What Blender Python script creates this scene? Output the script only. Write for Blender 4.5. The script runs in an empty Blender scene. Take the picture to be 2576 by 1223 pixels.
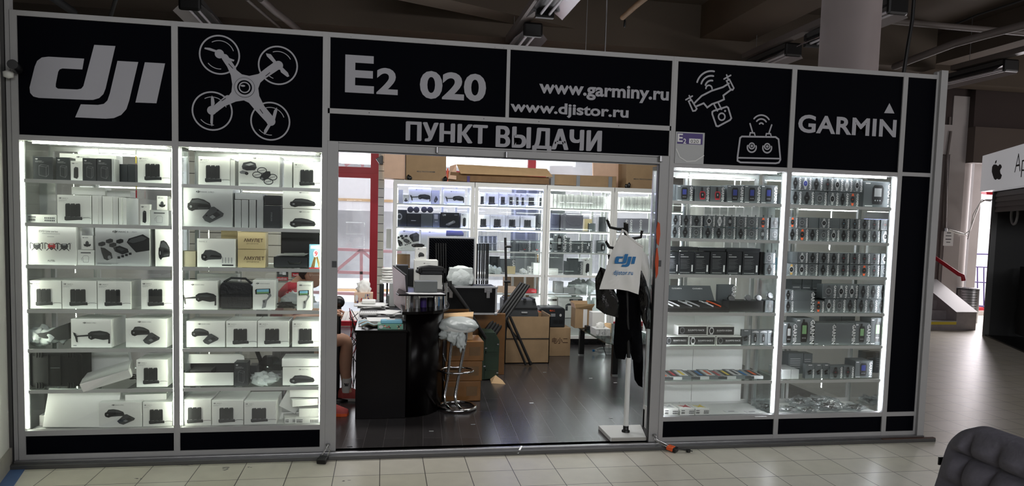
import bpy, bmesh, math, random
from mathutils import Vector, Matrix
random.seed(7)
S = bpy.context.scene
COL = S.collection
# ---------------------------------------------------------------- camera
CAM = Vector((2.3052, -5.1285, 1.7018)); YAW, PIT, ROL = .1758, -.0712, .0269
FPX, PX, PY = 1807.27, 1282.124, 687.247
fw = Vector((math.sin(YAW)*math.cos(PIT), math.cos(YAW)*math.cos(PIT), math.sin(PIT)))
rt0 = Vector((math.cos(YAW), -math.sin(YAW), 0)); up0 = rt0.cross(fw)
RT = rt0*math.cos(ROL)+up0*math.sin(ROL); UP = up0*math.cos(ROL)-rt0*math.sin(ROL)
cd = bpy.data.cameras.new('camera'); cam = bpy.data.objects.new('camera', cd); COL.objects.link(cam)
mw = Matrix.Identity(4)
for i, v in enumerate((RT, UP, -fw)):
    for j in range(3): mw[j][i] = v[j]
mw.translation = CAM; cam.matrix_world = mw
cd.sensor_fit = 'HORIZONTAL'; cd.sensor_width = 36; cd.lens = FPX/2576*36
cd.shift_x = (1288-PX)/2576; cd.shift_y = (PY-611.5)/2576; cd.clip_start = .05; cd.clip_end = 200
S.camera = cam
def ray(u, v): return fw+RT*((u-PX)/FPX)-UP*((v-PY)/FPX)
def at(u, v, Y=0.0):
    d = ray(u, v); return CAM+d*((Y-CAM.y)/d.y)
def atz(u, v, Z=0.0):
    d = ray(u, v); return CAM+d*((Z-CAM.z)/d.z)
def atx(u, v, X):
    d = ray(u, v); return CAM+d*((X-CAM.x)/d.x)
# ---------------------------------------------------------------- world, lights, exposure
w = bpy.data.worlds.new('sky'); S.world = w; w.use_nodes = True
wn = w.node_tree; bg = wn.nodes['Background']
bg.inputs[0].default_value = (.93, .96, 1, 1); bg.inputs[1].default_value = 4.5
S.view_settings.view_transform = 'Standard'; S.view_settings.look = 'None'
S.view_settings.gamma = 1; S.view_settings.use_curve_mapping = False; S.view_settings.exposure = 0
S.cycles.use_denoising = True; S.cycles.max_bounces = 7; S.cycles.diffuse_bounces = 3
S.cycles.glossy_bounces = 3; S.cycles.transparent_max_bounces = 24; S.cycles.transmission_bounces = 4
S.cycles.sample_clamp_indirect = 4; S.cycles.caustics_reflective = False; S.cycles.caustics_refractive = False
def area(name, loc, tgt, sx, sy, power, col=(1, 1, 1)):
    l = bpy.data.lights.new(name, 'AREA'); l.shape = 'RECTANGLE'; l.size = sx; l.size_y = sy
    l.energy = power; l.color = col; o = bpy.data.objects.new(name, l); COL.objects.link(o)
    o.location = loc; o.rotation_euler = (Vector(tgt)-Vector(loc)).to_track_quat('-Z', 'Y').to_euler(); return o
area('hall_added_fill', (4.0, -9.8, 4.1), (3.4, -1, .0), 11, .9, 360, (.97, .97, 1))  # added fill from high behind the camera, no window known there
area('hall_side_daylight', (17.5, -3.5, 1.9), (8, 2, .8), 6, 2.2, 260, (1, .95, .96))
area('stall_window_daylight', (3.9, 5.85, 1.9), (3.4, 1, .6), 4.6, 1.6, 110, (.95, .97, 1))
area('passage_window_daylight', (15.2, 7.7, 1.9), (9.5, 2.5, 0), 1.8, 2.6, 260, (1, .93, .95))
area('stall_added_fill', (2.2, 1.6, 2.93), (2.2, 2.6, 0), 1.6, .5, 42, (1, .98, .95)); area('stall_added_fill', (4.4, 2.2, 2.93), (4.4, 3.2, 0), 1.8, .5, 46, (1, .98, .95))  # both are added, unseen fills that brighten the stall interior
# ---------------------------------------------------------------- materials
def lin(c):
    c = c/255; return c/12.92 if c <= .04045 else ((c+.055)/1.055)**2.4
MATS = {}
def M(name, rgb=(128, 128, 128), rough=.5, metal=0, noise=.0, scale=12, bump=0, emit=0, coat=0, alpha=1, spec=.5):
    if name in MATS: return MATS[name]
    m = bpy.data.materials.new(name); m.use_nodes = True; nt = m.node_tree; b = nt.nodes['Principled BSDF']
    c = tuple(lin(x) for x in rgb)+(1,)
    b.inputs['Base Color'].default_value = c; b.inputs['Roughness'].default_value = rough
    b.inputs['Metallic'].default_value = metal; b.inputs['Coat Weight'].default_value = coat
    b.inputs['Specular IOR Level'].default_value = spec
    b.inputs['Alpha'].default_value = alpha
    if emit: b.inputs['Emission Color'].default_value = c; b.inputs['Emission Strength'].default_value = emit
    if noise or bump:
        tc = nt.nodes.new('ShaderNodeTexCoord'); n = nt.nodes.new('ShaderNodeTexNoise'); n.inputs['Scale'].default_value = scale
        n.inputs['Detail'].default_value = 5; nt.links.new(tc.outputs['Object'], n.inputs['Vector'])
        if noise:
            r = nt.nodes.new('ShaderNodeValToRGB'); r.color_ramp.elements[0].position = .3; r.color_ramp.elements[1].position = .7
            r.color_ramp.elements[0].color = tuple(x*(1-noise) for x in c[:3])+(1,)
            r.color_ramp.elements[1].color = tuple(min(1, x*(1+noise)) for x in c[:3])+(1,)
            nt.links.new(n.outputs['Fac'], r.inputs[0]); nt.links.new(r.outputs[0], b.inputs['Base Color'])
        if bump:
            bp = nt.nodes.new('ShaderNodeBump'); bp.inputs['Strength'].default_value = bump; bp.inputs['Distance'].default_value = .02
            nt.links.new(n.outputs['Fac'], bp.inputs['Height']); nt.links.new(bp.outputs[0], b.inputs['Normal'])
    MATS[name] = m; return m
def glass(name, tint=(1, 1, 1), refl=.07, rough=.0, haze=0):
    m = bpy.data.materials.new(name); m.use_nodes = True; nt = m.node_tree; nt.nodes.remove(nt.nodes['Principled BSDF'])
    o = nt.nodes['Material Output']; t = nt.nodes.new('ShaderNodeBsdfTransparent'); g = nt.nodes.new('ShaderNodeBsdfGlossy')
    t.inputs[0].default_value = tint+(1,); g.inputs['Roughness'].default_value = rough
    mx = nt.nodes.new('ShaderNodeMixShader'); mx.inputs[0].default_value = refl
    nt.links.new(t.outputs[0], mx.inputs[1]); nt.links.new(g.outputs[0], mx.inputs[2]); out = mx
    if haze:
        d = nt.nodes.new('ShaderNodeBsdfDiffuse'); d.inputs[0].default_value = (.9, .9, .9, 1); m2 = nt.nodes.new('ShaderNodeMixShader')
        n = nt.nodes.new('ShaderNodeTexNoise'); n.inputs['Scale'].default_value = 6; n.inputs['Detail'].default_value = 6
        mm = nt.nodes.new('ShaderNodeMath'); mm.operation = 'MULTIPLY'; mm.inputs[1].default_value = haze*2
        nt.links.new(n.outputs['Fac'], mm.inputs[0]); nt.links.new(mm.outputs[0], m2.inputs[0])
        nt.links.new(mx.outputs[0], m2.inputs[1]); nt.links.new(d.outputs[0], m2.inputs[2]); out = m2
    nt.links.new(out.outputs[0], o.inputs[0]); MATS[name] = m; return m
def tiles(name, c1, c2, mortar, bw, bh, ox, oy, msize, rough, offset=0, wood=False, swap=False, bump=.1, rot=0):
    m = bpy.data.materials.new(name); m.use_nodes = True; nt = m.node_tree; b = nt.nodes['Principled BSDF']; L = nt.links.new
    tc = nt.nodes.new('ShaderNodeTexCoord'); mp = nt.nodes.new('ShaderNodeMapping'); L(tc.outputs['Object'], mp.inputs[0])
    mp.inputs['Location'].default_value = (-ox, -oy, 0); br = nt.nodes.new('ShaderNodeTexBrick')
    if swap: mp.inputs['Rotation'].default_value = (0, 0, math.radians(90+rot))
    L(mp.outputs[0], br.inputs[0]); br.offset = offset; br.offset_frequency = 2 if offset else 1
    br.inputs['Scale'].default_value = 1; br.inputs['Brick Width'].default_value = bw; br.inputs['Row Height'].default_value = bh
    br.inputs['Mortar Size'].default_value = msize; br.inputs['Mortar Smooth'].default_value = .1
    br.inputs['Color1'].default_value = tuple(map(lin, c1))+(1,); br.inputs['Color2'].default_value = tuple(map(lin, c2))+(1,)
    br.inputs['Mortar'].default_value = tuple(map(lin, mortar))+(1,)
    n = nt.nodes.new('ShaderNodeTexNoise'); n.inputs['Detail'].default_value = 6; n.inputs['Scale'].default_value = 9
    if wood:
        m2 = nt.nodes.new('ShaderNodeMapping'); m2.inputs['Scale'].default_value = (9, 1, 1); L(tc.outputs['Object'], m2.inputs[0]); L(m2.outputs[0], n.inputs['Vector'])
    else: L(tc.outputs['Object'], n.inputs['Vector'])
    mr = nt.nodes.new('ShaderNodeMapRange'); mr.inputs['To Min'].default_value = .75 if wood else .88; mr.inputs['To Max'].default_value = 1.25 if wood else 1.1
    L(n.outputs['Fac'], mr.inputs[0]); mx = nt.nodes.new('ShaderNodeVectorMath'); mx.operation = 'MULTIPLY'
    L(br.outputs[0], mx.inputs[0]); L(mr.outputs[0], mx.inputs[1]); L(mx.outputs[0], b.inputs['Base Color'])
    r2 = nt.nodes.new('ShaderNodeMapRange'); r2.inputs['To Min'].default_value = rough-.03; r2.inputs['To Max'].default_value = rough+.03
    L(n.outputs['Fac'], r2.inputs[0]); L(r2.outputs[0], b.inputs['Roughness'])
    bp = nt.nodes.new('ShaderNodeBump'); bp.inputs['Strength'].default_value = bump; bp.inputs['Distance'].default_value = .002; bp.invert = True
    L(br.outputs['Fac'], bp.inputs['Height']); L(bp.outputs[0], b.inputs['Normal']); MATS[name] = m; return m
def led(name, rgb, strength, dots=0):
    m = bpy.data.materials.new(name); m.use_nodes = True; nt = m.node_tree; nt.nodes.remove(nt.nodes['Principled BSDF'])
    e = nt.nodes.new('ShaderNodeEmission'); e.inputs[0].default_value = tuple(map(lin, rgb))+(1,); e.inputs[1].default_value = strength
    if dots:
        tc = nt.nodes.new('ShaderNodeTexCoord'); w_ = nt.nodes.new('ShaderNodeTexWave'); w_.inputs['Scale'].default_value = dots
        mr = nt.nodes.new('ShaderNodeMapRange'); mr.inputs['To Min'].default_value = strength*.25; mr.inputs['To Max'].default_value = strength*1.75
        nt.links.new(tc.outputs['Object'], w_.inputs['Vector']); nt.links.new(w_.outputs['Fac'], mr.inputs[0]); nt.links.new(mr.outputs[0], e.inputs[1])
    nt.links.new(e.outputs[0], nt.nodes['Material Output'].inputs[0]); MATS[name] = m; return m
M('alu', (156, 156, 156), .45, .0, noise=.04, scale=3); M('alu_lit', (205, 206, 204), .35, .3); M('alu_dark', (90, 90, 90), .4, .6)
M('panel', (3, 4, 10), .7, spec=.04); M('vinyl', (158, 158, 164), .6); M('white', (228, 229, 226), .55); M('whitebox', (226, 227, 222), .5)
M('artwhite', (205, 206, 203), .45); M('ink', (30, 31, 32), .5); M('ink2', (62, 64, 66), .5); M('ink3', (120, 122, 124), .5); M('pale', (168, 170, 170), .5)
M('blackbox', (24, 28, 32), .42); M('greybox', (104, 108, 108), .5); M('watchbox', (90, 95, 97), .5, spec=.3); M('black', (10, 10, 11), .4); M('rubber', (18, 18, 19), .6)
M('kraft', (156, 130, 98), .8, noise=.08, scale=8, bump=.1); M('kraftlight', (205, 172, 130), .8, noise=.05); M('kraftpink', (224, 190, 165), .8, noise=.04)
M('kraftdark', (120, 92, 62), .75, noise=.15, scale=10); M('tapebrown', (132, 90, 46), .3, noise=.1); M('tapegrey', (130, 134, 138), .4)
M('amber', (205, 186, 140), .6); M('brownink', (70, 44, 30), .6); M('olive', (122, 116, 96), .6)
M('red', (178, 30, 44), .5); M('shirt', (168, 36, 50), .8, noise=.1, scale=20); M('redframe', (176, 26, 42), .45); M('washedpink', (250, 205, 215), .7)  # truss pink is red steel with the daylight wash put into its colour
M('skin', (206, 158, 132), .55, noise=.05); M('hair', (48, 42, 40), .8, noise=.2, scale=60); M('blue', (22, 108, 168), .6); M('skyblue', (130, 190, 215), .6)
M('orange', (226, 92, 40), .5); M('coral', (184, 80, 76), .7, noise=.1, scale=40); M('green', (40, 62, 44), .55, noise=.1); M('mint', (120, 170, 150), .6)
M('chrome', (210, 210, 212), .12, 1); M('steel', (150, 150, 152), .3, .9, noise=.1); M('silver', (190, 192, 194), .3, .5)
M('desk', (7, 4, 5), .28, noise=.1, spec=.14); M('caseblack', (10, 11, 12), .6, spec=.2); M('plasticbag', (205, 212, 210), .3, bump=.5, scale=14, noise=.05); M('blackbag', (8, 8, 9), .22, bump=1, scale=14)
M('cloth', (232, 232, 228), .85, bump=.1); M('coat', (5, 5, 7), .95, bump=.3, scale=30, spec=.08); M('yellow', (222, 196, 60), .5); M('screen', (205, 190, 200), .3)
M('plaster', (168, 162, 160), .9, noise=.06, scale=2, bump=.1); M('ceil', (86, 76, 66), .95, noise=.1, scale=.8); M('ceilwarm', (68, 54, 38), .95, noise=.12, scale=.9)
M('wallwhite', (196, 196, 190), .8, noise=.04, scale=3); M('wallgrey', (178, 176, 168), .85, noise=.04, scale=2)
M('column', (150, 140, 140), .9, noise=.07, scale=1.5); M('pipe', (96, 88, 84), .6); M('slat', (205, 202, 190), .6); M('foam', (10, 12, 18), .95, spec=.1)
M('seatgrey', (104, 102, 112), .9, noise=.08, scale=60, bump=.15); M('signwhite', (232, 232, 236), .5, emit=.25); M('shutter', (110, 106, 106), .5, .3)
M('extgrey', (176, 178, 182), .9, noise=.25, scale=1.6); M('extwhite', (236, 236, 240), .8, noise=.03); M('brick', (215, 170, 160), .9, noise=.15, scale=14)
M('purple', (60, 40, 110), .5); M('gold', (200, 160, 90), .35, .4); M('bluetile', (70, 96, 140), .4, noise=.1); M('woodgrey', (140, 136, 128), .7, noise=.12, scale=10)
M('orangepaint', (190, 74, 36), .7); M('leather', (28, 29, 32), .4, bump=.2, scale=40); M('bagblue', (70, 72, 92), .6); M('stonedark', (62, 58, 60), .6)
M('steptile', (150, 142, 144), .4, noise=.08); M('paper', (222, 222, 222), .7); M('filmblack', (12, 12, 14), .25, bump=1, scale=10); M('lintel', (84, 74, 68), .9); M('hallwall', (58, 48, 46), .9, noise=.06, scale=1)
M('mapgreen', (120, 160, 110), .4); M('lcdblue', (50, 60, 130), .3); M('bulb', (190, 186, 190), .3); M('reflector', (200, 196, 198), .18, .9)
GL = glass('glass_clear', (.985, .995, .99), .05); glass('glass_shelf', (.93, .97, .95), .09); glass('glass_door', (.95, .97, .97), .08)
glass('glass_window', (.96, .96, .97), .04, haze=.06); glass('film', (.96, .97, .97), .1, rough=.15, haze=.05); glass('plastic_clear', (.9, .93, .94), .2, .15, haze=.12)
glass('glass_table', (.35, .42, .4), .25)
tiles('tile_floor', (206, 201, 184), (212, 207, 194), (70, 66, 62), .30, .30, .2068, -.0862, .0027, .36)
tiles('laminate', (50, 47, 47), (60, 57, 58), (96, 92, 92), 1.2, .145, .05, .0, .0012, .24, offset=.37, wood=True, swap=True, bump=.05, rot=3)
led('led_warm', (238, 244, 226), 62); led('led_cool', (236, 240, 246), 74); led('led_under', (238, 242, 236), 10); led('led_violet', (176, 178, 255), 30); led('led_dots', (232, 238, 255), 12, 40)
led('led_back', (238, 242, 240), 18, 40)
def mt(m): return MATS[m] if isinstance(m, str) else m
# ---------------------------------------------------------------- geometry helpers
class G:
    def __init__(s): s.v = []; s.f = []; s.mi = []; s.ms = []; s.sm = []
    def _m(s, m):
        m = mt(m)
        if m not in s.ms: s.ms.append(m)
        return s.ms.index(m)
    def add(s, vs, fs, m, smooth=False):
        b = len(s.v); s.v += [tuple(x) for x in vs]; k = s._m(m)
        for f in fs: s.f.append(tuple(b+i for i in f)); s.mi.append(k); s.sm.append(smooth)
        return s
    def box(s, x0, x1, y0, y1, z0, z1, m, R=None, c=None):
        vs = [(x, y, z) for x in (x0, x1) for y in (y0, y1) for z in (z0, z1)]
        if R is not None:
            c = Vector(c if c else ((x0+x1)/2, (y0+y1)/2, (z0+z1)/2)); vs = [tuple(R@(Vector(v)-c)+c) for v in vs]
        return s.add(vs, [(0, 1, 3, 2), (4, 6, 7, 5), (0, 4, 5, 1), (2, 3, 7, 6), (0, 2, 6, 4), (1, 5, 7, 3)], m)
    def bar(s, p, q, a, b, m, up=(0, 0, 1)):       # rectangular bar from p to q, a wide, b high
        p = Vector(p); q = Vector(q); d = (q-p).normalized(); u = Vector(up); r = d.cross(u)
        if r.length < 1e-4: r = d.cross(Vector((0, 1, 0)))
        r.normalize(); u = r.cross(d)
        vs = [e+r*(i*a/2)+u*(j*b/2) for e in (p, q) for i, j in ((-1, -1), (1, -1), (1, 1), (-1, 1))]
        return s.add(vs, [(3, 2, 1, 0), (4, 5, 6, 7), (0, 1, 5, 4), (1, 2, 6, 5), (2, 3, 7, 6), (3, 0, 4, 7)], m)
    def quad(s, a, b, c, d, m): return s.add([a, b, c, d], [(0, 1, 2, 3)], m)
    def prism(s, pts, y0, y1, m):                  # pts in (x,z), extruded along y
        n = len(pts); vs = [(x, y0, z) for x, z in pts]+[(x, y1, z) for x, z in pts]
        return s.add(vs, [tuple(range(n)), tuple(range(2*n-1, n-1, -1))]+[(i, i+n, (i+1) % n+n, (i+1) % n) for i in range(n)], m)
    def slab(s, pts, z0, z1, m):                   # pts in (x,y), extruded along z
        n = len(pts); vs = [(x, y, z0) for x, y in pts]+[(x, y, z1) for x, y in pts]
        return s.add(vs, [tuple(range(n-1, -1, -1)), tuple(range(n, 2*n))]+[(i, (i+1) % n, (i+1) % n+n, i+n) for i in range(n)], m)
    def tube(s, pts, r, m, n=8, cap=True, closed=False):
        pts = [Vector(p) for p in pts]; k = len(pts); rs = r if isinstance(r, (list, tuple)) else [r]*k; vs = []; prev = None
        for i, p in enumerate(pts):
            a = pts[(i-1) % k] if (i or closed) else p; b = pts[(i+1) % k] if (i < k-1 or closed) else p
            t = (b-a).normalized() if (b-a).length > 1e-7 else Vector((0, 0, 1))
            u = prev-t*prev.dot(t) if prev is not None else t.orthogonal()
            if u.length < 1e-5: u = t.orthogonal()
            u.normalize(); prev = u; w_ = t.cross(u)
            for j in range(n): th = 2*math.pi*j/n; vs.append(p+(u*math.cos(th)+w_*math.sin(th))*rs[i])
        fs = [(i*n+j, i*n+(j+1) % n, ((i+1) % k)*n+(j+1) % n, ((i+1) % k)*n+j) for i in range(k if closed else k-1) for j in range(n)]
        s.add(vs, fs, m, True)
        if cap and not closed: s.add(vs[:n], [tuple(range(n-1, -1, -1))], m); s.add(vs[-n:], [tuple(range(n))], m)
        return s
    def lathe(s, c, prof, m, n=20, sx=1, sy=1):    # prof [(r,z)]
        vs = [(c[0]+r*sx*math.cos(2*math.pi*j/n), c[1]+r*sy*math.sin(2*math.pi*j/n), c[2]+z) for r, z in prof for j in range(n)]
        k = len(prof); s.add(vs, [(i*n+j, i*n+(j+1) % n, (i+1)*n+(j+1) % n, (i+1)*n+j) for i in range(k-1) for j in range(n)], m, True)
        if prof[0][0] > 1e-4: s.add(vs[:n], [tuple(range(n-1, -1, -1))], m)
        if prof[-1][0] > 1e-4: s.add(vs[-n:], [tuple(range(n))], m)
        return s
    def blob(s, c, rx, ry, rz, m, amp=.2, sub=2, seed=0, flat=0):
        rnd = random.Random(seed); bm = bmesh.new(); bmesh.ops.create_icosphere(bm, subdivisions=sub, radius=1)
        ph = [rnd.uniform(0, 6) for _ in range(6)]
        vs = []
        for v in bm.verts:
            p = v.co; k = 1+amp*(math.sin(p.x*4+ph[0])*math.sin(p.y*5+ph[1])+.6*math.sin(p.z*9+ph[2]+p.x*7)+.4*math.sin(p.y*13+ph[3]))
            z = p.z*k
            if flat and z < -flat: z = -flat
            vs.append((c[0]+p.x*k*rx, c[1]+p.y*k*ry, c[2]+z*rz))
        fs = [tuple(v.index for v in f.verts) for f in bm.faces]; bm.free(); return s.add(vs, fs, m, True)
    def build(s, name, parent=None, bev=0, world=True):
        me = bpy.data.meshes.new(name); off = Vector((0, 0, 0)); q = parent if world else None
        while q is not None: off = off+q.location; q = q.parent
        me.from_pydata([tuple(Vector(v)-off) for v in s.v], [], s.f)
        for m in s.ms: me.materials.append(m)
        me.polygons.foreach_set('material_index', s.mi); me.polygons.foreach_set('use_smooth', s.sm); me.update()
        bm = bmesh.new(); bm.from_mesh(me)
        if not getattr(s, 'flat', False) and len(bm.verts) < 60000: bmesh.ops.recalc_face_normals(bm, faces=bm.faces)
        bm.to_mesh(me); bm.free()
        o = bpy.data.objects.new(name, me); COL.objects.link(o)
        if parent is not None: o.parent = parent
        if bev:
            b = o.modifiers.new('edge', 'BEVEL'); b.width = bev; b.segments = 2; b.limit_method = 'ANGLE'
        return o
def tag(o, label=None, cat=None, group=None, kind=None):
    if label: o['label'] = label
    if cat: o['category'] = cat
    if group: o['group'] = group
    if kind: o['kind'] = kind
    return o
def thing(name, label, cat, loc=(0, 0, 0), rz=0, group=None):
    o = bpy.data.objects.new(name, None); COL.objects.link(o); o.location = loc; o.rotation_euler = (0, 0, rz); o.empty_display_size = .05
    return tag(o, label, cat, group)
def dup(root, label=None, loc=None, group=None):
    r = root.copy(); COL.objects.link(r)
    if loc is not None: r.location = loc
    for c in list(root.children):
        k = c.copy(); COL.objects.link(k); k.parent = r
        for g in c.children:
            q = g.copy(); COL.objects.link(q); q.parent = k
    return tag(r, label, None, group)
def struct(g, name, bev=0): return tag(g.build(name, bev=bev), kind='structure')
def skin(name, vs, es, m, parent, sub=2, root=0):
    off = parent.location if parent else Vector((0, 0, 0)); me = bpy.data.meshes.new(name); bm = bmesh.new(); L = bm.verts.layers.skin.verify()
    bv = []
    for i, v in enumerate(vs):
        b = bm.verts.new(Vector(v[:3])-off); rx = v[3]; ry = v[4] if len(v) > 4 else v[3]; b[L].radius = (rx, ry); b[L].use_root = (i == root); bv.append(b)
    for a, b in es: bm.edges.new((bv[a], bv[b]))
    bm.to_mesh(me); bm.free(); me.materials.append(mt(m)); o = bpy.data.objects.new(name, me); COL.objects.link(o); o.parent = parent
    k = o.modifiers.new('skin', 'SKIN'); k.use_smooth_shade = True
    if sub: q = o.modifiers.new('sub', 'SUBSURF'); q.levels = sub; q.render_levels = sub
    return o
# text outlines as meshes, normalised to their bounding box (x,y in 0..1)
TX = {}
def text(s, bold=.0, res=2, sp=1.0):
    key = (s, bold, res, sp)
    if key in TX: return TX[key]
    c = bpy.data.curves.new('t', 'FONT'); c.body = s; c.resolution_u = res; c.offset = bold; c.space_character = sp; c.fill_mode = 'FRONT'
    o = bpy.data.objects.new('t', c); COL.objects.link(o); bpy.context.view_layer.update()
    dg = bpy.context.evaluated_depsgraph_get(); me = bpy.data.meshes.new_from_object(o.evaluated_get(dg))
    vs = [tuple(v.co) for v in me.vertices]; fs = [tuple(p.vertices) for p in me.polygons]
    bpy.data.objects.remove(o); bpy.data.curves.remove(c); bpy.data.meshes.remove(me)
    x0 = min(v[0] for v in vs); x1 = max(v[0] for v in vs); y0 = min(v[1] for v in vs); y1 = max(v[1] for v in vs)
    r = ([((v[0]-x0)/(x1-x0), (v[1]-y0)/(y1-y0)) for v in vs], fs, (x1-x0)/(y1-y0)); TX[key] = r; return r
def arc(cx, cy, rx, ry, a0=0, a1=360, n=24):
    return [(cx+rx*math.cos(math.radians(a0+(a1-a0)*i/n)), cy+ry*math.sin(math.radians(a0+(a1-a0)*i/n))) for i in range(n+(0 if abs(a1-a0) == 360 else 1))]
def ribbon(pts, w_, closed=False):                 # mitred stroke along a polyline, round ends
    n = len(pts); L = []; R_ = []; h = w_/2
    def nrm(a, b):
        dx, dy = b[0]-a[0], b[1]-a[1]; l = math.hypot(dx, dy) or 1; return (-dy/l, dx/l)
    for i in range(n):
        a = nrm(pts[(i-1) % n], pts[i]) if (i or closed) else None; b = nrm(pts[i], pts[(i+1) % n]) if (i < n-1 or closed) else None
        a = a or b; b = b or a; mx, my = a[0]+b[0], a[1]+b[1]; q = mx*mx+my*my; k = 2/q if q > .5 else 1.6/max(q, .3)
        L.append((pts[i][0]+mx*k*h, pts[i][1]+my*k*h)); R_.append((pts[i][0]-mx*k*h, pts[i][1]-my*k*h))
    out = [[R_[i], R_[(i+1) % n], L[(i+1) % n], L[i]] for i in range(n if closed else n-1)]
    if not closed:
        for c, p, q in ((pts[0], L[0], R_[0]), (pts[-1], R_[-1], L[-1])):
            a0 = math.atan2(p[1]-c[1], p[0]-c[0]); out.append([(c[0]+h*math.cos(a0+math.pi*t/6), c[1]+h*math.sin(a0+math.pi*t/6)) for t in range(7)])
    return out
class Art:
    """flat print on a face: unit coordinates (0..1, y up) mapped to a w x h rectangle in the local xz plane, facing -y"""
    def __init__(s, w_, h, x=None, z=0, y=-.0008): s.w = w_; s.h = h; s.x = -w_/2 if x is None else x; s.z = z; s.y = y; s.k = 0; s.g = G(); s.g.flat = True
    def P(s, x, y): return (s.x+x*s.w, s.y-s.k*.00025, s.z+y*s.h)
    def p(s, m, pts, nk=True):
        if nk: s.k += 1
        a = sum(pts[i][0]*pts[(i+1) % len(pts)][1]-pts[(i+1) % len(pts)][0]*pts[i][1] for i in range(len(pts)))
        if a < 0: pts = pts[::-1]
        s.g.add([s.P(*q) for q in pts], [tuple(range(len(pts)))], m); return s
    def r(s, m, x0, y0, x1, y1): return s.p(m, [(x0, y0), (x1, y0), (x1, y1), (x0, y1)])
    def e(s, m, cx, cy, rx, ry, n=16): return s.p(m, arc(cx, cy, rx, ry, n=n))
    def s_(s, m, pts, wd, closed=False):           # stroke, width in metres
        s.k += 1; q = [(x*s.w, y*s.h) for x, y in pts]
        for r in ribbon(q, wd, closed): s.p(m, [(x/s.w, y/s.h) for x, y in r], nk=False)
        return s
    def t(s, m, st, x, y, h, w_=None, bold=.0, down=False, res=2):
        s.k += 1; vs, fs, asp = text(st, bold, res)
        if down:                                   # reads top to bottom; x,y = bottom left corner, h = length
            ww = w_ if w_ else h*s.h/asp/s.w; q = [(x+(v[1])*ww, y+h*(1-v[0])) for v in vs]
        else:
            ww = w_ if w_ else h*s.h*asp/s.w; q = [(x+v[0]*ww, y+v[1]*h) for v in vs]
        s.g.add([s.P(*v) for v in q], fs, m); return s
    def logo(s, m, x, y, h):
        s.k += 1; ww = h*s.h*LOGO_ASP/s.w
        for poly in LOGO: s.p(m, [(x+a*ww, y+b*h) for a, b in poly], nk=False)
        return s
    def build(s, parent, name='front_print'): return s.g.build(name, parent, world=False)
def cv(pts):                                       # crop-7 pixel outline -> facade coordinates
    return [((lambda q: (q.x, q.z))(at(u*.50466, v*.50466))) for u, v in pts]
def cv8(pts): return [((lambda q: (q.x, q.z))(at(1200+u*.46584, v*.46584))) for u, v in pts]
DJI_PX = [[(467, 222), (573, 228), (524, 440), (513, 468), (492, 488), (462, 497), (430, 497), (190, 487), (163, 480), (147, 462), (144, 435), (170, 330), (182, 302), (205, 285), (238, 281), (417, 291), (408, 345), (308, 340), (294, 345), (287, 357), (275, 418), (275, 433), (286, 441), (382, 445), (402, 441), (413, 428)],
          [(583, 302), (687, 308), (642, 500), (628, 543), (602, 572), (565, 588), (525, 591), (372, 584), (400, 519), (485, 522), (515, 517), (533, 500), (545, 465)],
          [(720, 309), (821, 315), (778, 514), (673, 510)]]
LW = [cv(p) for p in DJI_PX]
_x0 = min(p[0] for l in LW for p in l); _x1 = max(p[0] for l in LW for p in l); _z0 = min(p[1] for l in LW for p in l); _z1 = max(p[1] for l in LW for p in l)
LOGO_ASP = (_x1-_x0)/(_z1-_z0); LOGO = [[((x-_x0)/(_x1-_x0), (z-_z0)/(_z1-_z0)) for x, z in l] for l in LW]
# ================================================================ setting
struct(G().box(-3, 20, -10.4, 8.2, -.15, 0, 'tile_floor'), 'floor')
struct(G().box(-3, 20, 8.2, 14, -1.6, -1.5, 'extwhite'), 'ground_yard')
struct(G().box(-.04, 6.66, .0, 6.0, .001, .045, 'laminate'), 'floor_stall')
struct(G().box(-3, 11.3, -10.4, 6.2, 5.1, 5.25, 'ceil').box(11.3, 20, -10.4, 8.2, 5.1, 5.25, 'ceil'), 'ceiling')
g = G()                                            # concrete ceiling beams
def beam(g, pts, z0=4.6, m='ceil'):
    g.slab([(p.x, p.y) for p in pts], z0, 5.1, m)
beam(g, [atz(960, -40, 4.6), atz(1700, 131, 4.6), atz(1800, 165, 4.6), atz(1000, 0, 4.6)])
a, b = atz(1700, 131, 4.6), atz(1798, 147, 4.6)
g.box(a.x, b.x, -6, a.y, 4.6, 5.1, 'ceilwarm')
g.box(-1.6, -1.2, -6, 5, 4.6, 5.1, 'ceil'); g.box(11.6, 12.1, -6, 6, 4.6, 5.1, 'ceil')
g.box(-3, 11.2, 5.5, 6.0, 4.4, 5.1, 'ceil'); g.box(11.3, 20, 6.4, 6.8, 4.4, 5.1, 'ceil')
struct(g, 'ceiling_beams')
struct(G().box(-3, 20, -10.6, -10.4, 0, 5.1, 'hallwall'), 'wall_front')
struct(G().box(-3.2, -3, -10.6, 9.2, 0, 5.1, 'hallwall'), 'wall_left')
struct(G().box(20, 20.2, -10.6, 9.2, 0, 5.1, 'hallwall'), 'wall_right')
g = G(); R = Matrix.Rotation(.235, 3, 'Z')
g.box(-.66, -.12, -1.15, .12, 0, 5.1, 'wallwhite', R, (-.12, .1, 0)); struct(g, 'wall_pier')
g = G(); g.box(-.125, -.105, -1.1, .1, 0, .13, 'woodgrey', R, (-.12, .1, 0)); struct(g, 'baseboard_left')
g = G(); g.box(-.105, -.02, -1.1, .1, 0.0005, .004, 'bluetile', R, (-.12, .1, 0)); struct(g, 'trim_1')
g = G(); g.box(-.10, -.075, .0, .06, 0, 3.3, 'alu_dark'); g.box(-.07, -.045, .005, .06, 0, 3.3, 'alu'); g.box(-.125, -.10, .03, .08, 0, 3.3, 'alu_dark'); struct(g, 'trim_2')
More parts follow.
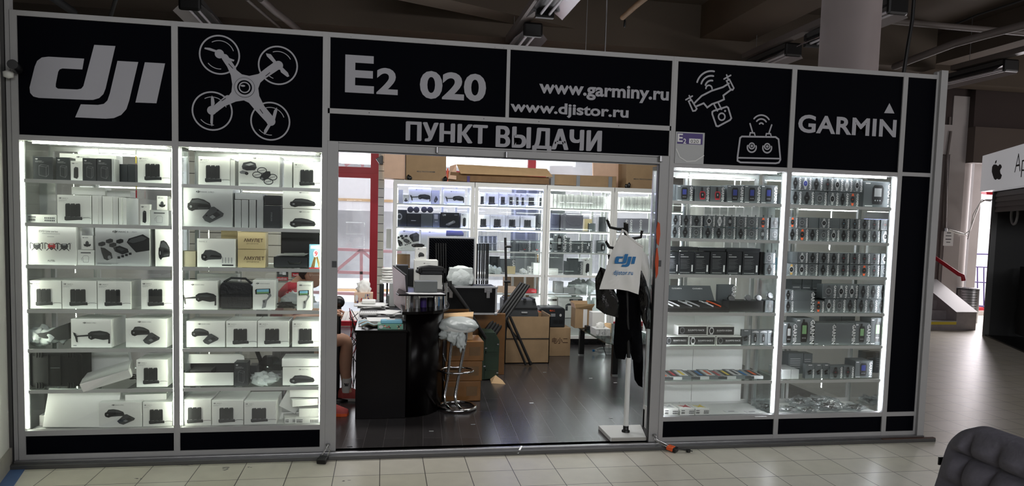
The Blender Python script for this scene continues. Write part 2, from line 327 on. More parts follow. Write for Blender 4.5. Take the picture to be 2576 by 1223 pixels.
# back wall of the hall with its windows (stall side)
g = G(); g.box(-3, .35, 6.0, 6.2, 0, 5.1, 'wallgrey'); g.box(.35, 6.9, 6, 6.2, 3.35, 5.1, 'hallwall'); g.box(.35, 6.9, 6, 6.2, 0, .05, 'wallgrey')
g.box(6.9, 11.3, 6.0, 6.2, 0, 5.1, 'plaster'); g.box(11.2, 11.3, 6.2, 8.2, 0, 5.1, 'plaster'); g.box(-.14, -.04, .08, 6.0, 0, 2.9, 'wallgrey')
struct(g, 'wall_back')
def window(n, x0, x1, z0, z1, Y, posts, trans, m='redframe', w_=.12):
    r = tag(thing('window_%d' % n, None, None, (x0, Y, z0)), kind='structure')
    g = G()
    for p in posts: g.box(p-w_/2, p+w_/2, Y, Y+.08, z0, z1, m)
    for z in trans: g.box(x0, x1, Y+.005, Y+.075, z-.08, z+.08, m); g.box(x0, x1, Y-.006, Y+.005, z-.012, z+.012, m)
    g.box(x0, x1, Y, Y+.08, z0, z0+.07, m); g.box(x0, x1, Y, Y+.08, z1-.07, z1, m)
    o = g.build('window_frame', r); tag(o, kind='structure')
    o = G().box(x0, x1, Y+.035, Y+.041, z0, z1, 'glass_window').build('window_glass', r); tag(o, kind='structure')
window(1, .35, 6.9, .05, 3.35, 6.02, (.4, 2.17, 4.6, 6.84), (2.385,))
window(2, 14.2, 17.5, .1, 3.5, 8.0, (14.26, 17.4), (2.62,), w_=.06)
g = G(); g.box(14.0, 14.2, 7.6, 8.2, 0, 5.1, 'plaster'); g.box(14.0, 20, 8, 8.2, 3.5, 5.1, 'hallwall'); g.box(14.0, 20, 7.95, 8.2, 0, .1, 'plaster'); g.box(17.5, 20, 8, 8.2, 0, 5.1, 'hallwall'); struct(g, 'wall_passage')
g = G(); p0, p1, p2, p3 = at(2340, 500, 7.2), at(2370, 500, 7.2), at(2378, 500, 7.05), at(2415, 500, 7.05)
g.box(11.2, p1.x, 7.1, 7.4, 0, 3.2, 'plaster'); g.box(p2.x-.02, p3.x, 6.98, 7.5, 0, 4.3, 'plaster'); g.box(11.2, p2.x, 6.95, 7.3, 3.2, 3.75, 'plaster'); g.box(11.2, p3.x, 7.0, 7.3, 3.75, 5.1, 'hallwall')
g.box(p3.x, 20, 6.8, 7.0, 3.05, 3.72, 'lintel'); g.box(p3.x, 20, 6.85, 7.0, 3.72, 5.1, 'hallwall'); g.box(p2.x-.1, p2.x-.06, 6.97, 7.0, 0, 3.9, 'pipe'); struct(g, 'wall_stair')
struct(G().lathe((13.55, 7.5, 0), [(.22, 0), (.22, 5.1)], 'plaster', 28), 'column_passage')
struct(G().lathe((7.17, 1.95, 0), [(.295, 0), (.295, 5.1)], 'column', 40), 'column_hall')
# building across the yard, seen through the windows
g = G(); zz = lambda v, u=900: at(u, v, 9.5).z
bands = [(-1.5, zz(760), 'extgrey'), (zz(760), zz(700), 'extwhite'), (zz(700), zz(530), 'extgrey'), (zz(530), zz(447), 'extwhite'), (zz(447), 5.2, 'extgrey')]
for a, b, m in bands: g.box(-4, 13, 9.5, 9.8, a, b, m)
for v in (500, 727): g.box(1.2, 2.6, 9.49, 9.5, zz(v)-.05, zz(v), 'kraftlight')
for x in (5.2, 5.9, 6.5): g.box(x, x+.07, 9.47, 9.5, 3.2, 5.0, 'washedpink')
g.box(14, 24, 11.5, 11.8, -1, 3.2, 'extwhite'); g.box(14, 24, 11.45, 11.5, 3.3, 6, 'brick'); tag(g.build('building_exterior'), kind='structure')
def truss(loc, pts, label):
    r = thing('steel_truss', label, 'truss', loc); g = G()
    for (a, b) in pts: g.bar(a, b, .05, .05, 'washedpink')
    g.build('truss_bars', r)
Y = 7.3; P = lambda u, v: at(u, v, Y)
truss((1.9, Y, .5), [(P(780, 624), P(1010, 634)), (P(780, 682), P(1010, 690)), (P(908, 629), P(845, 682)), (P(908, 629), P(975, 684)), (P(909, 629), P(909, 740)), (P(780, 735), P(1010, 744)), (P(845, 682), P(780, 624))], 'pink painted steel truss outside the lower window behind the desk')
truss((1.9, Y, 2.4), [(P(780, 386), P(1010, 397)), (P(909, 391), P(868, 417)), (P(909, 391), P(952, 424)), (P(911, 391), P(912, 424)), (P(780, 425), P(1010, 436))], 'pale steel truss outside the upper window pane above the red bar')
# ================================================================ stall front
g = G()
def fb(x0, x1, z0, z1, y0=0, y1=.045): g.box(x0, x1, y0, y1, z0, z1, 'alu')
for x0, x1 in ((-.04, 0), (.9194, .9588), (1.8856, 1.9212), (4.4086, 4.4434), (5.3676, 5.4074), (6.3241, 6.3646)): fb(x0, x1, .045, 2.9561)
fb(6.622, 6.64, .045, 2.98, .005); fb(6.64, 6.70, .03, 2.99, -.02, .06)
fb(3.155, 3.18, 2.446, 2.9231, .002); e = .001
fb(0, 6.622, 2.9231, 2.9561, e)
for x0, x1 in ((0, .9194), (.9588, 1.8856), (4.4434, 5.3676), (5.4074, 6.3241)):
    fb(x0, x1, 2.1424, 2.1761, e); fb(x0, x1, .2034, .2387, e); fb(x0, x1, .045, .0781, e)
fb(6.3646, 6.622, 2.150, 2.181, e); fb(6.3646, 6.622, .2034, .2387, e); fb(6.3646, 6.622, .045, .0781, e)
fb(1.9212, 4.4086, 2.411, 2.446, e); fb(1.9212, 1.935, 2.2246, 2.9231, e); fb(4.397, 4.4086, 2.2246, 2.9231, e)
for u in (883, 1095, 1245, 1267, 1290, 1465, 1651, 1703, 1850, 2048, 2199): p = at(u, 93+(u-883)*.0732, 0); g.lathe((p.x, -.0005, p.z), [(0, 0), (.004, 0)], 'black', 8)
for x in (3.0, 3.4, 4.0, 2.2): g.box(x-.003, x+.003, -.0008, 0, 2.425, 2.431, 'black')
struct(g, 'trim_stall_frame', bev=.002)
g = G(); fb(1.9212, 1.9948, .045, 2.2246, .004); fb(4.3331, 4.4086, .045, 2.2246, .004); fb(1.9948, 4.3331, 2.1635, 2.212, .004, .05); fb(1.9948, 4.3331, 2.214, 2.2246, .002)
g.box(1.9948, 4.3331, .006, .05, 2.155, 2.1635, 'black'); g.box(4.3281, 4.3331, .01, .05, .045, 2.16, 'black')
struct(g, 'door_frame', bev=.0015)
g = G(); g.slab([(-.1, -.065), (6.78, -.065), (6.70, 0), (-.06, 0)], 0, .03, 'alu_dark'); g.box(-.06, 6.7, -.03, .06, .0, .045, 'steel'); g.box(6.3, 6.78, -.062, -.03, .002, .034, 'brownink')
struct(g, 'trim_threshold', bev=.003)
struct(G().box(6.66, 6.68, .06, 4.9, 0, 2.95, 'panel').box(6.64, 6.66, .06, 4.9, 0, 2.95, 'wallgrey'), 'wall_stall_side')
SG = 'dark sign panels above the stall'
def panel(label, x0, x1, z0, z1, draw=None, y=.01, part='lettering', grp=None):
    r = thing('sign_panel', label, 'sign', ((x0+x1)/2, y, z0), group=grp)
    G().box(x0, x1, y, y+.012, z0, z1, 'panel').build('board', r)
    if draw:
        for k_, d_ in enumerate(draw if isinstance(draw, tuple) else (draw,)):
            A = Art(1, 1, x=-r.location.x, z=-z0, y=-.0015); d_(A); A.build(r, part)
    return r
def T(A, m, s, u0, vt, vb, u1, bold=.03, sp=1.0):  # text fitted to its outline box in the picture's facade plane
    a = at(u0, vt); b = at(u0, vb); c = at(u1, vb); A.k += 1; vs, fs, asp = text(s, bold, 4, sp)
    A.g.add([A.P(a.x+v[0]*(c.x-a.x), b.z+v[1]*(a.z-b.z)) for v in vs], fs, m)
def d1(A):
    for l in LW: A.p('vinyl', l, nk=False)
panel('black sign panel with the huge slanted three-letter white logo, far end of the stall', 0, .9194, 2.1761, 2.9231, d1, part='logo')
def d2(A):
    def st(pts, wd, closed=False, m='vinyl'):
        A.k += 1
        for r in ribbon(pts, wd, closed): A.p(m, r, nk=False)
    sc = at(700, 200).x-at(600, 200).x; k = sc/100*.50466
    for cx, cy in ((1093, 272), (1385, 325), (1057, 553), (1347, 604)):
        c = cv([(cx, cy)])[0]; st(arc(c[0], c[1], 97*k, 97*k, n=48), 8*k, True)
        for a0, a1 in ((20, 120), (220, 275)) if cy != 325 else ((30, 110), (215, 250)): st(arc(c[0], c[1], 72*k, 72*k, a0, a1, 14), 4*k)
    st(cv([(1120, 285), (1160, 345)]), 34*k); st(cv([(1375, 335), (1315, 375)]), 34*k); st(cv([(1070, 545), (1135, 490)]), 34*k); st(cv([(1335, 590), (1285, 525)]), 34*k)
    A.p('vinyl', cv([(1118, 300), (1152, 306), (1168, 340), (1205, 370), (1242, 378), (1288, 368), (1330, 335), (1372, 305), (1395, 330), (1330, 382), (1297, 412), (1287, 440), (1292, 478), (1318, 530), (1368, 590), (1330, 612), (1268, 545), (1240, 512), (1215, 500), (1175, 506), (1118, 530), (1062, 572), (1042, 545), (1130, 490), (1153, 458), (1157, 420), (1150, 375)]))
    for cx, cy in ((1093, 268), (1388, 325), (1055, 550), (1350, 605)): c = cv([(cx, cy)])[0]; A.p('vinyl', arc(c[0], c[1], 23*k, 23*k, n=20))
    for b in ([(1080, 262), (1018, 243), (1020, 236), (1045, 238), (1092, 255)], [(1100, 280), (1128, 300), (1165, 306), (1168, 298), (1140, 288), (1110, 262)], [(1380, 310), (1350, 270), (1325, 265), (1330, 280), (1372, 322)],
              [(1392, 335), (1400, 360), (1432, 384), (1442, 380), (1435, 362), (1408, 335)], [(1052, 535), (1051, 490), (1056, 476), (1066, 490), (1070, 515), (1062, 538)], [(1050, 565), (1048, 610), (1055, 630), (1060, 625), (1063, 568)],
              [(1355, 592), (1366, 550), (1380, 535), (1382, 552), (1370, 600)], [(1340, 612), (1316, 650), (1316, 672), (1328, 662), (1352, 622)]): A.p('vinyl', cv(b))
    for p in ([(1140, 318), (1160, 340)], [(1325, 378), (1345, 362)], [(1106, 502), (1124, 490)], [(1296, 545), (1310, 565)]): st(cv(p), 3*k, m='panel')
    c = cv([(1219, 436)])[0]
    for r, m in ((51, 'panel'), (49.5, 'vinyl'), (37, 'panel'), (29, 'vinyl'), (23, 'panel')): A.p(m, arc(c[0], c[1], r*k, r*k, n=36))
    c = cv([(1211, 428)])[0]; A.p('vinyl', arc(c[0], c[1], 12*k, 5*k, 0, 360, 12))
panel('black sign panel with a white four-rotor drone seen from above', .9588, 1.8856, 2.1761, 2.9231, d2, part='emblem')
def d3b(A): T(A, 'vinyl', '020', 1057, 176.2, 247, 1222.5, .035)
def d3(A): T(A, 'vinyl', 'E', 868.6, 136.3, 231.5, 940.5, .03); T(A, 'vinyl', '2', 947.6, 169, 236, 1000.5, .03)
panel('wide black sign panel reading E2 020', 1.935, 3.155, 2.446, 2.9231, (d3, d3b))
def d4b(A): T(A, 'vinyl', 'www.garminy.ru', 1357.5, 201.5, 244, 1683.5, .03)
def d4(A): T(A, 'vinyl', 'www.djistor.ru', 1285, 252, 289, 1582, .03)
panel('wide black sign panel with two white web addresses', 3.18, 4.397, 2.446, 2.9231, (d4, d4b))
def d5(A, q=0):
    for dx, dy in ((0, 0), (-1.6, 0), (1.6, 0), (3.0, 0), (-3.0, 0), (1.2, 1.2), (-1.2, -1.2), (2.4, -1.2), (-2.4, 1.2)): q or T(A, 'vinyl', 'ПУНКТ', 1024+dx, 306+dy, 352+dy, 1224+dx, 0, 1.06); q and T(A, 'vinyl', 'ВЫДАЧИ', 1251+dx, 317+dy, 379+dy, 1511+dx, 0, 1.06)
panel('long black sign board with white Cyrillic words above the doorway', 1.935, 4.397, 2.2246, 2.411, (d5, lambda A: d5(A, 1)))
def d6(A):
    a = cv8([(1000, 500), (1100, 500)]); k = (a[1][0]-a[0][0])/100
    def st(pts, closed=False, w_=11, m='vinyl'):
        A.k += 1
        for r in ribbon(cv8(pts), w_*k, closed): A.p(m, r, nk=False)
    def rg(cx, cy, r, w_=8, a0=0, a1=360):
        A.k += 1; c = cv8([(cx, cy)])[0]
        for q in ribbon(arc(c[0], c[1], r*k, r*k, a0, a1, 24), w_*k, a1-a0 == 360): A.p('vinyl', q, nk=False)
    rg(1268, 470, 82, 9, 82, 165); rg(1268, 470, 58, 9, 82, 165); rg(1268, 470, 34, 9, 82, 165); rg(1255, 478, 17, 8, 0, 180)
    st([(1145, 546), (1160, 539), (1189, 587), (1181, 597), (1168, 599)], True, 8); st([(1130, 538), (1165, 518)], w_=8); st([(1148, 516), (1158, 542)], w_=8)
    st([(1350, 436), (1365, 428), (1389, 475), (1383, 485), (1372, 485)], True, 8); st([(1336, 426), (1372, 406)], w_=8); st([(1350, 404), (1360, 432)], w_=8)
    st([(1175, 557), (1215, 517), (1268, 490), (1330, 470), (1362, 450)], w_=9); st([(1376, 482), (1332, 515), (1336, 536), (1310, 548), (1270, 562), (1245, 580), (1226, 557), (1188, 573)], w_=9)
    st([(1281, 562), (1300, 598)], w_=8); st([(1303, 552), (1322, 590)], w_=8)
    st([(1272, 604), (1280, 598), (1350, 576), (1358, 582), (1375, 638), (1368, 648), (1304, 682), (1294, 680), (1272, 616)], True, 9); rg(1323, 630, 18, 8); rg(1341, 599, 3, 5)
    st([(1432, 737), (1614, 740), (1630, 752), (1640, 862), (1632, 878), (1614, 882), (1424, 877), (1408, 868), (1408, 850), (1422, 745)], True, 9); st([(1410, 852), (1638, 857)], w_=8)
    for x, y in ((1485, 796), (1568, 799)): rg(x, y, 25, 8, 160, 380); rg(x, y-8, 15, 7); rg(x, y-8, 4, 6)
    st([(1475, 668), (1488, 712)], w_=8); st([(1592, 675), (1578, 716)], w_=8); st([(1473, 734), (1476, 717), (1498, 718), (1502, 733)], w_=7); st([(1560, 738), (1563, 722), (1585, 722), (1590, 738)], w_=7)
    for r in (54, 34, 13): rg(1535, 678, r, 8, 38, 142)
panel('black sign panel with white line drawings of a small drone and its remote controller', 4.4434, 5.3676, 2.1761, 2.9231, d6, part='emblem')
def d7(A): T(A, 'vinyl', 'GARMIN', 2011, 287, 333, 2256, .028, 1.05); A.p('vinyl', cv8([(2231, 556), (2258, 612), (2202, 610)]))
panel('black sign panel with a triangle over the last letter of a white six-letter word', 5.4074, 6.3241, 2.1761, 2.9231, d7)
panel('narrow blank black panel at the top corner beside the hall column', 6.3646, 6.622, 2.181, 2.9231)
panel('tall blank black panel between the fourth case and the corner post', 6.3646, 6.622, .2387, 2.150)
for x0, x1, s in ((0, .9194, 'under the first display case'), (.9588, 1.8856, 'under the second display case'), (4.4434, 5.3676, 'under the third display case'), (5.4074, 6.3241, 'under the fourth display case'), (6.3646, 6.622, 'under the tall blank corner panel')):
    tag(G().box(x0, x1, .01, .022, .0781, .2034, 'panel').build('kick_panel'), 'low black kick panel '+s, 'panel', 'black kick panels along the floor')
r = thing('plastic_pocket', 'clear plastic pocket with blue E2 020 sticker on the drone panel', 'sticker', at(1702, 411, .0))
a, b, c = at(1701, 331), at(1701, 411), at(1770, 411)
G().box(a.x, c.x, -.004, .006, b.z, a.z, 'pale').build('pocket', r)
A = Art(c.x-a.x, a.z-b.z, x=0, z=0, y=-.0048); A.r('purple', .04, .62, .92, .96); A.t('paper', 'E', .05, .68, .26, .18, .02); A.t('paper', '2', .25, .63, .16, .1, .02)
A.r('paper', .45, .64, .85, .8); A.t('ink', '020', .5, .66, .11, .28); A.s_('artwhite', [(.02, .45), (.15, .2), (.4, .07), (.7, .1), (.98, .28)], .008)
A.build(r)
for o in (r,): o.location = (a.x, 0, b.z)
for ch in r.children:
    if ch.name.startswith('pocket'): ch.data.transform(Matrix.Translation(Vector(b)-Vector((a.x, 0, b.z))))
# doorbell stickers, small door furniture
tag(G().box(at(835, 657).x, at(847, 657).x, .002, .004, at(840, 673).z, at(840, 657).z, 'ink2').build('door_sticker'), 'small dark square sticker on the post beside the second case', 'sticker')
tag(G().box(at(1651, 655).x, at(1664, 655).x, .002, .004, at(1657, 671).z, at(1657, 655).z, 'ink2').build('door_sticker'), 'small dark square sticker on the post beside the orange paint', 'sticker')
g = G()
for pts in ([(1655, 558), (1660, 563), (1661, 590), (1657, 618), (1652, 612), (1651, 580)], [(1654, 623), (1657, 650), (1655, 690), (1650, 701), (1648, 660), (1651, 626)]): g.prism([(at(u, v).x, at(u, v).z) for u, v in pts], -.001, .004, 'orangepaint')
tag(g.build('paint_patch'), 'peeling orange paint patches on the white door post', 'paint')
def bracket(u, v, s, label):
    p = at(u, v); r = thing('sensor', label, 'sensor', (p.x, .0, p.z-.02)); G().lathe((p.x, -.012, p.z), [(s, -.02), (s, .02)], 'steel', 14).build('housing', r); G().box(p.x-.006, p.x+.006, -.02, .004, p.z-.02, p.z+.02, 'black').build('lens', r)
bracket(1273, 390, .012, 'small round metal sensor under the middle of the door header')
bracket(1660, 400, .016, 'round metal roller at the door header end near the third case')
bracket(1099, 378, .01, 'small white sensor under the door header near the second case')
# security camera on the corner pier
p = at(33, 163, -.12); r = thing('security_camera', 'small dark round security camera at the corner beside the logo panel', 'camera', p)
G().tube([(p.x-.02, -.02, p.z-.01), (p.x+.005, -.14, p.z)], .03, 'black', 16).build('body', r); G().lathe((p.x-.06, -.05, p.z-.045), [(.0, -.03), (.028, -.02), (.03, .01), (0, .025)], 'wallwhite', 12).build('mount', r)
# ================================================================ prints on the packaging
def a_kit(A, tone='ink', f=''):
    A.logo('ink', .05, .86, .05); A.t('ink2', 'MAVIC 3', .155, .865, .035); A.t('ink3', 'ENTERPRISE SERIES', .05, .81, .022); A.t('ink3', 'BATTERY KIT', .05, .77, .022)
    A.r(tone, .21, .13, .73, .24); A.p(tone, [(.21, .13), (.25, .10), (.74, .14), (.73, .24)])
    for i, x in enumerate((.24, .39, .54)): A.p(tone, [(x, .24), (x, .66), (x+.02, .70), (x+.125, .71), (x+.145, .67), (x+.145, .25)]); A.p('ink2', [(x+.02, .655), (x+.125, .675), (x+.12, .70), (x+.03, .69)])
    for x in (.385, .535): A.r('black', x, .24, x+.006, .66)
    A.p('ink2', [(.23, .225), (.72, .235), (.72, .215), (.24, .2)]); A.s_('ink', [(.72, .19), (.82, .215), (.93, .215), (1, .2)], .0025)
def a_folded(A, x=.2, y=.15, s=.6, t='ink'):       # folded drone
    q = lambda l: [(x+a*s, y+b*s) for a, b in l]
    A.p(t, q([(0, .25), (.05, .1), (.2, .02), (.33, .1), (.5, .12), (.95, .15), (1, .3), (.95, .5), (.7, .68), (.45, .75), (.2, .72), (.1, .5), (.02, .45)]))
    A.p('ink2', q([(.15, .6), (.45, .7), (.8, .55), (.92, .42), (.5, .48), (.2, .5)])); A.p('black', q([(.02, .38), (.12, .45), (.25, .4), (.3, .25), (.2, .1), (.08, .15)]))
    A.e('ink3', x+.15*s, y+.28*s, .05*s, .07*s, 12); A.p('black', q([(.4, .3), (.9, .28), (.95, .36), (.5, .42)])); A.p('ink2', q([(.45, .16), (.85, .2), (.9, .25), (.45, .22)]))
def a_remote(A, x, y, s):
    q = lambda l: [(x+a*s, y+b*s) for a, b in l]
    A.p('ink2', q([(0, .35), (.12, .12), (.35, 0), (.95, .42), (1, .6), (.8, .78), (.55, 1), (.42, .98)])); A.p('ink', q([(.28, .38), (.48, .2), (.85, .5), (.66, .7)]))
    A.e('black', x+.2*s, y+.45*s, .05*s, .05*s, 10); A.e('black', x+.72*s, y+.78*s, .05*s, .05*s, 10); A.p('ink3', q([(.32, .37), (.47, .24), (.62, .36), (.48, .5)]))
def a_title(A, x=.3, y=.86, h=.06, s='MAVIC 3 PRO'): A.logo('ink', x, y, h); A.t('ink2', s, x+h*1.15*A.h/A.w*LOGO_ASP+.0, y+.008, h*.62)
def a_combo(A): a_title(A); a_folded(A, .13, .38, .46); a_remote(A, .42, .1, .42)
def a_fold(A): a_title(A, .42, .84, .07); a_folded(A, .18, .06, .66)
def a_side(A):                                     # drone seen from the side with an arm stretched out
    a_title(A, .3, .84, .06); A.p('ink', [(.42, .5), (.5, .57), (.72, .6), (.9, .55), (.97, .48), (.95, .3), (.8, .27), (.6, .32), (.5, .27), (.43, .33)])
    A.p('ink', [(.45, .4), (.45, .46), (.15, .42), (.1, .5), (.06, .52), (.07, .44), (.1, .37), (.13, .2), (.17, .18), (.16, .37)]); A.p('ink', [(.9, .35), (.97, .42), (.97, .15), (.92, .15), (.93, .28)])
    A.p('ink2', [(.5, .48), (.72, .53), (.9, .48), (.7, .43)]); A.e('black', .5, .38, .05, .07); A.e('ink3', .49, .37, .02, .03); A.p('ink', [(.06, .52), (.03, .55), (.12, .5), (.2, .43)]); A.r('ink3', .06, .06, .14, .085)
def a_accessory(A):                                # drone, batteries and bag laid out
    A.logo('ink', .32, .86, .07); A.t('ink', 'MAVIC 3', .43, .87, .045); A.t('ink3', 'PRO', .68, .87, .045)
    A.p('ink', [(.58, .62), (.62, .72), (.88, .84), (1, .74), (1, .42), (.75, .36)]); A.p('black', [(.58, .62), (.68, .58), (1, .7), (1, .74), (.88, .84), (.62, .72)]); A.p('ink2', [(.6, .63), (.7, .6), (.9, .68), (.95, .74), (.86, .8), (.66, .71)])
    for x, y in ((.06, .52), (.2, .6), (.26, .5), (.39, .6)): A.p('ink', [(x, y), (x, y+.07), (x+.08, y+.11), (x+.13, y+.09), (x+.13, y+.02), (x+.06, y-.02)])
    A.p('ink', [(.33, .48), (.45, .53), (.6, .45), (.62, .36), (.5, .3), (.36, .38)]); A.p('ink2', [(.39, .45), (.45, .48), (.55, .43), (.49, .38)])
    A.p('ink', [(.1, .48), (.18, .46), (.3, .34), (.32, .2), (.22, .14), (.16, .18), (.12, .34)]); A.e('ink3', .26, .22, .03, .05)
    for i in range(4): A.r('ink', .41+i*.07, .19+i*.035, .46+i*.07, .25+i*.035)
    A.r('ink2', .04, .06, .42, .068); A.r('ink2', .04, .04, .3, .048)
def a_evo(A):
    A.t('ink2', 'EVO Lite series', .26, .85, .05); A.r('ink3', .32, .81, .68, .818); A.r('pale', .42, .73, .56, .745)
    for x, c, d in ((.1, 'ink2', -1), (.4, 'red', 0), (.66, 'ink2', 1)):
        A.p(c, [(x+.03, .5), (x+.06, .56), (x+.16, .565), (x+.19, .5), (x+.17, .42), (x+.05, .42)]); A.p('pale', [(x+.07, .55), (x+.15, .555), (x+.14, .52), (x+.08, .52)])
        for s in (0, 1):
            q = x+(.02 if s == 0 else .2); o = -.045 if s == 0 else .03
            A.s_('ink', [(x+(.05 if s == 0 else .17), .53), (q+o*.6, .57), (q+o, .55), (q+o*.9, .42)], .005); A.s_('ink3', [(q+o-.03, .575), (q+o+.03, .575)], .002); A.s_('ink', [(x+(.06 if s == 0 else .16), .44), (q+o*.2, .38)], .005)
        A.e('black', x+.11, .43, .03, .04); A.e('ink3', x+.11, .43, .012, .016); A.e('black', x+.07, .49, .01, .012, 8); A.e('black', x+.15, .49, .01, .012, 8)
    A.t('ink', 'AUTEL', .43, .09, .045, bold=.02)
def a_blackbat(A):                                 # outline drawing of a battery on a black carton
    A.logo('paper', .12, .86, .055); A.t('pale', 'INTELLIGENT', .12, .79, .03); A.t('pale', 'FLIGHT BATTERY', .12, .745, .03)
    for p in ([(.3, .2), (.3, .6), (.42, .66), (.78, .62), (.78, .24), (.66, .13), (.3, .2)], [(.3, .6), (.66, .55), (.66, .13)], [(.66, .55), (.78, .62)]): A.s_('ink3', p, .0016)
def a_bat1(A): A.logo('ink', .1, .84, .07); A.t('ink3', 'BATTERY', .3, .86, .03); A.p('ink', [(.25, .15), (.28, .62), (.4, .7), (.62, .68), (.66, .62), (.66, .2), (.55, .1)]); A.p('ink2', [(.3, .6), (.4, .66), (.62, .65), (.55, .58)])
def a_filter(A): A.logo('ink', .1, .82, .07); A.r('ink3', .3, .84, .6, .87); A.e('ink2', .5, .4, .16, .22); A.p('ink', [(.2, .3), (.3, .22), (.7, .22), (.82, .3), (.8, .42), (.7, .38), (.3, .38), (.22, .42)])
def a_outline(A): A.r('ink2', .2, .78, .8, .85); A.s_('ink3', [(.35, .2), (.32, .55), (.4, .62), (.6, .62), (.68, .55), (.65, .2), (.35, .2)], .002); A.s_('ink3', [(.32, .5), (.24, .45), (.28, .3)], .002)
def a_avata(A):
    A.logo('ink', .36, .87, .055); A.t('ink2', 'AVATA 2', .47, .875, .035)
    A.p('ink2', [(.08, .62), (.12, .74), (.3, .79), (.42, .74), (.45, .6), (.4, .52), (.2, .5), (.1, .54)]); A.p('ink', [(.1, .6), (.3, .66), (.44, .6), (.38, .52), (.2, .5)]); A.p('pale', [(.16, .68), (.3, .74), (.38, .7), (.26, .65)])
    A.p('ink3', [(.02, .45), (.1, .5), (.22, .46), (.2, .38), (.05, .4)]); A.e('ink', .2, .41, .045, .05)
    for x, y in ((.46, .38), (.58, .52), (.74, .18), (.84, .32)): A.s_('ink2', [(p[0], p[1]) for p in arc(x, y, .11, .09, n=18)], .006, True); A.s_('ink3', [(x-.07, y-.02), (x+.07, y+.02)], .004)
    A.p('ink', [(.52, .26), (.56, .38), (.68, .5), (.78, .5), (.8, .38), (.72, .26), (.6, .2)]); A.e('ink3', .58, .26, .035, .04); A.r('ink3', .05, .1, .45, .108); A.r('ink3', .05, .08, .38, .088)
def a_osmo(A):
    A.logo('ink', .14, .86, .06); A.t('ink3', 'OSMO MOBILE', .3, .867, .035); A.p('ink', [(.12, .52), (.1, .66), (.16, .7), (.78, .72), (.8, .58), (.76, .54)]); A.p('skyblue', [(.18, .54), (.18, .68), (.72, .7), (.72, .56)]); A.p('mapgreen', [(.18, .54), (.18, .6), (.72, .61), (.72, .56)])
    A.p('ink3', [(.62, .54), (.8, .56), (.84, .48), (.64, .3), (.58, .08), (.4, .04), (.46, .26), (.44, .32), (.62, .36), (.72, .48)]); A.r('ink2', .45, .24, .55, .32)
def a_amulet(A): A.t('brownink', 'АМУЛЕТ', .22, .42, .2, bold=.02); A.t('brownink', 'ДРОН-ДЕТЕКТОР', .32, .28, .07)
def a_star(A): A.t('ink3', 'STARLINK', .42, .3, .4, down=True)
def a_ribbon(A):
    A.r('skyblue', 0, .5, 1, 1); A.r('paper', .1, .82, .9, .95)
    for i, c in enumerate(('gold', 'black', 'gold', 'black', 'gold')): A.p(c, [(.42+i*.03, .55), (.45+i*.03, .55), (.2+i*.06, .05), (.14+i*.06, .05)]); A.p(c, [(.5+i*.03, .55), (.53+i*.03, .55), (.78+i*.045, .05), (.73+i*.045, .05)])
    A.e('paper', .5, .62, .2, .15); A.t('red', '9', .42, .52, .2, bold=.03); A.r('red', 0, 0, 1, .05)
def a_bars(A): A.r('ink2', .05, .62, .3, .74); [A.r('ink', .05+i*.02, .2, .058+i*.02+(i % 3)*.004, .5) for i in range(12)]; [A.r('ink2', .6+(i % 6)*.06, .2+.3*(i//6), .64+(i % 6)*.06, .4+.3*(i//6)) for i in range(12)]
def a_lid(A): A.t('ink3', 'AUTEL', .45, .5, .12)
# watches, hand-helds and their dark cartons
def a_name(A, m='paper', x=.8, y=.05, h=.9): A.t(m, 'GARMIN', x, y, h, down=True, bold=.02, res=0)
def watch(strap='black', bez='ink', face='black', dot='pale', sq=False):
    def f(A):
        a_name(A); A.p(strap, [(.34, .08), (.5, .08), (.56, .3), (.56, .7), (.5, .93), (.34, .93), (.28, .7), (.28, .3)])
        if sq: A.r(bez, .22, .3, .6, .74); A.r(face, .27, .36, .55, .68)
        else: A.e(bez, .42, .51, .24, .26, 16); A.e(face, .42, .51, .18, .2, 14)
        A.s_(dot, [(.34, .52), (.48, .52)], .0016); A.s_(dot, [(.42, .46), (.42, .58)], .0012); A.r('pale', .06, .05, .24, .08)
    return f
W = dict(k=watch(), g=watch('pale', 'silver', 'black'), w=watch('paper', 'silver', 'pale', 'ink'), o=watch('orange', 'ink2', 'black', 'orange'), b=watch('black', 'ink2', 'ink', 'skyblue'),
         r=watch('black', 'ink2', 'ink', 'red'), d=watch('gold', 'silver', 'black'), l=watch('ink2', 'ink3', 'ink2', 'pale'), v=watch('pale', 'pale', 'lcdblue'), t=watch('ink', 'ink', 'ink3', 'paper', True))
def a_blank(A): a_name(A, x=.86); A.r('paper', .06, .05, .2, .07)
def a_gps(screen='lcdblue', body='black', ant=False):
    def f(A):
        a_name(A); A.p(body, [(.3, .12), (.62, .12), (.66, .3), (.66, .75), (.6, .86), (.34, .86), (.28, .75), (.28, .3)]); A.r(screen, .35, .42, .59, .74)
        for i in range(3): A.e('pale', .39+i*.08, .27, .022, .03, 8)
        if ant: A.r(body, .36, .84, .46, .97)
        A.r('paper', .04, .9, .2, .94); A.r('paper', .05, .04, .3, .07)
    return f
def a_inreach(A): a_name(A); A.p('black', [(.4, .6), (.4, .92), (.54, .92), (.56, .6)]); A.p('red', [(.36, .15), (.68, .15), (.72, .5), (.66, .66), (.38, .66), (.32, .5)]); A.p('black', [(.4, .24), (.64, .24), (.66, .5), (.6, .6), (.42, .6), (.38, .5)]); A.e('pale', .52, .44, .04, .06)
def a_band(A): a_name(A); A.s_('ink', arc(.45, .52, .2, .32, n=20), .004, True); A.s_('ink3', arc(.52, .5, .2, .3, n=20), .003, True); A.r('red', .4, .16, .55, .22); A.r('paper', .05, .04, .4, .08)
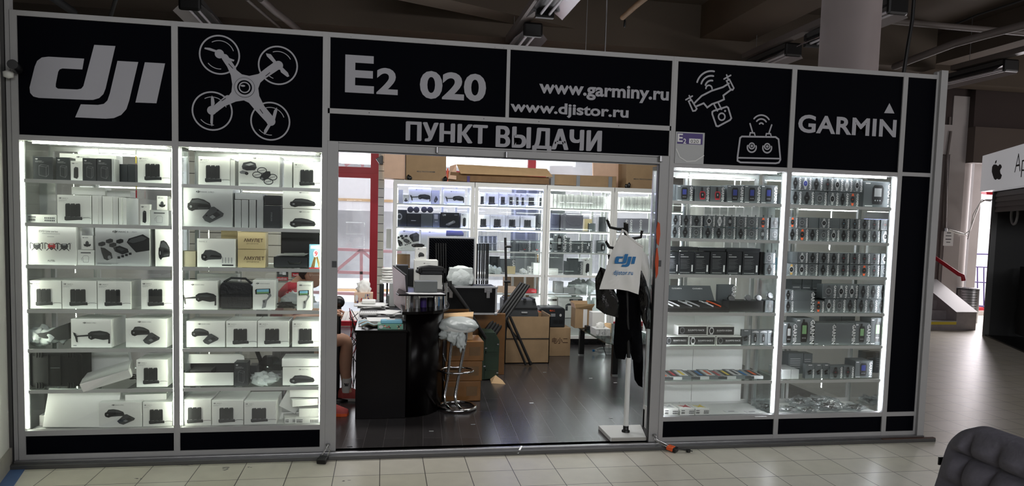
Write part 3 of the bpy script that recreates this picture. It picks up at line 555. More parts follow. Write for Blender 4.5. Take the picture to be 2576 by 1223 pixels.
def a_pad(A): a_name(A); [A.r('paper', .4+i*.1, .32+j*.12, .48+i*.1, .42+j*.12) for i in range(2) for j in range(2)]; A.r('paper', .05, .06, .35, .1)
def a_spec(A):                                     # back of a carton: lines of small print
    A.r('pale', .1, .86, .3, .885); A.r('pale', .1, .76, .62, .80)
    for i in range(13): A.r('ink3', .1, .66-i*.035, .72-.05*(i*7 % 5), .668-i*.035)
    A.r('paper', .82, .12, .92, .42); [A.r('pale', .1+i*.07, .06, .14+i*.07, .09) for i in range(9)]
def a_suunto(s, st='ink2', face='ink'):
    def f(A): A.r('ink', .02, .08, .98, .9); A.p(st, [(.1, .1), (.2, .1), (.22, .35), (.22, .65), (.2, .88), (.1, .88), (.08, .65), (.08, .35)]); A.e('ink3' if st == 'ink2' else 'paper', .15, .5, .085, .32, 16); A.e(face, .15, .5, .065, .25, 14); A.t('paper', s, .34, .44, .17, .56, bold=.02); A.r('ink3', .34, .34, .5, .37)
    return f
def a_can(A): A.p('pale', [(.1, .9), (.4, .96), (.6, .96), (.9, .9), (.9, .84), (.1, .84)]); A.p('black', [(.36, .2), (.64, .2), (.68, .65), (.58, .75), (.42, .75), (.32, .65)]); A.r('paper', .1, .05, .5, .1); A.r('pale', .46, .3, .54, .55)
def a_carded(A): A.r('paper', .3, .9, .7, .94); A.p('black', [(.2, .5), (.6, .62), (.7, .52), (.3, .36)]); A.p('black', [(.3, .35), (.65, .42), (.62, .3), (.3, .25)]); a_name(A, h=.6)
def a_lm(A): A.t('paper', 'LM', .12, .78, .12, bold=.02); A.p('ink3', [(.3, .25), (.7, .5), (.8, .45), (.8, .35), (.45, .15), (.3, .18)]); A.p('pale', [(.42, .3), (.66, .44), (.7, .38), (.48, .24)]); A.r('pale', .75, .84, .92, .87)
def a_rtx(A): A.r('ink', .45, .82, .98, .92); A.r('pale', .6, .85, .8, .89); A.p('ink2', [(.3, .35), (.3, .62), (.4, .7), (.62, .7), (.7, .62), (.7, .35), (.6, .35), (.6, .6), (.4, .6), (.4, .35)]); A.t('ink', 'Ti', .76, .3, .28, bold=.01)
# ================================================================ cartons
def carton(name, label, cat, x0, x1, z0, z1, y, d, m='whitebox', art=None, group=None, rz=0, parts=None):
    w_ = x1-x0; h = z1-z0; r = thing(name, label, cat, ((x0+x1)/2, y, z0), rz, group)
    g = G().box(-w_/2, w_/2, 0, d, 0, h, m); o = g.build('carton', r, world=False)
    if w_ > .09: b = o.modifiers.new('edge', 'BEVEL'); b.width = .0016; b.segments = 1
    if art: A = Art(w_, h); art(A); A.build(r)
    return r
SH = [1.895, 1.612, 1.336, 1.042, .779, .504, .2275]
ORD = ['first', 'second', 'third', 'fourth', 'fifth', 'sixth', 'seventh', 'eighth', 'ninth', 'tenth', 'eleventh', 'twelfth', 'thirteenth', 'fourteenth', 'fifteenth', 'sixteenth', 'seventeenth', 'eighteenth']
SN = ['top shelf', 'second shelf', 'third shelf', 'fourth shelf', 'fifth shelf', 'sixth shelf', 'bottom deck']
CN = {'A': 'first case', 'B': 'second case', 'C': 'third case', 'D': 'fourth case'}
def B(case, sh, desc, u0, u1, vt, art=None, m='whitebox', y=.085, d=.2, rz=0, z=None, group=None, name='product_box', cat='box', full=False):
    z0 = (SH[sh] if z is None else z)+.0005; a = at(u0, vt+25, y).x; b = at(u1, vt+25, y).x; t = at((u0+u1)/2, vt, y).z
    lab = desc if full else '%s, %s, %s' % (desc, SN[sh], CN[case])
    return carton(name, lab, cat, a, b, z0, t, y, d, m, art, group, rz)
KG = 'white battery kit boxes'
def case(cid, x0, x1, label, lm, bk, white_back=None, lowest=2.135):
    r = thing('display_case', label, 'display case', ((x0+x1)/2, .05, .05)); X0, X1 = x0+.002, x1-.002
    g = G(); g.box(X0, X1, .047, .44, .19, .2265, 'white'); g.box(X0, X1, .047, .44, 2.145, 2.175, 'wallgrey'); g.box(X0, X1, .40, .44, .045, .19, 'alu')
    g.box(X0, X0+.02, .05, .43, .045, .19, 'white'); g.box(X1-.02, X1, .05, .43, .045, .19, 'white'); g.build('cabinet_body', r)
    g = G()
    for x in (X0, X1-.028): g.box(x, x+.028, .412, .44, .2265, 2.145, 'alu_lit')
    xm = X0+(X1-X0)*.3; g.box(xm, xm+.02, .42, .44, .2265, 2.145, 'alu_lit'); g.box(xm+.028, xm+.048, .405, .42, .2265, 2.145, 'alu_lit')
    for z in (.2265, 2.11): g.box(X0+.028, X1-.028, .41, .435, z, z+.03, 'alu_lit')
    for x in (X0, X1-.007): g.box(x, x+.007, .047, .062, .2265, 2.145, 'alu_lit')
    for k in range(4): g.box(X0+.028, X1-.028, .05+k*.09, .05+k*.09+.035, 2.139, 2.145, 'alu_lit')
    g.build('frame', r)
    G().box(x0+.001, x1-.001, .024, .029, .24, 2.141, 'glass_clear').build('front_glass', r)
    for x in (X0+.006, X1-.01): G().box(x, x+.004, .064, .41, .2265, 2.145, 'glass_door').build('side_glass', r)
    for i, (a, b) in enumerate(((X0+.03, xm+.01), (xm, X1-.03))): G().box(a, b, .424+.008*(i-1), .428+.008*(i-1), .256, 2.11, 'glass_door').build('sliding_door', r)
    for i, z in enumerate(SH[:6]):
        s = G().box(X0+.012, X1-.012, .036, .405, z-.009, z, 'glass_shelf').build('shelf', r)
        G().box(X0+.008, X1-.008, .030, .037, z-.022, z+.002, 'alu_lit').build('shelf_edge', s)
        G().box(X0+.05, X1-.05, .039, .043, z-.017, z-.012, 'led_under').build('light_strip', r)
    for x in (X0+.0055, X1-.0085): G().box(x, x+.003, .031, .036, .25, 2.13, lm).build('light_strip', r)
    G().box(X0+.05, X1-.05, .06, .066, 2.128, 2.134, lm).build('light_strip', r)
    for z in (2.095, 1.868, 1.585): G().box(xm+.06 if z < 2 else X0+.2, X1-.06, .385, .391, z, z+.007, bk).build('light_strip', r)
    if white_back:
        for a, b in white_back: G().box(a, b, .399, .404, .25, 1.03, 'white').build('back_board', r)
    return r
case('A', 0, .9194, 'tall glass display case at the wall end full of white drone boxes', 'led_warm', 'led_back')
case('B', .9588, 1.8856, 'tall glass display case just beside the doorway with the man behind it', 'led_warm', 'led_back')
case('C', 4.4434, 5.3676, 'tall glass display case beside the coat rack with watches and white back boards', 'led_cool', 'led_back', ((4.47, 4.845), (4.85, 5.29)))
case('D', 5.4074, 6.3241, 'tall glass display case nearest the passage, rows of small dark watch boxes', 'led_cool', 'led_back')
# ---- case A
kit = a_kit
B('A', 0, 'leaning black battery box with side face showing', 84, 132, 394, a_blackbat, 'blackbox', rz=.12, d=.1)
B('A', 0, 'black battery box behind a small white one', 141, 176, 396, a_blackbat, 'blackbox', y=.1, d=.09)
B('A', 0, 'small white battery box between black battery boxes', 178, 207, 405, a_bat1, y=.08, d=.015)
B('A', 0, 'black battery box, left of a touching black pair', 208, 242, 398, a_blackbat, 'blackbox', d=.09)
B('A', 0, 'black battery box, right of a touching black pair', 244, 279, 399, a_blackbat, 'blackbox', d=.1)
B('A', 0, 'thin grey carton beside the black battery pair', 281, 287, 400, None, 'pale', d=.1)
B('A', 0, 'large white drone box behind the black battery boxes', 150, 292, 388, a_combo, y=.25, d=.13)
for i, (a, b) in enumerate(((298, 321), (322, 340))): B('A', 0, '%s plain dark box behind, beside the striped tape' % ('wider', 'narrower')[i], a, b, 413, None, 'blackbox', y=.2, d=.15)
B('A', 0, 'white battery kit box with three black batteries', 346, 428, 392, kit, d=.22, group=KG)
B('A', 1, 'flat white carton with barcode lying down', 68, 143, 540, a_bars, y=.12, d=.2)
B('A', 1, 'flat white carton with barcode against the wall end', 59, 65, 540, None, y=.12, d=.2)
B('A', 1, 'white battery kit box beside a row of white spines', 144, 229, 491, kit, d=.24, group=KG)
for i, (a, b, v) in enumerate(((232, 246, 492), (247, 256, 492), (258, 282, 494), (284, 297, 495), (299, 307, 497), (309, 318, 498))):
    B('A', 1, '%s white slim carton of six on edge beside the battery kit' % ORD[i], a, b, v, None, y=.09+.01*(i % 2), d=.24, group='white slim cartons on edge')
B('A', 1, 'long flat white carton lying on the row of slim cartons', 180, 264, 471, None, y=.2, d=.12, z=at(220, 491, .2).z)
B('A', 1, 'short flat cream carton lying behind the slim cartons', 266, 328, 480, None, 'artwhite', y=.24, d=.1, z=at(300, 496, .24).z)
B('A', 1, 'small white battery box with one black battery', 353, 376, 514, a_bat1, y=.08, d=.06)
B('A', 1, 'low grey box wrapped in film under a small white box', 378, 424, 529, a_outline, 'pale', y=.09, d=.2)
B('A', 1, 'small white camera box standing on a wrapped grey box', 395, 421, 493, a_filter, y=.1, d=.08, z=at(400, 528.5, .1).z)
B('A', 1, 'white carton with barcode at the mullion end', 425, 433, 500, None, y=.15, d=.1)
B('A', 1, 'tall white sheets of card hanging behind the left boxes', 84, 140, 458, None, 'artwhite', y=.36, d=.02, name='card_sheet', cat='card')
B('A', 2, 'large white drone box with two grey and one red drone', 66, 191, 570, a_evo, y=.07, d=.3)
B('A', 2, 'narrow white carton edge behind the small lens box', 192, 206, 573, None, y=.14, d=.2)
B('A', 2, 'low white box with an outline drawing under the lens box', 195, 237, 629, a_outline, y=.085, d=.1)
B('A', 2, 'small white lens box standing on a low white box', 205, 234, 593, a_filter, y=.09, d=.07, z=at(216, 628, .09).z)
B('A', 2, 'large grey kit box picturing drone, batteries and bag', 239, 376, 573, a_accessory, 'pale', y=.07, d=.3)
B('A', 2, 'white box with an upright folded drone picture', 390, 432, 573, lambda A: a_folded(A, .2, .15, .7), y=.085, d=.3)
for i, (a, b, v) in enumerate(((72, 154, 706), (156, 243, 707), (245, 329, 708), (355, 433, 706))):
    B('A', 3, 'white battery kit box, %s from the wall end' % ORD[i], a, b, v, kit, d=.24, group=KG)
B('A', 3, 'long white carton lying behind the battery kits', 183, 300, 700, None, y=.34, d=.05)
B('A', 4, 'white drone box with one arm stretched out in the picture', 177, 281, 803, a_side, rz=-.06, d=.24)
B('A', 4, 'white box with drone and remote picture at the mullion end', 315, 420, 802, a_combo, rz=-.05, d=.24)
B('A', 5, 'white battery kit box at the mullion end', 343, 421, 905, kit, d=.25, group=KG)
B('A', 6, 'white box with drone and remote picture wrapped in film', 249, 357, 1012, a_combo, d=.28)
B('A', 6, 'white battery kit box at the mullion end', 359, 433, 1012, kit, d=.28, group=KG)
B('A', 6, 'flat open white carton lying on top of two boxes', 316, 418, 992, None, y=.14, d=.2, z=at(360, 1008, .14).z, rz=.1)
B('A', 6, 'small low white carton behind the big tilted lid', 99, 140, 1045, None, y=.16, d=.15)
def tiltbox(name, label, cat, c, sx, sy, sz, m, rot, group=None):
    r = thing(name, label, cat, c, 0, group); r.rotation_euler = rot
    G().box(-sx/2, sx/2, -sy/2, sy/2, 0, sz, m).build('carton', r, world=False, bev=.002)
    G().box(-sx/2+.004, sx/2-.004, -sy/2+.004, sy/2-.004, sz, sz+.0015, 'artwhite').build('lid_face', r, world=False); return r
p = at(208, 1076, .13); tiltbox('product_box', 'big white carton tilted back on the bottom deck of the first case', 'box', (p.x, .10, p.z+.01), .45, .05, .26, 'whitebox', (-.35, .04, .05))
p = at(278, 968, .13); tiltbox('product_box', 'white flat carton leaning askew beside the hard case, first case', 'box', (p.x, .12, p.z+.04), .31, .17, .06, 'whitebox', (.25, -.3, .1))
p = at(280, 940, .3); tiltbox('product_box', 'white carton lid standing behind the askew flat carton, first case', 'box', (p.x, .3, SH[5]+.06), .28, .05, .19, 'artwhite', (-.15, -.2, 0))
p = at(88, 1040, .16); tiltbox('product_box', 'white carton leaning in the wall corner, bottom deck, first case', 'box', (.12, .2, .27), .12, .05, .2, 'whitebox', (-.2, .35, 0))
# black hard case
def hardcase(label, u0, u1, vt, sh):
    a = at(u0, 930, .09).x; b = at(u1, 930, .09).x; z0 = SH[sh]+.001; z1 = at((u0+u1)/2, vt, .09).z; r = thing('hard_case', label, 'case', ((a+b)/2, .09, z0)); h = z1-z0; m_ = (a+b)/2
    g = G(); g.prism([(a, z0+.03), (a+.02, z0+.008), (b-.02, z0+.008), (b, z0+.03), (b, z1-.03), (b-.02, z1-.01), (a+.02, z1-.01), (a, z1-.03)], .09, .25, 'caseblack'); g.build('shell', r, bev=.008)
    g = G(); g.prism([(a+.03, z0+.03), (b-.03, z0+.03), (b-.03, z1-.03), (a+.03, z1-.03)], .083, .095, 'caseblack')
    for x in (m_-.045, m_+.03): g.box(x, x+.006, .078, .09, z0+.02, z1-.02, 'caseblack')
    g.box(m_-.03, m_+.03, .079, .085, z0+h*.55, z0+h*.56, 'ink3'); g.build('front_ribs', r, bev=.002)
    for x in (a+.05, b-.09):
        for z in (z0, z1-.04):
            g = G(); [g.box(x+k*.016, x+.01+k*.016, .074, .1, z, z+.04, 'caseblack') for k in range(3)]; g.build('latch', r, bev=.002)
    g = G(); g.tube([(m_-.07, .12, z1-.012), (m_-.065, .12, z1+.006), (m_+.065, .12, z1+.006), (m_+.07, .12, z1-.012)], .006, 'rubber'); g.build('handle', r)
hardcase('black hard plastic case with ribbed latches on the sixth shelf, first case', 71, 208, 884, 5)
def crumple(name, label, cat, c, rx, ry, rz, m, n=5, seed=1, group=None, part='fold'):
    r = thing(name, label, cat, c, 0, group); rnd = random.Random(seed); g = G()
    for i in range(n): g.blob((c[0]+rnd.uniform(-.6, .6)*rx, c[1]+rnd.uniform(-.5, .5)*ry, c[2]+rz*.35+rnd.uniform(0, .4)*rz), rx*rnd.uniform(.4, .6), ry*.5, rz*rnd.uniform(.4, .6), m, .25, 3, seed*10+i)
    g.build(part, r); return r
p = at(124, 872, .2); crumple('bubble_wrap', 'clump of clear bubble wrap under a black fin, fifth shelf, first case', 'packing', (p.x, .2, SH[4]+.002), .12, .1, .1, 'plasticbag', 6, 3)
g = G(); q = [(84, 842), (120, 835), (150, 820), (174, 812), (176, 853), (150, 856), (110, 851)]; g.prism([(at(u, v, .12).x, at(u, v, .12).z) for u, v in q], .11, .16, 'ink'); tag(g.build('foam_wing', bev=.004), 'dark grey fin-shaped cover lying on bubble wrap, first case', 'cover')
g = G(); rnd = random.Random(4); p = at(335, 965, .3); g.tube([(p.x+.03*math.cos(k)*rnd.uniform(.6, 1), .3+.03*math.sin(k), SH[5]+.008+k*.002) for k in range(16)], .004, 'black', 6); tag(g.build('charging_cable'), 'coiled black cable behind the battery kit on the sixth shelf, first case', 'cable')
g = G(); x = at(343, 500, .33).x
for k in range(9): g.box(x-.004, x+.004, .33, .333, 1.62+k*.06, 1.62+k*.06+.055, ('red', 'yellow', 'paper')[k % 3])
tag(g.build('striped_tape'), 'vertical red and yellow striped tape at the back of the first case', 'tape')
# ---- case B
B('B', 0, 'white battery kit box in front of a white carton', 499, 578, 395, kit, d=.18, group=KG)
B('B', 0, 'white carton side beside the battery kit', 580, 591, 403, None, y=.1, d=.2)
B('B', 0, 'large white box with goggles and ring-guarded drone picture', 600, 702, 390, a_avata, y=.08, d=.25)
B('B', 0, 'narrow white carton between two printed boxes', 715, 735, 406, None, y=.1, d=.2)
B('B', 0, 'white battery kit box next to the doorway', 738, 811, 408, kit, d=.2, group=KG)
B('B', 1, 'large grey box with drone and remote picture in film', 454, 584, 472, a_combo, 'pale', y=.075, d=.28)
for i, a in enumerate((590, 608, 627, 646)): B('B', 1, '%s of four slim grey upright boxes' % ORD[i], a, a+16.5, 503, None, 'pale', y=.1, d=.2, group='slim grey upright boxes')
B('B', 1, 'flat white box lying on four slim upright boxes', 591, 662, 486, None, 'pale', y=.1, d=.2, z=at(620, 502.5, .1).z)
B('B', 1, 'tall black box with small vertical grey word', 663, 706, 517, a_star, 'blackbox', y=.08, d=.2)
B('B', 1, 'flat black box lying on the tall black box', 665, 707, 492, None, 'black', y=.09, d=.2, z=at(685, 516, .09).z)
B('B', 1, 'white folded-drone box, lower of a wrapped pair', 711, 810, 527, a_fold, y=.075, d=.25)
B('B', 1, 'white folded-drone box, upper of a wrapped pair', 711, 810, 479, a_fold, y=.075, d=.25, z=at(760, 525.5, .075).z)
B('B', 2, 'small plain olive-brown box', 460, 492, 632, None, 'olive', y=.09, d=.1)
B('B', 2, 'white box with grey folded drone seen from above', 496, 592, 601, lambda A: (a_folded(A, .1, .2, .55, 'ink2'), A.t('ink3', 'MAVIC 3', .05, .87, .05), A.r('ink', .65, .05, .95, .1), [A.r('pale', .65+i*.08, .15, .68+i*.08, .35) for i in range(4)]), y=.08, d=.1)
B('B', 2, 'tan carton with ornate Cyrillic name, lower of the stack', 598, 667, 628, a_amulet, 'amber', y=.09, d=.14)
B('B', 2, 'tan carton with ornate Cyrillic name, upper of the stack', 598, 667, 584, a_amulet, 'amber', y=.09, d=.14, z=at(632, 627, .09).z)
B('B', 2, 'tan carton half hidden behind the drone box', 556, 597, 580, lambda A: A.t('brownink', 'АМУ', .35, .3, .2, bold=.02), 'amber', y=.24, d=.14)
B('B', 2, 'clear packet with black and orange ribbon', 778, 810, 615, a_ribbon, 'skyblue', y=.07, d=.02, name='ribbon_packet', cat='packet')
# open black tool case
a = at(688, 655, .1).x; b = at(776, 655, .1).x; z0 = SH[2]+.001; z1 = at(730, 646, .1).z
r = thing('open_case', 'open black hard case with papers on it, third shelf of the second case', 'case', ((a+b)/2, .1, z0))
G().box(a, b, .1, .3, z0, z1, 'blackbox').build('base', r, bev=.008); g = G()
g.tube([(a+.1, .1, z0+.045), (a+.11, .075, z0+.035), (b-.06, .075, z0+.035), (b-.05, .1, z0+.045)], .005, 'rubber'); g.build('handle', r)
q = at(707, 581, .31), at(810, 643, .31); G().box(q[0].x, q[1].x, .30, .33, q[1].z-.05, q[0].z, 'black').build('lid', r, bev=.006)
g = G(); g.add([(a+.01, .12, z1+.004), (b-.03, .11, z1+.006), (b-.01, .22, z1+.02), (a+.03, .24, z1+.015)], [(0, 1, 2, 3)], 'paper'); g.add([(a+.03, .11, z1+.008), (b-.01, .12, z1+.014), (b-.04, .2, z1+.024), (a+.06, .2, z1+.02)], [(0, 1, 2, 3)], 'artwhite')
tag(g.build('paper_sheets'), 'loose white papers on the open black case, second case', 'paper')
B('B', 3, 'white drone box with stretched arm picture, wrapped, in front', 452, 547, 707, a_side, y=.075, d=.1)
B('B', 3, 'white carton lying behind the wrapped drone box', 495, 598, 690, None, 'artwhite', y=.28, d=.1)
B('B', 3, 'tall white phone gimbal box beside the leather bag', 636, 692, 705, a_osmo, d=.15)
B('B', 3, 'narrow white phone gimbal box near the doorway', 747, 785, 710, a_osmo, y=.075, d=.1)
p = at(594, 742, .1); r = thing('shoulder_bag', 'black leather shoulder bag on the fourth shelf, second case', 'bag', (p.x, .1, SH[3]+.001))
g = G(); a = at(553, 740, .1).x; b = at(635, 740, .1).x; z1 = at(594, 711, .1).z; z0 = SH[3]+.001
g.prism([(a+.004, z0), (b-.004, z0), (b, z0+.06), (b-.006, z1-.03), (b-.02, z1-.008), (a+.02, z1), (a+.004, z1-.03), (a-.003, z0+.05)], .1, .24, 'leather'); g.build('body', r, bev=.012)
G().prism([(a+.002, z1-.085), (b-.002, z1-.08), (b-.004, z1-.02), (b-.02, z1-.004), (a+.02, z1+.003), (a+.004, z1-.02)], .092, .1, 'leather').build('flap', r, bev=.004)
G().tube([(a+.02, .14, z1), (a+.06, .18, z1+.025), (b-.06, .18, z1+.022), (b-.015, .16, z1-.01)], .008, 'leather').build('strap', r)
g = G(); rnd = random.Random(5); p = at(722, 768, .14)
for k in range(6): g.tube([(p.x+rnd.uniform(-.06, .06), .14+rnd.uniform(-.05, .05), SH[3]+.012+.006*k) for _ in range(6)], .006, 'black', 6)
tag(g.build('cable_bundle'), 'tangle of black cables between the two gimbal boxes, second case', 'cable')
p = at(722, 755, .25); crumple('plastic_bag', 'crumpled white plastic bag behind the gimbal boxes, second case', 'bag', (p.x+.1, .3, SH[3]+.002), .16, .08, .1, 'plasticbag', 5, 8)
B('B', 4, 'white box with drone and remote picture wrapped in film', 469, 566, 808, a_combo, d=.24)
for i, (a, b) in enumerate(((569, 646), (648, 727), (735, 807))): B('B', 4, 'white battery kit box, %s from the film-wrapped box' % ORD[i], a, b, 808, kit, d=.24, group=KG)
# open white carton with raised lid
a = at(461, 950, .09).x; b = at(589, 950, .09).x; z0 = SH[5]+.001; z1 = at(520, 938, .09).z; r = thing('open_carton', 'open white carton with raised lid on the sixth shelf, second case', 'box', ((a+b)/2, .09, z0))
g = G(); g.box(a, b, .09, .094, z0, z1, 'whitebox'); g.box(a, b, .28, .284, z0, z1+.04, 'ink'); g.box(a, a+.004, .09, .284, z0, z1, 'whitebox'); g.box(b-.004, b, .09, .284, z0, z1, 'whitebox'); g.box(a, b, .09, .284, z0, z0+.003, 'ink2'); g.build('tray', r)
z2 = at(530, 914, .2).z; z3 = at(530, 886, .28).z
g = G(); g.prism([(a-.005, z2), (b+.035, z2), (b+.05, z2+.02), (b+.045, z3-.015), (b+.02, z3), (a+.01, z3)], .2, .206, 'whitebox'); o = g.build('lid', r)
g = G(); g.box(a+.03, a+.18, .12, .26, z1-.03, z1+.015, 'ink'); g.build('drone_inside', r, bev=.008)
B('B', 5, 'black battery box standing beside the open white carton', 589, 623, 912, a_blackbat, 'blackbox', y=.08, d=.1)
B('B', 5, 'dark box behind the black battery box', 628, 646, 920, None, 'blackbox', y=.2, d=.1)
B('B', 5, 'white folded-drone box wrapped in film near the doorway', 711, 807, 924, a_fold, d=.22)
B('B', 5, 'white carton with shaped lid stacked on the wrapped drone box', 709, 806, 903, None, 'white', y=.09, d=.2, z=at(760, 922.5, .09).z)
p = at(675, 965, .15); crumple('plastic_bag', 'crumpled clear bags beside the black battery box, sixth shelf, second case', 'bag', (p.x, .15, SH[5]+.002), .11, .08, .07, 'plasticbag', 6, 9)
for i, (a, b, v) in enumerate(((454, 531, 1005), (533, 612, 1007), (614, 695, 1009))): B('B', 6, 'white battery kit box, %s from the mullion' % ORD[i], a, b, v, kit, y=.075, d=.28, group=KG)
for i, (a, b, v, zb, dy, rz, s) in enumerate(((742, 806, 1052, 1067, .08, 0, 'thin white carton lying lowest'), (716, 750, 1052, 1068, .1, .2, 'small white printed box'), (752, 806, 1028, 1050, .12, 0, 'white carton above the thin one'), (735, 800, 1005, 1022, .1, .25, 'white carton holding a phone'), (728, 804, 980, 1000, .12, -.1, 'topmost white carton'))):
    B('B', 6, s+' in the pile by the doorway', a, b, v, a_bars if i < 2 else None, y=dy, d=.14, rz=rz, z=None if i < 2 else at((a+b)/2, zb, dy).z, group='white cartons piled by the doorway')
p = at(722, 1000, .2); tiltbox('product_box', 'white carton tilted beside the pile on the bottom deck, second case', 'box', (p.x, .22, .3), .13, .06, .18, 'whitebox', (0, .5, 0))
# ---- case C: watches
WG = 'small grey watch boxes'
c1 = lambda x: 1640+.26163*x
c2 = lambda x: 1960+.26163*x
def wrow(cs, sh, edges, kinds, vt, zb, rowname, y=.07, fx=c1, d=.085, skipn=0):
    z0 = SH[sh] if zb is None else at(1800 if cs == 'C' else 2100, zb, y).z
    t = at(1800 if cs == 'C' else 2100, vt, y).z
    for i, ((a, b), k) in enumerate(zip(edges, kinds)):
        if k == '-': continue
        x0 = at(fx(a), vt+14, y).x+.001; x1 = at(fx(b), vt+14, y).x-.001
        lab = '%s watch box in the %s, %s, %s' % (ORD[i], rowname, SN[sh], CN[cs])
        carton('watch_box', lab, 'box', x0, x1, z0+.0005, t, y+.004*((i*7) % 3), d, 'watchbox', W.get(k, a_blank) if k != 'x' else None, WG)
for a, b, k, s in ((238, 395, 0, 'first hand-held satnav box with blue screen'), (412, 553, 1, 'box picturing a red locator, nearer the first satnav box'), (560, 695, 1, 'box picturing a red locator, beside the second satnav box'), (722, 883, 0, 'second hand-held satnav box with blue screen'), (888, 1045, 0, 'third hand-held satnav box with blue screen'), (1048, 1205, 0, 'fourth hand-held satnav box with blue screen')):
    B('C', 0, s, c1(a), c1(b), 466 if k == 0 else 468, a_inreach if k else a_gps(), 'watchbox', y=.07, d=.13, group='grey hand-held device boxes')
B('C', 0, 'dark box edge before the first satnav box', c1(200), c1(234), 464, None, 'watchbox', y=.1, d=.1); B('C', 0, 'small plain grey box at the mullion', c1(1208), c1(1268), 487, None, 'watchbox', y=.09, d=.08)
e1 = [(185, 280), (285, 388), (388, 495), (505, 610), (612, 710), (712, 815), (817, 912), (915, 1028), (1030, 1135), (1142, 1250)]
e0 = [(178, 272), (275, 383), (385, 488), (492, 597), (599, 705), (708, 810), (812, 910), (912, 1025), (1027, 1130), (1132, 1250)]
wrow('C', 1, e0, 'kklkklkltl', 572, None, 'lower row'); wrow('C', 1, e1, 'kkkgwtllok', 543, 571, 'upper row')
for i, (a, b) in enumerate(((162, 252), (258, 405), (410, 550), (566, 712), (722, 865), (872, 1028))): B('C', 2, '%s tall black box of six with grey small print' % ORD[i], c1(a), c1(b), 634, a_spec, 'blackbox', y=.08, d=.14, group='tall black boxes with small print')
for i, (a, b) in enumerate(((175, 440), (444, 700), (715, 1040))): B('C', 2, '%s long flat dark box lying on the tall black boxes' % ORD[i], c1(a), c1(b), 621+i*2, None, 'blackbox', y=.1, d=.14, z=at(1800, 633, .1).z, group='long flat dark boxes')
B('C', 2, 'plain black box edge beside the two watch boxes', c1(1040), c1(1080), 634, None, 'black', y=.09, d=.14)
wrow('C', 2, [(1086, 1188)], 'k', 662, None, 'lower stack at the mullion'); wrow('C', 2, [(1086, 1188)], 'l', 633, 661, 'upper stack at the mullion')
c3 = lambda x: 1640+.3434*x
# gift sets with raised lids
for i, (a, b, la, lb, st) in enumerate(((112, 245, 112, 262, 'paper'), (240, 398, 262, 320, 'pale'), (395, 556, 300, 470, 'orange'))):
    x0 = at(c3(a), 780, .08).x; x1 = at(c3(b), 780, .08).x; z0 = SH[3]+.001; r = thing('watch_gift_set', 'open black watch gift set with %s straps, fourth shelf of the third case' % ('white', 'steel', 'orange')[i], 'box', ((x0+x1)/2, .08, z0), group='open watch gift sets')
    g = G(); vs = [(x0, .06, z0+.03), (x1, .06, z0+.03), (x1-.05, .21, z0+.075), (x0-.05, .21, z0+.075)]; g.add(vs+[(x0, .06, z0), (x1, .06, z0), (x1-.05, .21, z0), (x0-.05, .21, z0)], [(0, 1, 2, 3), (4, 5, 1, 0), (5, 6, 2, 1), (6, 7, 3, 2), (7, 4, 0, 3), (7, 6, 5, 4)], 'black'); g.build('tray', r)
    g = G(); f = lambda s, t, h=.003: (x0+(x1-x0)*s-.05*t, .06+.15*t, z0+.03+.045*t+h)
    for s0 in (.28, .62): g.tube([f(s0-.1, .85, .006), f(s0, .5, .008), f(s0+.1, .15, .006)], .007, st if s0 > .5 or st == 'paper' else 'silver', 6)
    q = f(.3, .55, .01); g.lathe(q, [(.018, -.004), (.02, .003), (.012, .006), (0, .006)], 'silver', 14); g.build('watch_and_strap', r)
    g = G(); w0 = x0-.05; w1 = x1-.05; g.add([(w0, .212, z0+.075), (w1, .212, z0+.075), (w1-.02, .26, z0+.19), (w0-.02, .26, z0+.19), (w0, .222, z0+.072), (w1, .222, z0+.072), (w1-.02, .27, z0+.187), (w0-.02, .27, z0+.187)], [(0, 1, 2, 3), (7, 6, 5, 4), (0, 3, 7, 4), (1, 5, 6, 2), (3, 2, 6, 7)], 'watchbox')
    o = g.build('lid', r); vs_, fs_, asp = text('GARMIN', .02, 0); g = G(); g.add([(w0+.02+v[0]*.085-.016, .209+.046*(.75+v[1]*.1), z0+.075+.115*(.75+v[1]*.1)) for v in vs_], fs_, 'paper'); g.build('lettering', r)
B('C', 3, 'tilted dark lid with vertical white lettering behind the stands', c3(480), c3(600), 716, a_blank, 'watchbox', y=.25, d=.03)
B('C', 3, 'long low black display block under the standing watches', c3(566), c3(826), 757, None, 'black', y=.09, d=.12, name='display_block', cat='stand')
def standwatch(u, v, label, strap='black', s=.027, y=.13):
    p = at(u, v, y); r = thing('wrist_watch', label, 'watch', (p.x, y, p.z-.03)); g = G()
    g.tube([(p.x-.005, y-.015, p.z-.03), (p.x-.012, y+.02, p.z-.018), (p.x-.006, y+.045, p.z), (p.x+.006, y+.04, p.z+.018), (p.x, y+.004, p.z+.02)], [.007, .010, .009, .010, .007], strap, 8); g.build('strap', r)
    g = G(); R_ = Matrix.Rotation(-.9, 3, 'X'); b = G().lathe((0, 0, 0), [(0, -.006), (s*.9, -.006), (s, 0), (s*.95, .006), (s*.8, .008)], 'steel', 18).lathe((0, 0, 0), [(s*.8, .007), (0, .0075)], 'black', 18)
    g.v = [tuple(Matrix.Rotation(math.radians(65), 3, 'X')@Vector(q)+Vector((p.x, y-.004, p.z))) for q in b.v]; g.f = b.f; g.mi = b.mi; g.ms = b.ms; g.sm = b.sm; g.build('dial', r)
for u, v, s, st in ((1840, 752, 'black watch lying on the display block, first of the four', 'black'), (1882, 750, 'watch with white strap on the display block, third case', 'paper'), (1908, 750, 'steel watch with light strap on the display block, third case', 'pale'), (1937, 744, 'large pale watch standing on the small box by the mullion, third case', 'silver')): standwatch(u, v, s, st)
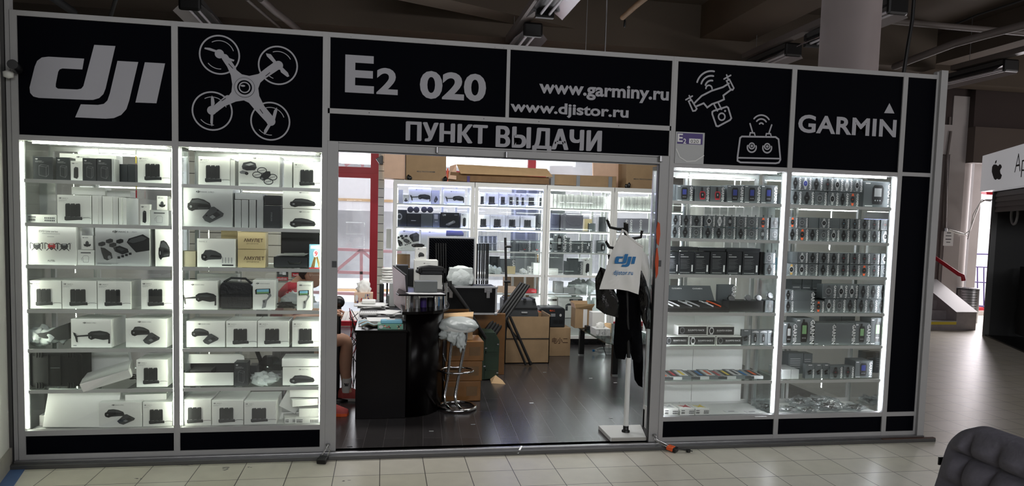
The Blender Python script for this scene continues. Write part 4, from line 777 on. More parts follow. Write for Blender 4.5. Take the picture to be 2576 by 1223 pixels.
B('C', 3, 'dark watch box at the mullion with sideways lettering', c3(828), c3(908), 756, W['k'], 'watchbox', y=.08, d=.09)
for a, b, v, zb, s, st, n in ((98, 265, 845, None, 'SUUNTO RACE S', 'ink2', 'first lower'), (269, 463, 846, None, 'SUUNTO RACE S', 'paper', 'middle lower'), (471, 664, 846, None, 'SUUNTO RACE', 'ink2', 'third lower'), (188, 402, 819, 844, 'SUUNTO RACE', 'ink2', 'upper'), (405, 603, 820, 845, 'SUUNTO OCEAN', 'pale', 'second upper')):
    B('C', 4, '%s long white and black watch carton' % n, c3(a), c3(b), v, a_suunto(s, st), y=.08, d=.08, z=None if zb is None else at(1750, zb, .08).z, group='long white and black watch cartons')
B('C', 4, 'carded black clip packet beside the long watch cartons', c3(654), c3(722), 829, a_carded, 'watchbox', y=.08, d=.02, name='accessory_packet', cat='packet')
for i, a in enumerate((726, 786, 848)): B('C', 4, '%s grey box picturing a black canister' % ORD[i], c3(a), c3(a+59), 831, a_can, 'watchbox', y=.08, d=.06, group='grey canister boxes')
g = G(); z0 = SH[5]; rnd = random.Random(3)
for i in range(11):
    u = c3(110+i*66); p = at(u, 948, .1); r = thing('strap_packet', '%s flat watch strap packet from the doorway end, sixth shelf, third case' % ORD[i], 'packet', (p.x, .1, z0+.001), -.12, 'flat strap packets')
    G().box(-.05, .05, 0, .25, 0, .02+.004*(i % 3), ('blackbox', 'pale', 'watchbox')[i % 3]).build('carton', r, world=False)
    h_ = .021+.004*(i % 3); G().box(-.035, .035, .02, .22, h_-.001, h_, ('pale', 'ink', 'paper')[i % 3]).box(-.01, .012, .04, .2, h_, h_+.002, ('orange', 'red', 'yellow', 'ink', 'blue')[i % 5]).build('strap_window', r, world=False)
for i, (a, c) in enumerate(((88, 'pale'), (208, 'red'), (316, 'yellow'))): r = B('C', 6, 'flat white printed carton with %s shape on top' % ('grey', 'red', 'yellow')[i], c3(a), c3(a+102), 1028, a_bars, y=.08, d=.15, group='flat printed cartons'); h_ = .06; q = [c_ for c_ in r.children if c_.name.startswith('carton')][0].bound_box[1][2]; G().slab([(-.03, .03), (-.01, .05), (-.04, .1), (0, .08), (.03, .12), (.03, .06), (.04, .03), (.0, .05)], q, q+.001, c).build('top_print', r, world=False)
for i, (u, v) in enumerate(((1838, 1035), (1862, 1043), (1890, 1036), (1910, 1046))): p = atz(u, v, SH[6]+.002); tag(G().box(p.x-.05, p.x+.05, p.y-.03, p.y+.03, SH[6], SH[6]+.002, 'paper').box(p.x-.02, p.x+.03, p.y-.008, p.y+.004, SH[6]+.002, SH[6]+.003, 'ink3').build('instruction_leaflet'), '%s white leaflet lying on the bottom deck, third case' % ORD[i], 'leaflet', 'leaflets on the bottom deck')
# ---- case D
wrow('D', 0, [(115, 210), (213, 315), (318, 425), (428, 520), (523, 618), (620, 712), (714, 800)], 'kvkrgwg', 448, 482, 'upper row', fx=c2, d=.08); wrow('D', 0, [(112, 214), (217, 340), (344, 468), (470, 570), (574, 668), (672, 770)], 'kklgko', 483, None, 'lower row', fx=c2)
B('D', 0, 'large grey box with a tall hand-held satnav', c2(815), c2(1102), 457, a_gps('pale', 'black'), 'watchbox', y=.07, d=.16)
f1 = [(92, 176), (178, 281), (284, 386), (388, 489), (491, 583), (586, 684), (686, 782), (785, 880), (882, 976), (978, 1075)]
f0 = [(84, 181), (183, 281), (283, 383), (385, 483), (485, 582), (585, 682), (683, 780), (782, 880), (882, 978), (980, 1078)]
wrow('D', 1, f0, 'koklgkkkkg', 577, None, 'lower row', fx=c2); wrow('D', 1, f1, 'olxgxbbkrr', 549, 576, 'upper row', fx=c2)
h1 = [(125, 178), (180, 280), (285, 384), (387, 486), (488, 584), (585, 682), (684, 780), (782, 880), (883, 975), (978, 1072)]
h0 = [(75, 175), (177, 276), (278, 377), (380, 478), (480, 577), (580, 678), (680, 777), (779, 877), (880, 972), (975, 1065)]
wrow('D', 2, h0, 'dglkkrrorl', 665, None, 'lower row', fx=c2); wrow('D', 2, h1, 'xgkkkrrrrg', 636, 664, 'upper row', fx=c2)
c4 = lambda x: 1940+.34335*x
wrow('D', 3, [(95, 162)], 'k', 757, None, 'lower row at the mullion', fx=c4); wrow('D', 3, [(95, 162)], 'k', 730, 756.5, 'upper row at the mullion', fx=c4)
B('D', 3, 'larger plain grey box with vertical white lettering', c4(163), c4(312), 732, a_blank, 'watchbox', y=.07, d=.12)
wrow('D', 3, [(315, 388)], 'o', 757, None, 'place beside the larger plain box', fx=c4)
wrow('D', 3, [(390, 468), (470, 547), (549, 627), (629, 703), (705, 780), (782, 856)], 'glkkkk', 752, None, 'lower row', fx=c4); wrow('D', 3, [(378, 480), (482, 560), (563, 640), (642, 717), (719, 795), (797, 856)], 'lggkkk', 716, 751.5, 'upper row', fx=c4)
for a, b, v, A_, s in ((88, 178, 812, a_gps('pale', 'black', True), 'grey box with a black buttoned satnav by the mullion'), (182, 312, 801, a_gps('mapgreen', 'black', True), 'tall grey box with map-screen satnav, nearer the mullion'), (318, 467, 814, a_blank, 'plain grey box with vertical lettering, nearer the mullion'), (471, 611, 814, a_blank, 'plain grey box with vertical lettering, nearer the passage'), (614, 722, 813, a_gps('mapgreen', 'black', True), 'grey box with small map-screen satnav'), (728, 840, 800, a_gps('mapgreen', 'black', True), 'tall grey box with map-screen satnav at the corner')):
    B('D', 4, s, c4(a), c4(b), v, A_, 'watchbox', y=.07, d=.14, group='grey satnav boxes')
for i, (a, b) in enumerate(((76, 142), (144, 200))): B('D', 5, '%s low pale carton by the mullion' % ORD[i], c4(a), c4(b), 930, None, 'pale', y=.08, d=.2)
for i, a in enumerate((250, 318, 376)): B('D', 5, '%s carded clip packet of three' % ORD[i], c4(a), c4(a+(66, 56, 52)[i]), 916, a_carded, 'watchbox', y=.09, d=.04, name='accessory_packet', cat='packet', group='carded clip packets')
wrow('D', 5, [(430, 527), (530, 610)], 'rr', 922, None, 'pair', fx=c4); B('D', 5, 'grey box with a black touch-screen satnav', c4(614), c4(742), 908, a_gps('lcdblue'), 'watchbox', y=.09, d=.14)
for i, (a, b, v, sh) in enumerate(((126, 234, 888, 5), (236, 300, 890, 5), (690, 760, 886, 5), (765, 830, 888, 5), (150, 222, 700, 3), (226, 296, 702, 3), (300, 366, 704, 3), (400, 512, 795, 4), (516, 612, 796, 4))):
    B('D', sh, '%s grey box back with small print, in the back row' % ORD[i], c4(a), c4(b), v, lambda A: [A.r('pale', .1, .3+k*.1, .8, .33+k*.1) for k in range(5)], 'watchbox', y=.27, d=.1, group='grey box backs in the back row')
for i, (u, v, rx, rz_) in enumerate(((2012, 975, .09, .05), (2060, 978, .1, .055), (1985, 1030, .07, .03), (2085, 1015, .12, .06), (2030, 1032, .08, .03), (2150, 1020, .09, .03), (2185, 985, .08, .05), (2215, 990, .06, .05))):
    Y = (.3, .3, .13, .15, .12, .15, .3, .32)[i]; p = at(u, v, Y); r = thing('bagged_cable', '%s clear bag with dark cables on the bottom deck, fourth case' % ORD[i], 'bag', (p.x, Y, SH[6]+.001), 0, 'clear bags of cables')
    g = G(); rnd = random.Random(i); [g.tube([(p.x+rnd.uniform(-.6, .6)*rx, Y+rnd.uniform(-.04, .04), SH[6]+.012+rnd.uniform(0, .8)*rz_) for _ in range(5)], .005, 'black', 6) for _ in range(5)]; g.build('cable', r)
    G().blob((p.x, Y, SH[6]+rz_*.55), rx, .06, rz_*.9, 'plastic_clear', .3, 3, 20+i, .6).build('bag_film', r)
for i, (u, v) in enumerate(((1925, 975), (1918, 1030))): p = at(u, v, .25); r = thing('bagged_cable', 'clear bag of cables at the mullion end, %s the third case' % ('back of', 'bottom of')[i], 'bag', (p.x, .2+.1*(1-i), SH[6]+.001), 0, 'clear bags of cables'); g = G(); rnd = random.Random(i+40); y_ = r.location.y; [g.tube([(p.x+rnd.uniform(-.05, .05), y_+rnd.uniform(-.04, .04), SH[6]+.012+rnd.uniform(0, .04)) for _ in range(5)], .005, 'black', 6) for _ in range(4)]; g.build('cable', r); G().blob((p.x, y_, SH[6]+.03), .07, .06, .045, 'plastic_clear', .3, 3, 60+i, .6).build('bag_film', r)

for sh, u0, n, vt in ((1, 1772, 9, 521), (2, 1822, 7, 609), (0, 1990, 4, 470)):
    for i in range(n):
        if sh == 0: continue
        B('C', sh, '%s pale %s card packet behind the watch boxes' % (ORD[i], ('blue', 'white', 'green')[i % 3]), u0+i*20, u0+i*20+17, vt, lambda A, i=i: (A.r(('skyblue', 'paper', 'mint')[i % 3], .05, .1, .95, .5), A.r('ink3', .4, .3, .6, .75)), 'white', y=.33, d=.02, name='card_packet', cat='packet', group='pale card packets behind the watch boxes')
# ================================================================ back wall cabinets
F0 = .046
zb = [2.15, 1.905, 1.60, 1.305, 1.0, .742, .17]
def backcab(i, x0, x1, label, lm):
    r = thing('display_cabinet', label, 'display case', ((x0+x1)/2, 4.3, F0)); X0, X1 = x0+.004, x1-.004
    g = G()
    for x in (X0, X1-.045):
        g.box(x, x+.045, 4.3, 4.33, F0, 2.2, 'white'); g.box(x, x+.03, 4.72, 4.75, F0, 2.2, 'white')
    g.box(X0, X1, 4.298, 4.34, 2.15, 2.205, 'white'); g.box(X0, X1, 4.34, 4.75, 2.18, 2.2, 'white'); g.box(X0, X1, 4.299, 4.74, .97, 1.0, 'white'); g.box(X0, X1, 4.3, 4.74, .13, .17, 'white')
    for x in (X0+.01, X1-.02): g.box(x, x+.01, 4.34, 4.72, 2.13, 2.18, 'white')
    for x in (X0+(X1-X0)*.62, X0+(X1-X0)*.8): g.box(x, x+.03, 4.73, 4.75, .17, 2.18, 'alu_lit')
    g.build('frame', r)
    G().box(X0, X1, 4.31, 4.7, F0, .13, 'filmblack').build('base', r)
    G().box(X0+.045, X1-.045, 4.305, 4.309, 1.0, 2.15, 'glass_door').build('glass_pane', r); G().box(X0+.045, X1-.045, 4.312, 4.316, .17, .97, 'glass_door').build('glass_pane', r)
    for z in (1.905, 1.60, 1.305, .742): s = G().box(X0+.03, X1-.03, 4.33, 4.72, z-.008, z, 'glass_shelf').build('shelf', r); G().box(X0+.03, X1-.03, 4.322, 4.33, z-.018, z+.002, 'white').build('shelf_edge', s)
    for z in (2.135, 1.875, 1.57): G().box(X0+.05, X1-.05, 4.345, 4.352, z, z+.012, lm).build('light_strip', r)
    for x in (X0+.05, X1-.054): G().box(x, x+.004, 4.335, 4.345, .2, 2.1, 'led_back').build('light_strip', r)
    if i in (1, 2): G().box(*((X1-.40, X1-.03) if i == 1 else (X0+.03, X0+.36)), 4.732, 4.74, 1.0, 2.15, 'pale').build('back_board', r)
    if i == 0: G().box(X0+.004, X0+.008, 4.33, 4.72, .17, 2.15, 'glass_door').build('side_glass', r)
for i, (x0, x1, s, lm) in enumerate(((2.43, 3.487, 'white framed cabinet with violet light at the left of the back row', 'led_violet'), (3.487, 4.46, 'white framed cabinet full of battery boxes, second in the back row', 'led_violet'), (4.46, 5.40, 'white framed cabinet holding two dark bags, third in the back row', 'led_back'), (5.40, 6.45, 'white framed cabinet behind the coat rack, end of the back row', 'led_back'))): backcab(i, x0, x1, s, lm)
def BC(label, u0, u1, vt, zi, art=None, m='whitebox', y=4.38, d=.22, z=None, group=None, name='product_box', rz=0):
    z0 = zb[zi] if z is None else z; a = at(u0, vt+12, y).x; b = at(u1, vt+12, y).x
    return carton(name, label, 'box', a, b, z0+.001, max(z0+.01, at((u0+u1)/2, vt, y).z), y, d, m, art, group, rz)
b1 = lambda x: 940+x/8.153; b2 = lambda x: 940+x/6.113; b3 = lambda x: 1200+x/6.113; b4 = lambda x: 1400+x/6.113; b5 = lambda x: 1190+x/6.113
BC('white drone box with side view, nearer the slat panel, back cabinets, top shelf', b1(722), b1(1180), 472, 1, a_side)
BC('white drone box with side view, second, back cabinets, top shelf', b1(1448), b1(1868), 477, 1, a_side)
BC('small white lens box before the first drone box, back cabinets', b1(605), b1(718), 490, 1, a_filter, y=4.36, d=.08)
BC('grey box between the two drone boxes, back cabinets', b1(1185), b1(1355), 479, 1, lambda A: a_remote(A, .3, .1, .5), 'pale', y=4.45)
BC('pale box behind the small lens box, back cabinets', b1(515), b1(600), 478, 1, None, 'pale', y=4.5, d=.15)
BC('white kit box cut by the first cabinet post, back cabinets', b1(1952), b1(2030), 484, 1, a_kit)
KB = 'white kit boxes on the back cabinet shelves'
for i, (a, b) in enumerate(((1205, 1222), (b3(135), b3(332)), (b3(336), b3(470)), (b3(473), b3(580)), (b3(583), b3(664)), (b3(667), b3(746)), (b3(750), b3(935)), (b3(938), b3(1040)))):
    BC('white kit box, %s along the top shelf of the second back cabinet' % ORD[i], a, b, 484+i*.5, 1, a_kit, y=4.38+.015*(i % 3), group=KB)
for i, (a, b) in enumerate(((b3(5), b3(200)), (b3(206), b3(436)), (b3(440), b3(655)), (b3(670), b3(900)))):
    BC('white kit box, %s along the second shelf of the second back cabinet' % ORD[i], a, b, 540+i, 2, a_kit, group=KB)
u = b3(1130); n = 0; rnd = random.Random(11)
while u < b3(1834)+76:
    w_ = rnd.uniform(5.6, 9.5)
    if u+w_ > 1537: break
    BC('white slim carton, %s in the row over the dark bags' % (ORD[n] if n < 18 else ('nineteenth', 'twentieth', 'twenty-first', 'twenty-second', 'twenty-third')[n-18]), u, u+w_-.8, 488+n*.3+rnd.uniform(-1.5, 1.5), 1, lambda A: A.e('ink', .7, .48, .1, .02, 8), y=4.37+.01*(n % 3), group='white slim cartons over the bags'); u += w_; n += 1
u = 1550; n = 0
while u < 1632:
    w_ = rnd.uniform(5.6, 8.5); BC('white slim carton, %s in the end cabinet row' % ORD[n], u, u+w_-.8, 495+rnd.uniform(-1, 2), 1, lambda A: A.e('ink', .7, .48, .1, .02, 8), y=4.37+.01*(n % 3), group='white slim cartons in the end cabinet'); u += w_; n += 1
for i in range(8): BC('white slim carton, %s along the third shelf of the end cabinet' % ORD[i], 1560+i*9, 1567.5+i*9, 600, 3, None, y=4.38, group='white slim cartons behind the hooks')
BC('black box with round emblem at the first post, back cabinets', b2(332), b2(512), 528, 2, lambda A: (A.e('ink3', .35, .6, .25, .2), A.e('blackbox', .35, .6, .15, .12)), 'blackbox')
BC('dark box with small print, under the binoculars, back cabinets', b2(515), b2(722), 537, 2, lambda A: A.r('pale', .3, .45, .65, .5), 'blackbox', y=4.37)
BC('tall dark box under the second binoculars, back cabinets', b2(728), b2(905), 537, 2, None, 'watchbox', y=4.36)
BC('dark box with pale label under the second binoculars, back cabinets', b2(908), b2(1020), 537, 2, lambda A: (A.r('pale', .2, .6, .7, .92), A.r('pale', .3, .4, .7, .45)), 'watchbox', y=4.4)
BC('black LM box with a pale scope picture, back cabinets', b2(1028), b2(1312), 535, 2, a_lm, 'blackbox', y=4.36)
BC('white box with one black battery, back cabinets', b2(1340), b2(1460), 536, 2, a_bat1, y=4.37, rz=.1)
BC('white box side beside the single battery box, back cabinets', b2(1462), b2(1520), 537, 2, None, y=4.42)
for i, x in enumerate((535, 745)):
    p = at(b2(x+80), 534, 4.42); z0 = at(b2(x+80), 536.5, 4.42).z; r = thing('binoculars', 'black binoculars, %s pair on the dark boxes in the back cabinets' % ('first', 'second')[i], 'binoculars', (p.x, 4.42, z0)); g = G()
    for s in (-1, 1): g.tube([(p.x+s*.04-.005, 4.38, z0+.045), (p.x+s*.035, 4.5, z0+.04)], [.04, .03], 'rubber', 16)
    g.build('barrels', r); G().box(p.x-.03, p.x+.03, 4.40, 4.47, z0+.03, z0+.06, 'rubber').build('hinge', r, bev=.005)
BC('white kit box picturing drone, batteries and bag, back cabinets', b2(330), b2(700), 576, 3, a_accessory, y=4.36)
BC('white kit box half hidden by the flight case lid', b2(728), b2(1115), 578, 3, lambda A: (A.logo('ink', .3, .85, .06), A.t('ink3', 'MAVIC 3', .41, .86, .04), a_folded(A, .5, .4, .35)), y=4.37)
BC('tall white carton behind the cabinet side glass', 972, 984, 576, 3, None, y=4.6, d=.1)
p = at(b2(1240), 588, 4.38); r = thing('pouch', 'dark grey pouch on the third shelf above the flight case lid', 'bag', (p.x, 4.38, zb[3])); G().prism([(at(u_, v_, 4.38).x, at(u_, v_, 4.38).z) for u_, v_ in ((1122, 594), (1122, 583), (1128, 579), (1160, 579), (1167, 586), (1167, 594))], 4.38, 4.5, 'bagblue').build('body', r, bev=.01)
BC('brown carton low behind the monitor, back cabinets', b2(328), b2(560), 640, 4, None, 'kraftdark', y=4.4); BC('pale brown carton above the brown one, back cabinets', b2(328), b2(560), 640, 4, None, 'kraftpink', y=4.45, z=at(1010, 662, 4.45).z) if False else None
for i, (a, b, c) in enumerate(((b3(905), b3(1035), 0), (b3(1098), b3(1272), 1), (b3(1290), b3(1635), 2))):
    p = at((a+b)/2, 560, 4.4); x0, x1 = at(a, 560, 4.38).x, at(b, 560, 4.38).x; z1 = at(a, 536, 4.38).z; r = thing('satchel', '%s satchel with flap on the second shelf of the back cabinets' % ('black', 'dark blue', 'large grey')[i], 'bag', ((x0+x1)/2, 4.38, zb[2]+.001))
    m = ('blackbox', 'bagblue', 'seatgrey')[i]; G().prism([(x0, zb[2]), (x1, zb[2]), (x1+.004, z1-.05), (x1-.03, z1), (x0+.03, z1), (x0, z1-.03)], 4.39, 4.52, m).build('body', r, bev=.012)
    G().prism([(x0+.02+(.08 if i == 2 else 0), zb[2]+.1), (x0+.05+(.08 if i == 2 else 0), zb[2]+.08), (x1-.05, zb[2]+.075), (x1-.012, zb[2]+.1), (x1-.004, z1-.02), (x0+.02, z1-.004)], 4.375, 4.39, m).build('flap', r, bev=.008)
BC('straw-coloured box right of the grey satchel, back cabinets', b4(430), b4(545), 551, 2, None, 'amber', y=4.5, d=.1)
for i, (a, b, v) in enumerate(((495, 600, 562), (650, 700, 546), (702, 756, 546), (650, 760, 562))): BC('dark box, %s behind the coat hooks, second shelf' % ORD[i], b4(a), b4(b), v, 2, None, 'blackbox' if i else 'watchbox', y=4.45-.03*(i == 3), d=.1, z=None if i in (0, 3) else at(1515, 562.5, 4.45).z, group='dark boxes behind the hooks')
BC('narrow black carton behind the coat hooks, end cabinet', b4(885), b4(922), 549, 2, None, 'black')
for i, (a, b) in enumerate(((925, 1085), (1088, 1138), (1140, 1300), (1302, 1415))): BC('grey-blue box, %s in the end cabinet with vertical lettering' % ORD[i], b4(a), b4(b), 550, 2, a_blank if i != 3 else None, 'seatgrey', y=4.4, group='grey-blue boxes in the end cabinet')
for i, (a, b, v, A_) in enumerate(((575, 700, 604, None), (705, 893, 604, a_band), (895, 1085, 605, a_band), (1150, 1245, 598, a_can), (1246, 1425, 588, a_gps('pale', 'black', True)), (1428, 1490, 598, a_blank), (1492, 1560, 606, None), (1562, 1690, 606, a_pad), (1700, 1832, 606, a_pad))):
    BC('dark grey carton, %s along the third shelf of the back cabinets' % ORD[i], b5(a), b5(b), v, 3, A_, 'watchbox', y=4.37, d=.15, group='dark cartons on the third back shelf')
for i in range(10):
    BC('dim watch box, %s row %s behind the tripod pole, back cabinets' % (('upper', 'lower')[i % 2], ORD[i//2]), b5(40+66*(i//2)), b5(102+66*(i//2)), 594 if i % 2 == 0 else 613, 3, W['l'], 'watchbox', y=4.5, d=.08, z=at(1230, 612, 4.5).z if i % 2 == 0 else None, group='dim watch boxes in the second back cabinet')
for i, (a, b, v, A_) in enumerate(((1500, 1535, 605, a_can), (1537, 1560, 605, a_can))): BC('small carton, %s beside the lower hook, back cabinets' % ORD[i], a, b, v, 3, A_, 'watchbox', y=4.37, d=.1)
for i, (a, b, v, m, A_) in enumerate(((250, 410, 645, 'blackbox', None), (415, 650, 651, 'watchbox', a_band), (520, 650, 670, 'amber', None), (925, 1080, 662, 'whitebox', None), (860, 930, 671, 'whitebox', a_bars), (1160, 1308, 676, 'whitebox', None), (1430, 1475, 657, 'watchbox', None), (1476, 1620, 650, 'watchbox', None), (1540, 1680, 658, 'watchbox', a_pad), (1700, 1834, 650, 'whitebox', a_bat1))):
    BC('%s box, %s along the board of the back cabinets' % ({'blackbox': 'black', 'watchbox': 'grey', 'amber': 'straw', 'whitebox': 'white'}[m], ORD[i]), b5(a), b5(b), v, 4, A_, m, y=4.4+.02*(i % 3)-(.04 if m == 'amber' else 0), d=.14)
p = at(1240, 672, 4.4); crumple('cloth_pile', 'folded pale blue cloths behind the upright black tubes', 'cloth', (p.x, 4.40, zb[4]+.001), .1, .06, .1, 'plasticbag', 4, 31)
p = at(1315, 680, 4.4); crumple('small_goods', 'small white gadgets with red caps on the cabinet board', 'gadget', (p.x, 4.42, zb[4]+.001), .07, .05, .06, 'white', 5, 33)
p = at(1330, 655, 4.66); r = thing('jacket_pile', 'brown and mustard jacket heap behind the second back cabinet', 'clothes', (p.x, 5.1, F0)); g = G(); g.box(p.x-.25, p.x+.2, 4.95, 5.3, F0, 1.0, 'kraftdark'); g.build('support_box', r); G().blob((p.x, 5.1, 1.08), .26, .16, .13, 'kraftdark', .3, 3, 5).blob((p.x+.05, 5.08, 1.2), .2, .12, .05, 'gold', .3, 3, 6).build('cloth', r)
for i, (a, b, v, m) in enumerate(((340, 660, 722, 'kraftpink'), (800, 975, 728, 'red'), (1395, 1560, 724, 'pale'), (1265, 1390, 709, 'pale'))): BC('%s on the low shelf of the back cabinets' % ('flat pale carton behind the flight case', 'bright red box', 'grey printed box', 'white bent bracket box')[i], b5(a), b5(b), v, 5, None if m != 'red' else (lambda A: A.r('paper', .55, .45, .85, .55)), m, y=4.4, d=.16)
p = at(1470, 725, 4.45); crumple('plastic_bag', 'crumpled white bags on the low shelf behind the open carton', 'bag', (p.x, 4.47, zb[5]+.001), .2, .1, .16, 'plasticbag', 7, 41)
for i, (a, b) in enumerate(((1340, 1402), (1404, 1466))): BC('%s large white graphics card box behind the power station' % ORD[i], a, b, 748, 6, a_rtx, y=4.36, d=.25, z=at(1400, 800, 4.36).z, group='white graphics card boxes')
for i, (a, b) in enumerate(((1340, 1402), (1404, 1466))): BC('plain white box under the %s graphics card box' % ORD[i], a, b, 801, 6, None, 'artwhite', y=4.37, d=.25, group='plain white boxes at the bottom')
p = at(1500, 770, 4.45); crumple('plastic_bag', 'large white bag slumped behind the open carton on the table', 'bag', (p.x, 4.5, zb[6]+.001), .22, .12, .42, 'plasticbag', 6, 43)
# cartons on top of the back cabinets
def topbox(label, pts, y0, y1, m, extra=None):
    r = thing('cardboard_box', label, 'box', (sum(p.x for p in pts)/len(pts), y0, 2.206)); g = G(); g.prism([(p.x, max(p.z, 2.206)) for p in pts], y0, y1, m); g.build('carton', r, bev=.004); return r
Q = lambda u_, v_, Y=4.35: at(u_, v_, Y)
r = topbox('tall brown cardboard box on the first back cabinet under the door header', [Q(1021, 452), Q(1122, 458), Q(1123, 340), Q(1022, 335)], 4.35, 4.72, 'kraft')
A = Art(Q(1122, 400).x-Q(1021, 400).x, .36, x=0, z=0); A.t('ink2', 'MEAS-780X705X480MM', .28, .3, .055, .45, bold=.02, res=0); o = A.build(r); o.location = (Q(1021, 400).x-r.location.x, 0, 0)
topbox('pale pink cardboard box at the far left on the back cabinets', [Q(967, 447), Q(1019, 451), Q(1020, 335), Q(966, 332)], 4.38, 4.72, 'kraftpink')
r = topbox('long brown carton with an open flap on the back cabinets', [Q(1129, 455), Q(1382, 464), Q(1381, 446), Q(1130, 432)], 4.36, 4.74, 'kraftdark')
G().quad(Q(1148, 413, 4.45), Q(1376, 425, 4.45), Q(1391, 445, 4.30), Q(1159, 437, 4.30), 'kraftlight').build('flap', r); G().quad(Q(1127, 450, 4.33), Q(1132, 418, 4.33), Q(1148, 413, 4.45), Q(1148, 452, 4.33), 'kraftpink').build('flap', r)
G().box(Q(1175, 450).x, Q(1182, 450).x, 4.354, 4.36, 2.208, 2.29, 'purple').box(Q(1124, 450).x, Q(1128, 440).x, 4.35, 4.36, 2.21, 2.38, 'orange').build('tape', r)
r = topbox('long sealed brown carton with grey tape bands on the back cabinets', [Q(1391, 464.5), Q(1551, 473.5), Q(1552, 444), Q(1388, 438)], 4.36, 4.7, 'kraft')
for u_ in (1386, 1450, 1531): G().box(Q(u_, 460).x, Q(u_+9, 460).x, 4.352, 4.36, 2.208, 2.352, 'tapegrey').build('tape', r)
topbox('pale pink cardboard box behind the sealed carton at the back', [Q(1504, 473, 4.5), Q(1574, 477, 4.5), Q(1576, 380, 4.5), Q(1503, 380, 4.5)], 4.72, 4.76, 'kraftpink')
r = topbox('tall brown cardboard box at the door side end of the back cabinets', [Q(1575, 475.5), Q(1690, 480), Q(1690, 385), Q(1577, 380)], 4.35, 4.7, 'kraft')
A = Art(.5, .36, x=0, z=0); A.t('ink2', 'MEAS-780X705X480MM', .2, .33, .055, .6, bold=.02, res=0); o = A.build(r); o.location = (Q(1577, 440).x-r.location.x, 0, 0)
for i, (u_, m) in enumerate(((1027, 'black'), (1120, 'black'), (1577, 'black'))): p = Q(u_, 452+i*8, 4.33); crumple('packing_scrap', 'dark plastic scrap between the boxes, %s on the back cabinets' % ORD[i], 'scrap', (p.x, 4.32, 2.206), .04, .03, .06, m, 2, 50+i)
# slat wall, panels and goods hung on them
g = G()
for k in range(26): g.box(2.235, 2.315, 4.76, 4.80, .1+k*.118, .1+k*.118+.110, 'slat')
g.box(2.24, 2.31, 4.785, 4.80, .05, 3.2, 'ink'); r = tag(g.build('slat_panel'), 'narrow grey slatted wall panel beside the red window post', 'panel')
g = G(); x0 = at(640, 690, 2.6).x
for k in range(20): g.box(.2, 1.58, 2.58, 2.6, .1+k*.118, .1+k*.118+.111, 'slat')
g.box(.2, 1.58, 2.597, 2.615, .05, 2.5, 'ink2'); tag(g.build('slat_wall'), 'cream slatted display wall behind the seated man', 'panel')
for i, (u_, v_) in enumerate(((711, 690), (748, 680))):
    p = at(u_, v_, 2.57); r = thing('hanging_packet', 'black and red memory card packet %s' % ('hanging on the slatted wall behind the man', 'half hidden by the man'), 'packet', p) if False else thing('hanging_packet', ('black and red memory card packet hanging clear on the slatted wall', 'black and red memory card packet half hidden by the head of the man')[i], 'packet', p)
    A = Art(.11, .13, x=-.055, z=-.065); A.r('ink', 0, .25, 1, 1); A.r('red', 0, 0, 1, .28); A.r('pale', .2, .5, .5, .8); A.r('paper', .5, .45, .8, .68); A.t('paper', 'SanDisk', .1, .06, .15, .8, bold=.02, res=0); A.build(r); G().box(-.055, .055, 0, .01, -.065, .065, 'ink2').build('packet_body', r, world=False)
p = at(957, 402, 4.7); r = thing('speaker', 'small black wedge speaker on the slat panel by the window', 'speaker', p); G().prism([(p.x-.06, p.z+.01), (p.x-.01, p.z-.06), (p.x+.035, p.z-.06), (p.x+.035, p.z+.05), (p.x+.01, p.z+.055)], 4.68, 4.76, 'black').build('body', r, bev=.004); G().tube([(p.x+.01, 4.75, p.z+.05), (p.x+.01, 4.78, p.z+.5)], .004, 'white').build('cable', r)
# ================================================================ desk and counter
r = thing('reception_desk', 'dark glossy desk with curved counter left of the bar stool', 'desk', (2.4, 1.5, F0))
G().box(2.10, 2.51, .82, .845, F0, .765, 'desk').box(2.09, 2.52, .81, 3.1, .765, .785, 'desk').box(2.10, 2.13, 2.9, 3.08, F0, .765, 'desk').build('desk_body', r, bev=.003)
cp = [(2.50, .835), (2.60, .845), (2.70, .90), (2.78, 1.0), (2.83, 1.15), (2.86, 1.35), (2.87, 1.7), (2.87, 2.3)]; g = G(); g.slab(cp+[(2.80, 2.3), (2.80, 1.7), (2.77, 1.25), (2.70, 1.05), (2.58, .92), (2.50, .90)], F0, .915, 'desk'); 
for i in range(len(g.f)): g.sm[i] = 2 <= i < 9
g.build('curved_front', r)
G().slab([(2.47, .80), (2.60, .805), (2.73, .86), (2.82, .97), (2.88, 1.12), (2.91, 1.35), (2.92, 1.7), (2.92, 2.35), (2.50, 2.35), (2.47, 1.5)], .915, .94, 'desk').build('counter_top', r, bev=.004)
G().slab([(2.44, .86), (2.80, .86), (2.84, .9), (2.84, 1.35), (2.47, 1.62), (2.42, 1.0)], 1.065, 1.078, 'desk').build('raised_shelf', r, bev=.003)
for x, y in ((2.52, .93), (2.77, 1.15), (2.86, 1.3)): G().lathe((x, y, .94), [(.022, 0), (.022, .125 if x < 2.8 else .2)], 'chrome', 16).build('post', r)
D = .786
r = thing('monitor', 'thin monitor turned to the man, seen nearly edge-on', 'monitor', (2.50, 1.45, D)); R_ = Matrix.Rotation(0, 3, 'Z')
m0, m1, m2, m3 = Vector((2.53, 1.12, .86)), Vector((2.42, 1.62, .90)), Vector((2.40, 1.62, 1.27)), Vector((2.50, 1.12, 1.22))
def plate(g, q, t, m): n_ = ((q[1]-q[0]).cross(q[3]-q[0])).normalized()*t; g.add(list(q)+[p+n_ for p in q], [(0, 1, 2, 3), (7, 6, 5, 4), (0, 4, 5, 1), (1, 5, 6, 2), (2, 6, 7, 3), (3, 7, 4, 0)], m)
